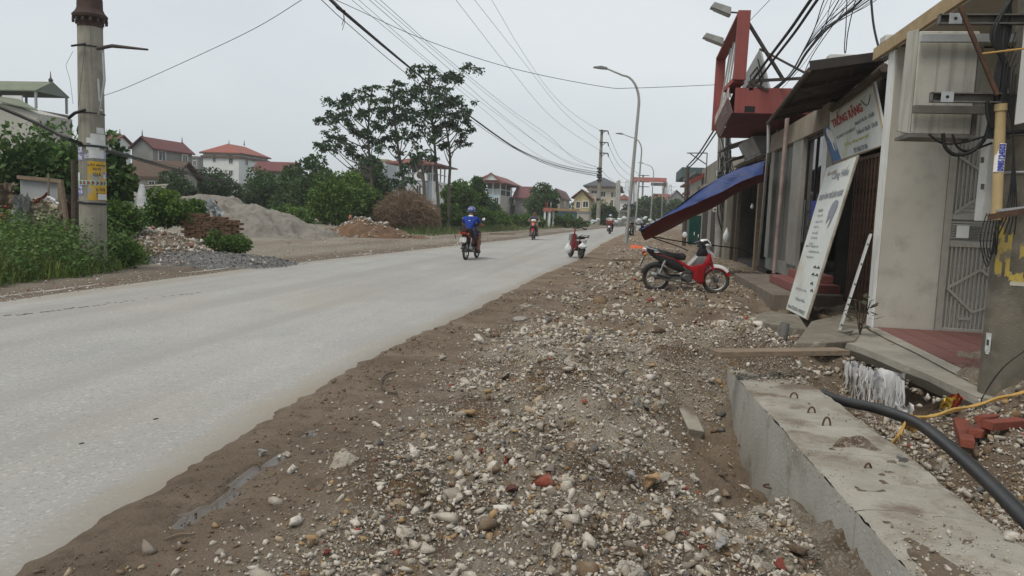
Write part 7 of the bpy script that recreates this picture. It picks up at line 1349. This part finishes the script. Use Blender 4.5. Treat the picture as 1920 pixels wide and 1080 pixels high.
# ---------------------------------------------------------------- right-hand far buildings
gb = thing('building', 'dark green sheet-clad building with white window frames, far on the right', 'building', (9, 76, 0)); a, b = PX(1278, 322, y=75), PX(1352, 318, y=75); gmat = M('dark green cladding', (.075, .115, .105), (.06, .09, .082), .8, .7); xa = PX(1297, 322, y=75).x
MB().b2((xa, 75, -.5), (b.x+4, 84, b.z)).build('wall', gmat, gb); MB().b2((a.x, 74.6, a.z-.55), (b.x+4, 84.2, b.z+.1)).build('roof', M('green roof edge', (.06, .10, .095), None), gb); p = PX(1302, 345, y=75); win(gb, p.x+.1, p.x+1.2, p.z-.2, p.z+.6, 'f', 75); p = PX(1345, 328, y=75); win(gb, p.x-.5, p.x+.5, p.z-.3, p.z+.5, 'f', 75)
fa = lambda u, v, x: PX(u, v, x=x)
nb = thing('house', 'narrow stained old house with a small red awning and meter boxes, beside the twin poles', 'house', (5, 38, 0)); st_w = M('stained old wall', (.28, .26, .215), (.19, .175, .145), .9, .95, .2, 30, streak=(.12, .11, .095)); MB().b2((3.75, 31.6, -.3), (8, 46, 3.3)).build('wall', st_w, nb); MB().b2((3.95, 36, 3.3), (8, 46, 4.3)).build('upper_wall', st_w, nb)
a, b = PX(1308, 338, x=3.55), PX(1336, 333, x=3.8); MB().prism([(3.2, 44.5, a.z-.2), (3.2, 48, a.z-.2), (4.2, 48, a.z+.35), (4.2, 44.5, a.z+.35)], (0, 0, .25)).build('red_awning', M('red awning sheet', (.22, .045, .04), (.16, .035, .03), 1, .7), nb)
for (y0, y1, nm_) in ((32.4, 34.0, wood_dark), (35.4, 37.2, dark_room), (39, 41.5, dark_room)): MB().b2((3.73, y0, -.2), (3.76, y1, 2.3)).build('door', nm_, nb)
for k, (a, lab) in enumerate((((52, 64, 4.4), 'plain beige house far along the right side of the road'), ((66, 73, 3.6), 'low pale house far along the right side, before the green building'), ((88, 104, 5.5), 'grey-white house farthest along the right side of the road'))):
    o = thing('house', lab, 'house', (6, a[0], 0)); off = float(np.interp(a[0], EY, EX))+5.6; MB().b2((off, a[0], -.4), (off+7, a[1], a[2])).build('wall', (beige_h, white_h, plaster_g)[k], o); MB().b2((off-.6, a[0]-.2, a[2]), (off+7, a[1]+.2, a[2]+.2)).build('roof', (roof_grey, roof_maroon, roof_red)[k], o)
    for j in range(2): MB().b2((off-.02, a[0]+1+j*4, .0), (off-.005, a[0]+2.6+j*4, 2.2)).build('door', dark_room, o)
rb_ = thing('building', 'pink-red upper storey showing over the old shops behind the red canopy', 'building', (8, 60, 0)); a, b = PX(1361, 322, y=58), PX(1392, 306, y=58); MB().b2((a.x, 58, 2), (b.x+6, 64, b.z)).b2((PX(1372, 300, y=58).x, 58.5, b.z), (b.x+6, 63, PX(1372, 299, y=58).z)).build('wall', M('pink red wall', (.30, .085, .085), (.25, .07, .07), 1, .85), rb_)
gn = thing('gantry', 'tall red-beamed gantry crane far down the road', 'gantry', PX(1220, 400, y=260)); a, b = PX(1186, 340, y=260), PX(1250, 334, y=260); MB().b2((a.x, 259, a.z), (b.x, 261, b.z)).build('red_beam', M('gantry red', (.40, .10, .08), None), gn); m = MB()
for u0, u1 in ((1247, 1243), (1249, 1250), (1190, 1188), (1192, 1195)): p = PX(u0, 341, y=260); q = PX(u1, 385, y=260); m.beam((p.x, 260, a.z), (q.x, 260+2*(u0-u1), -.5), .9, .6)
m.build('leg', M('gantry grey', (.42, .43, .44), None), gn); p = PX(1232, 344, y=260); MB().b2((p.x-2, 259, p.z-.8), (p.x+3, 260, p.z+.2)).build('trolley', dark_steel, gn)
for k, (u, vt) in enumerate(((1176, 338), (1257, 346))):
    p = PX(u, vt, y=520); o = thing('pylon', ('lattice power pylon on the horizon left of the gantry', 'lattice power pylon on the horizon right of the gantry')[k], 'pylon', (p.x, 520, 0)); m = MB(); W_ = 3.2
    for s in (-1, 1):
        for r in (-1, 1): m.cyl((p.x+s*W_, 520+r*W_, -.5), (p.x+s*.6, 520+r*.6, p.z), .16, n=4)
    for j in range(10): w0, w1 = W_-(W_-.6)*j/10, W_-(W_-.6)*(j+1)/10; z0, z1 = p.z*j/10, p.z*(j+1)/10; m.cyl((p.x-w0, 516+j*.3, z0), (p.x+w1, 516+j*.3, z1), .09, n=4).cyl((p.x+w0, 516+j*.3, z0), (p.x-w1, 516+j*.3, z1), .09, n=4)
    for z in (.7, .82, .94): m.cyl((p.x-4, 520, p.z*z), (p.x+4, 520, p.z*z), .15, n=4)
    m.build('lattice', galv, o)
# ---------------------------------------------------------------- poles, lamps
LP = V(-10.3, 13.6, 0); lp = thing('utility_pole', 'tall pale concrete pole with a rusty collar and a yellow painted notice', 'utility pole', LP); MB().tube([LP+V(.05*z/5*0, 0, z) for z in (-.3, 4.62, 4.9)], [.245, .218, .215], 28).build('lower_shaft', pole_concrete, lp); MB().tube([LP+V(0, 0, z) for z in (5.02, 10.5)], [.215, .16], 28).build('upper_shaft', pole_concrete, lp); zc = PX(160, 30, y=13.4).z
MB().lathe(LP, (0, 0, 1), [(.222, zc-.17), (.225, zc-.04), (.30, zc+.0), (.31, zc+.05), (.25, zc+.12), (.225, zc+.18), (.22, zc+.36)], 24).build('collar', M('rusty collar', (.07, .04, .032), (.045, .03, .026), 8, .9, .3, 40), lp); m = MB()
for k in range(14): a = k*math.pi/7; m.cyl(LP+V(.285*math.cos(a), .285*math.sin(a), zc-.02), LP+V(.285*math.cos(a), .285*math.sin(a), zc-.09), .025, n=6)
m.build('bolts', dark_steel, lp)['kind'] = 'stuff'; pr = lambda z: .245-.0058*z; az = lambda u: -90+math.degrees(math.asin(max(-1, min(1, (u-165)/20.5))))+37
def lpatch(u0, u1, v0, v1, mat, nm, o=.004, par=lp):
    z0, z1 = PX(165, v1, y=13.4).z, PX(165, v0, y=13.4).z; m = MB(); patch(m, LP, pr(z0)+o, az(u0), az(u1), z0, z1, 8, pr(z1)+o); return m.build(nm, mat, par), z0, z1
ynot = M('yellow painted notice', (.56, .34, .02), (.48, .28, .02), 4, .7, c3=(.3, .3, .27), sc3=3.2, lo3=.52, hi3=.6); lpatch(158, 186, 302, 375, ynot, 'yellow_notice')
def curvtxt(s, u0, u1, v0, v1, mat, o=.009):
    z0, z1 = PX(165, v1, y=13.4).z, PX(165, v0, y=13.4).z; t = txt(s, (0, 0, 0), (1, 0, 0), (0, 1, 0), mat, None, 'lettering'); 
    for vtx in t.data.vertices: k, h, _ = vtx.co; a = rad(az(u0)+(az(u1)-az(u0))*k); z = z0+(z1-z0)*h; r = pr(z)+o; vtx.co = (r*math.cos(a), r*math.sin(a), z)
    t.parent = lp
curvtxt('LẮP MẠNG', 159, 184, 305, 312, ink_dark); curvtxt('WI FI', 165, 177, 314, 319, ink_dark); curvtxt('GIÁ', 166, 178, 322, 330, ink_dark); curvtxt('0 978', 170, 183, 352, 358, ink_dark); curvtxt('568', 170, 183, 361, 368, ink_dark)
paper = M('white notice paper', (.62, .63, .62), (.52, .53, .52), 8, .85)
for u0, u1, v0, v1 in ((172, 183, 238, 249), (163, 185, 250, 272), (157, 163, 258, 268), (157, 176, 273, 281), (160, 182, 280, 296)): lpatch(u0, u1, v0, v1, paper, 'paper_notice', .007)
bl_ = M('violet sticker', (.16, .15, .42), (.55, .55, .62), 26, .6, lo=.45, hi=.55, detail=1)
for u0, u1, v0, v1 in ((145, 151, 276, 288), (145, 151, 290, 301), (145, 151, 345, 354), (145, 151, 356, 366), (154, 164, 288, 297), (180, 185.3, 282, 296), (181, 185.3, 322, 334)): lpatch(u0, u1, v0, v1, bl_, 'sticker', .006)
lpatch(145, 148, 324, 340, paper, 'torn_paper', .01); lpatch(172, 184, 363, 374, paper, 'torn_paper', .02)
# chevron tape
_, z0, z1 = lpatch(145.2, 185.3, 338, 347, M('pale green tape', (.36, .52, .42), None), 'hazard_tape', .008); m = MB(); m2 = MB()
for k in range(7):
    aa = az(147)+(az(184)-az(147))*k/7; st_ = (az(184)-az(147))/7; R_ = pr(z0)+.011; pt2 = lambda a, z: (LP.x+R_*math.cos(rad(a)), LP.y+R_*math.sin(rad(a)), z); zm = (z0+z1)/2
    for mm, o_ in ((m, 0), (m2, .33)): mm.poly([pt2(aa+o_*st_, z1-.012), pt2(aa+(o_+.28)*st_, z1-.012), pt2(aa+(o_+.6)*st_, zm), pt2(aa+(o_+.28)*st_, z0+.012), pt2(aa+o_*st_, z0+.012), pt2(aa+(o_+.32)*st_, zm)])
m.build('chevrons', ink_dark, lp, smooth=None); m2.build('red_chevrons', ink_red, lp, smooth=None)
for v in (84, 210, 272, 380):
    z = PX(165, v, y=13.4).z; m = MB().torus((LP.x, LP.y, z), (.06, 0, 1), pr(z)+.006, .012+(.012 if v > 260 else 0), 28, 6)
    if v == 84: m.tube([PX(134, 86, y=13.3), PX(160, 82, y=13.3)], .02, 6)
    if v == 210: m.tube([PX(128, 222, y=13.3), PX(140, 212, y=13.3), PX(160, 206, y=13.3)], .03, 6)
    m.build('wire_band', cable_black, lp)
lm = thing('lamp_bracket', 'old bent lamp arm fixed to the right of the tall pale concrete pole', 'lamp bracket', PX(190, 90, y=13.3)); MB().tube([PX(183, 91, y=13.3), PX(210, 86, y=13.2), PX(277, 93, y=13.0)], [.035, .035, .018], 8).build('arm', dark_steel, lm); MB().tube([PX(193, 93, y=13.3), PX(196, 150, y=13.3), PX(189, 200, y=13.3), PX(187, 215, y=13.35)], .022, 8).build('stay', galv, lm); MB().tube([PX(184, 148, y=13.3), PX(187, 190, y=13.3)], .018, 6).tube([PX(185, 215, y=13.35), PX(190, 206, y=13.3)], .03, 6).build('short_stay', galv, lm)
ho = MB(); wp_ = [PX(137, 96, y=13.3), PX(127, 115, y=13.3), PX(124, 125, y=13.3), PX(131, 150, y=13.3), PX(137, 195, y=13.3)]; ho.tube(smooth_path(wp_, 20), .004, 4).tube([PX(160, 83, y=13.2), PX(150, 170, y=13.2), PX(147, 200, y=13.2)], .004, 4).build('loose_wire', cable_black, lp)
# far power pole
fp0 = PX(1121, 421, y=112); fp1 = PX(1128.5, 243, y=112); fpo = thing('utility_pole', 'tall power pole with three crossarms far along the left side of the road', 'utility pole', (fp0.x, 112, 0)); fp0.z = -.3; MB().tube([fp0, fp1], [.32, .19], 12).build('shaft', pole_concrete, fpo); m = MB(); ins = MB()
for v in (245, 267, 287): a = PX(1127.5, v, y=111.7); b = PX(1140, v+.5, y=111.7); m.beam(a+V(-.3, 0, 0), b, .14, .14).beam(PX(1127, v+7, y=111.7), b+V(-.3, 0, 0), .09, .09); ins.tube([b, b+V(.1, 0, -.5)], .09, 6)
m.build('crossarm', dark_steel, fpo); ins.build('insulator', M('insulator brown', (.1, .06, .05), None), fpo); m = MB()
for v in (316, 322, 328, 332, 338): c = PX(1124, v, y=111.8); m.sph(c, (.42, .42, .2), 10, 6)
m.build('cable_cluster', cable_black, fpo); c = PX(1122, 374, y=112); MB().sph(c, (.36, .36, .3), 10, 6).build('band', cable_black, fpo)
for k, (u0, u1, vb, vt) in enumerate(((1154, 1158, 412, 340), (1159, 1161, 410, 338))):
    a, b = PX(u0, vb, y=116), PX(u1, vt, y=116); o = thing('utility_pole', ('pale concrete pole in front of the cream house corner, left of its pair', 'pale concrete pole in front of the cream house corner, right of its pair')[k], 'utility pole', (a.x, 116, 0)); a.z = -.3; MB().tube([a, b], [.28, .2], 10).build('shaft', concrete_pale, o)
fl_ = M('lamp head grey', (.2, .2, .2), None, rough=.5)
def lamp(label, b, t, head, y, thick=.085):
    B = PX(*b, y=y); T_ = PX(*t, y=y); Hd = PX(*head, y=y); B.z = min(B.z, float(vz(B.x, y)) if y < 60 else 0.1); o = thing('street_lamp', label, 'street lamp', (B.x, y, B.z), 'street lamps along the right side of the road'); hgt = Hd.z-T_.z; wdt = T_.x-Hd.x
    arc = [T_+V(-wdt*.38*(1-math.cos(a)), 0, hgt*.78*math.sin(a)) for a in np.linspace(0, math.pi/2, 9)]; arc += [Hd+V(.55, 0, -.05)]
    MB().tube([B, B.lerp(T_, .5)]+arc, [thick*1.05, thick*.9]+[thick*(.75-.03*k) for k in range(9)]+[thick*.4], 12).build('pole', lamp_grey, o); MB().cyl(B+V(0, 0, -.1), B+V(0, 0, .06), thick*2.2, n=14).build('base', concrete, o)
    MB().prism([Hd+V(-.1, -.1, .02), Hd+V(.3, -.14, .06), Hd+V(.62, -.08, -.0), Hd+V(.62, -.08, -.1), Hd+V(.3, -.14, -.09), Hd+V(-.1, -.1, -.03)], (0, .26, 0)).build('lamp_head', fl_, o, bevel=.03); return o
l1 = lamp('nearest street lamp, tall curved pole at the edge of the torn-up verge', (1173.5, 459), (1198, 195), (1116, 126), 40, .095); c = PX(1180, 425, y=39.8); MB().cyl(PX(1181, 386, y=40), PX(1181.2, 384, y=40), .1, n=14).build('blue_mark', M('blue sticker', None) if False else MATS['blue sticker'], l1)
lamp('second street lamp, behind the nearest one', (1190, 437), (1203, 285), (1156, 250), 72); lamp('third street lamp, whose arm shows just right of the second', (1219, 420), (1225.5, 326), (1198, 305), 108)
for k, (u, vb, vt, y) in enumerate(((1241, 409, 352, 150), (1247, 407, 360, 185), (1260, 404, 372, 220))): lamp(('fourth street lamp, thin and far left of the gantry leg', 'fifth street lamp, thin and far below the gantry', 'sixth and farthest street lamp, beside the far grey gable house')[k], (u, vb), (u+1.2, vt), (u-6, vt-5), y)
up2 = thing('utility_pole', 'far power pole with small crossarms behind the nearest street lamp', 'utility pole', PX(1206, 415, y=170)); a, b = PX(1203, 415, y=170), PX(1206, 328, y=170); m = MB().tube([V(a.x, 170, -.3), b], [.25, .18], 8)
m.build('shaft', pole_concrete, up2); m = MB()
for v in (329, 341, 350): p = PX(1205, v, y=169.8); m.beam(p+V(-1, 0, 0), p+V(1.4, 0, 0), .15, .15)
m.build('crossarm', dark_steel, up2)
# twin poles and leaning pole beside the old shops
for k, (b, t, y, r, lab, mt) in enumerate((((1346, 492), (1354, 200), 33, .15, 'left of the twin concrete poles with meter boxes', concrete), ((1361, 492), (1366, 200), 33.6, .13, 'right of the twin concrete poles, dark with cables', pole_dark), ((1283, 446), (1290, 312), 42, .10, 'thin leaning pole wrapped in cables, end of the overhead bundle', wood_dark))):
    a, c = PX(*b, y=y), PX(*t, y=y); a.z = -.3; o = thing('utility_pole', lab, 'utility pole', (a.x, y, 0)); MB().tube([a, c], [r*1.1, r*.85], 12).build('shaft', mt, o)
    if k < 2:
        for (u, v, w, h) in (((1349, 325, 10, 9), (1340, 393, 6, 8)), ((1363, 324, 9, 8), (1357, 373, 26, 14)))[k]:
            p = PX(u, v, y=y-.3); s_ = 1/1444*y*1.02; q = thing('meter_box', ('white meter box high on the left twin pole', 'white meter box low beside the left twin pole', 'white meter box high on the right twin pole', 'long pale meter cabinet across the right twin pole')[k*2+(v > 330)], 'meter box', p); MB().box(p, (w*s_, .2, h*s_)).build('box', M('meter box white', (.6, .6, .57), None), q, bevel=.01); MB().box(p+V(0, -.102, .0), (w*s_*.5, .006, h*s_*.4)).build('meter_window', dark_steel, q)
    else:
        m = MB().beam(PX(1288, 287, y=42), PX(1326, 287, y=42), .05, .05).beam(PX(1326, 287, y=42), PX(1324, 330, y=42), .05, .05).beam(PX(1294, 288, y=42), PX(1324, 308, y=42), .05, .05).beam(PX(1324, 330, y=42), PX(1322, 350, y=42), .05, .05); m.build('steel_bracket', dark_steel, o)
m = MB(); tg = thing('cable_tangle', 'tangle of black cables hanging between the twin poles and the old shops', 'cables', PX(1365, 350, y=32.5))
for k in range(16):
    u0 = random.uniform(1345, 1372); v0 = random.uniform(240, 320); u1 = random.uniform(1352, 1392); v1 = random.uniform(290, 470); m.tube(smooth_path([PX(u0, v0, y=32.6), PX((u0+u1)/2+random.uniform(-14, 8), (v0+v1)/2+random.uniform(0, 26), y=32.4), PX(u1, v1, y=32.7)], 12), random.uniform(.008, .025), 5)
for k in range(6): m.tube(smooth_path([PX(1362+2*k, 215, y=32.8), PX(1366-k, 330, y=32.7), PX(1380-2*k, 400, y=32.6), PX(1384+k, 450, y=32.6)], 12), .012+.004*(k % 3), 5)
m.build('cable', cable_black, tg); o = thing('white_bag', 'white plastic bag hung on the shop wall behind the red motorbike', 'bag', PX(1362, 440, y=30.8)); c = PX(1362, 441, y=30.8); MB().grid(lambda u, v: c+V(.17*(.3+.8*v)*math.sin(math.pi*v*.9+.2)*math.cos(6.2832*u)*(1+1.3*float(fbm(math.cos(6.2832*u)*2+4, v*3+math.sin(6.2832*u)*2, 3, 9))), .1*math.sin(math.pi*v*.9+.2)*math.sin(6.2832*u), .3-.6*v), 18, 12).build('bag_body', bag_m, o)
# ---------------------------------------------------------------- overhead wires
def onp(u, v, A, B):
    d = RC @ Vector(((u-960)/FPX, (540-v)/FPX, -1)); nx_, ny_ = B[1]-A[1], A[0]-B[0]; t = (nx_*A[0]+ny_*A[1])/(nx_*d.x+ny_*d.y); return Vector((0, 0, CAMH))+d*t
wires = thing('overhead_wires', 'bundle of thin power wires from the tall left pole to the far power pole', 'power lines', (-10, 60, 9)); LA, LB = (-10.3, 13.6), (fp0.x, 112)
def wire(px, A, B, r, par, nm='wire', start=None, n=40, mat=cable_black):
    P_ = [onp(u, v, A, B) for u, v in px]
    if start is not None:
        d = (P_[0]-P_[1]); k = ((start[0]-P_[0].x)/d.x) if abs(d.x) > 1e-4 else 0; P_ = [P_[0]+d*max(k, .05)]+P_
    rr = [r*max(1., (p.length)/55) for p in smooth_path(P_, n)]; MB().tube(smooth_path(P_, n), rr, 5).build(nm, mat, par)
for px, r in (([(603, 0), (643, 37), (773, 147), (890, 230), (960, 276), (1033, 309), (1120, 330)], .013), ([(660, 0), (813, 127), (900, 200), (1027, 300), (1120, 322)], .008), ([(673, 0), (820, 127), (950, 227), (1060, 300), (1121, 318)], .008), ([(693, 0), (843, 130), (943, 217), (1060, 303), (1117, 317)], .010), ([(703, 0), (850, 125), (960, 213), (1070, 290), (1118, 314)], .008), ([(713, 0), (827, 100), (960, 207), (1027, 253), (1080, 300), (1120, 313)], .010)): wire(px, LA, LB, r, wires, start=LA)
w2 = thing('overhead_wires', 'thick black cable bundle sagging from the tall left pole over the trees', 'power lines', (-10, 60, 8))
for o_, r in ((0, .03), (4, .018), (-3, .015)): wire([(620+o_, 0), (643+o_, 22), (773+o_*.5, 131), (890, 224+o_*.3), (973, 281+o_*.4), (1033, 307+o_), (1080, 319+o_), (1120, 326+o_)], LA, LB, r, w2, 'cable', start=LA)
k_ = onp(644, 21, LA, LB); MB().sph(k_, (.07, .07, .05), 8, 6).tube([k_, k_+V(.02, 0, -.25), k_+V(-.05, 0, -.45)], .012, 4).tube([k_, k_+V(.05, 0, -.35), k_+V(-.03, 0, -.6)], .01, 4).build('tape_end', cable_black, w2)
w3 = thing('overhead_wires', 'three upper power wires running to the crossarms of the far power pole', 'power lines', (-10, 60, 12))
for px in ([(855, 0), (957, 130), (1043, 227), (1123, 281), (1138, 289)], [(890, 0), (977, 110), (1060, 213), (1123, 263), (1139, 268)], [(922, 0), (977, 93), (1033, 173), (1080, 217), (1127, 245), (1140, 246)]): wire(px, (-10.2, 13.6), (LB[0]+.9, 112), .010, w3, start=(-10.2, 13.6))
for px in ([(1140, 247), (1165, 300), (1203, 330)], [(1139, 268), (1165, 315), (1204, 342)], [(1139, 289), (1165, 330), (1204, 351)], [(1127, 318), (1150, 340), (1204, 372)]): MB().tube(smooth_path([PX(u, v, y=112+58*k/(len(px)-1)) for k, (u, v) in enumerate(px)], 14), .028, 5).build('wire', cable_black, w3)
w4 = thing('overhead_wires', 'single thin wire crossing the sky from the tall left pole to the red sign', 'power lines', (-4, 18, 6)); wire([(630, 0), (793, 73), (960, 128), (1127, 162), (1190, 165), (1342, 159)], (-10.3, 13.6), (2.45, 22), .007, w4, start=LA)
w5 = thing('overhead_wires', 'single thin wire rising from the tall left pole across the upper left sky', 'power lines', (-4, 10, 5)); wire([(186, 182), (240, 163), (370, 105), (480, 52), (565, 0), (640, -50)], (-10.3, 13.6), (3.37, 7.35), .005, w5)
w6 = thing('overhead_wires', 'black cable sagging across the fruit tree to the white house', 'power lines', (-14, 25, 5))
for dv, r in ((0, .022), (3, .014), (-2, .01)): MB().tube(smooth_path([PX(u, v+dv, y=y) for u, v, y in ((-30, 188, 13), (60, 226, 13.2), (150, 268, 13.3), (250, 295, 18), (330, 318, 26), (400, 336, 36), (470, 350, 48))], 30), r, 5).build('cable', cable_black, w6)
for px in ([(185, 268), (240, 290), (320, 310), (400, 322)],): MB().tube(smooth_path([PX(u, v, y=14+6*k) for k, (u, v) in enumerate(px)], 14), .008, 5).build('wire', cable_black, w6)
MB().tube(smooth_path([PX(-20, 243, y=20), PX(30, 235, y=20), PX(90, 216, y=19)], 8), .01, 4).build('wire', M('pale wire', (.4, .4, .38), None), w6)
# right-hand bundles
w7 = thing('overhead_wires', 'two thick twisted black cables above the red sign frame', 'power lines', (3, 20, 5))
for du, r in ((0, .035), (9, .03)): MB().tube(smooth_path([PX(u+du*s_, v+du*.5, x=x) for u, v, x, s_ in ((1585, -90, 3.1, 1), (1520, 0, 3.05, 1), (1482, 55, 3.0, 1), (1442, 108, 3.0, .9), (1400, 165, 2.95, .8), (1345, 235, 2.9, .5), (1310, 288, 2.8, .3), (1288, 312, 2.75, .2))], 34), r, 6).build('cable', cable_black, w7)
w8 = thing('overhead_wires', 'fan of many black cables descending behind the red canopy', 'power lines', (3.4, 16, 5))
for k in range(15):
    j = random.uniform(-1, 1); u0 = 1545+k*7; MB().tube(smooth_path([PX(u0+30, -55, x=3.5), PX(u0, 0, x=3.5), PX(1560+k*1.5+j*10-25, 55+j*5, x=3.5), PX(1520+j*9-8, 100+j*4, x=3.5), PX(1485+j*7, 140, x=3.5), PX(1450+j*8-k, 178, x=3.5)], 20), .006+.005*(k % 4 == 0)+.016*(k == 10), 5).build('cable', cable_black, w8)
for p in ([(1588, -5), (1586, 50), (1583, 92), (1586, 97), (1590, 60), (1604, 0), (1612, -20)], [(1632, -20), (1637, 40), (1645, 80), (1654, 107)], [(1582, 20), (1540, 78), (1520, 110), (1508, 137)]): MB().tube(smooth_path([PX(u, v, x=3.9) for u, v in p], 18), .01 if p[0][0] != 1632 else .02, 5).build('cable', cable_black, w8)
MB().tube([PX(1448, -5, x=2.6), PX(1405, 40, x=2.6)], .008, 4).build('wire', cable_black, w8)
# ---------------------------------------------------------------- small far things on the road
car = thing('car', 'dark car seen far down the road beside the second street lamp', 'car', (0, 0, 0)); cm = M('dark car paint', (.03, .033, .038), None, rough=.25, coat=.5); MB().xz([(-2.1, .35), (-2.1, .8), (-1.2, .95), (1.2, .9), (2.1, .75), (2.15, .35)], -.85, .85).build('body', cm, car, bevel=.1); MB().xz([(-1.6, .9), (-1.0, 1.42), (.35, 1.42), (1.1, .88)], -.72, .72).build('cabin', glass, car, bevel=.08); MB().b2((-1.0, -.68, 1.41), (.35, .68, 1.45)).build('roof', cm, car)
for sx_ in (-1.3, 1.3):
    for s in (-.86, .86): MB().cyl((sx_, s-.09, .32), (sx_, s+.09, .32), .32, n=16).build('wheel', black_rubber, car)
for s in (-.55, .55): MB().box((2.13, s, .66), (.06, .34, .14)).build('headlight', head_l, car)
MB().box((2.16, 0, .5), (.03, .9, .2)).build('grille', dark_steel, car); cp = PX(1192, 424, y=100); car.location = (cp.x, 102, 0.02); car.rotation_euler = (0, 0, rad(-95))
for k, (u, v, y, lab) in enumerate(((1110, 419, 105, 'heap of white and green sacks at the foot of the far power pole'), (1168, 417, 95, 'white sacks stacked by the road beyond the parked dark motorbike'), (1210, 418, 92, 'white sacks on the verge right of the far car'))):
    p = PX(u, v, y=y); o = thing('sack_heap', lab, 'sacks', p); wsk = M('white sacks', (.6, .62, .62), (.42, .5, .48), 1.4, .8)
    for j in range(5): MB().sph(p+V(random.uniform(-.9, .9), random.uniform(-.3, .3), .05+.25*(j % 3)), (.32, .26, .2), 9, 6, Matrix.Rotation(random.uniform(-.6, .6), 3, 'Y')).build('sack', wsk, o)
for k in range(9):  # broken pale patches of old asphalt at the road edge
    pass
rp_m = M('old asphalt patch', (.28, .265, .235), (.22, .205, .175), 5, .95, .4, 60)
for (u, v, w, h) in ((936, 632, 22, 10), (975, 598, 24, 8), (985, 574, 20, 6), (1012, 512, 14, 4)):
    c = on(u, v); hw = w/1444*c.y*.5*1.1; P_ = []
    for k in range(14): a = 2*math.pi*k/14; rr = 1+.3*float(fbm(math.cos(a)*2+u, math.sin(a)*2, 3, 6)); P_.append(c+V(hw*rr*math.cos(a), hw*2.2*rr*math.sin(a), .012))
    pp_ = MB().prism(P_, (0, 0, -.1)).build('asphalt_patch', rp_m, verge)
for (u, v, w) in ((97, 682, .12),):
    c = PX(u, v, z=.008); o = MB().poly([c+V(-.06, -.05, 0), c+V(.07, -.04, 0), c+V(.06, .07, 0), c+V(-.07, .05, 0)]).build('paint_mark', pale, road, smooth=None)
cr_m = M('road crack', (.06, .06, .058), None)
m = MB()
for k in range(34):
    u = 5+k*11+random.uniform(-4, 4); v = 594-.122*u+random.uniform(-1.5, 1.5); a, b = PX(u, v, z=.009), PX(u+random.uniform(3, 9), v-random.uniform(0, 1.2), z=.009); m.beam(a, b, .05, .004)
for u, v in ((292, 785), (153, 831), (180, 614), (215, 613)): a, b = PX(u-4, v+1, z=.009), PX(u+4, v-1, z=.009); m.beam(a, b, .012, .004)
m.build('cracks', cr_m, road)
tw_ = thing('twig', 'curved dry twig lying on the mud strip beside the rubble', 'twig', on(725, 715)); MB().tube(smooth_path([on(742, 702)+V(0, 0, .02), on(722, 708)+V(0, 0, .02), on(715, 722)+V(0, 0, .02), on(722, 737)+V(0, 0, .02), on(745, 742)+V(0, 0, .015)], 16), .008, 5).build('stick', wood_dark, tw_)
tw_ = thing('twig', 'thin pale stick lying on the mud at the lower left', 'twig', on(330, 1008)); MB().tube([on(308, 1015)+V(0, 0, .01), on(335, 1006)+V(0, 0, .012), on(360, 1005)+V(0, 0, .01)], .004, 5).build('stick', wood_old, tw_)
tw_ = thing('wood_chip', 'pale wood chip lying on the mud strip', 'wood chip', on(706, 799)); a = on(700, 795); b = on(712, 803); MB().beam(a+V(0, 0, .012), b+V(0, 0, .012), .02, .012).build('chip', M('pale wood chip', (.5, .45, .36), None), tw_)
# ---------------------------------------------------------------- light haze in the air
hz = MB().b2((-560, -30, -1.75), (420, 640, 32)).build('haze', M('haze', (1, 1, 1)), smooth=None); hz['kind'] = 'stuff'
hm_ = hz.data.materials[0]; t = hm_.node_tree; t.nodes.remove(t.nodes['Principled BSDF']); pv_ = t.nodes.new('ShaderNodeVolumePrincipled'); pv_.inputs['Color'].default_value = (.93, .95, .97, 1); pv_.inputs['Density'].default_value = .0006; pv_.inputs['Anisotropy'].default_value = .2
t.links.new(pv_.outputs[0], t.nodes['Material Output'].inputs['Volume'])
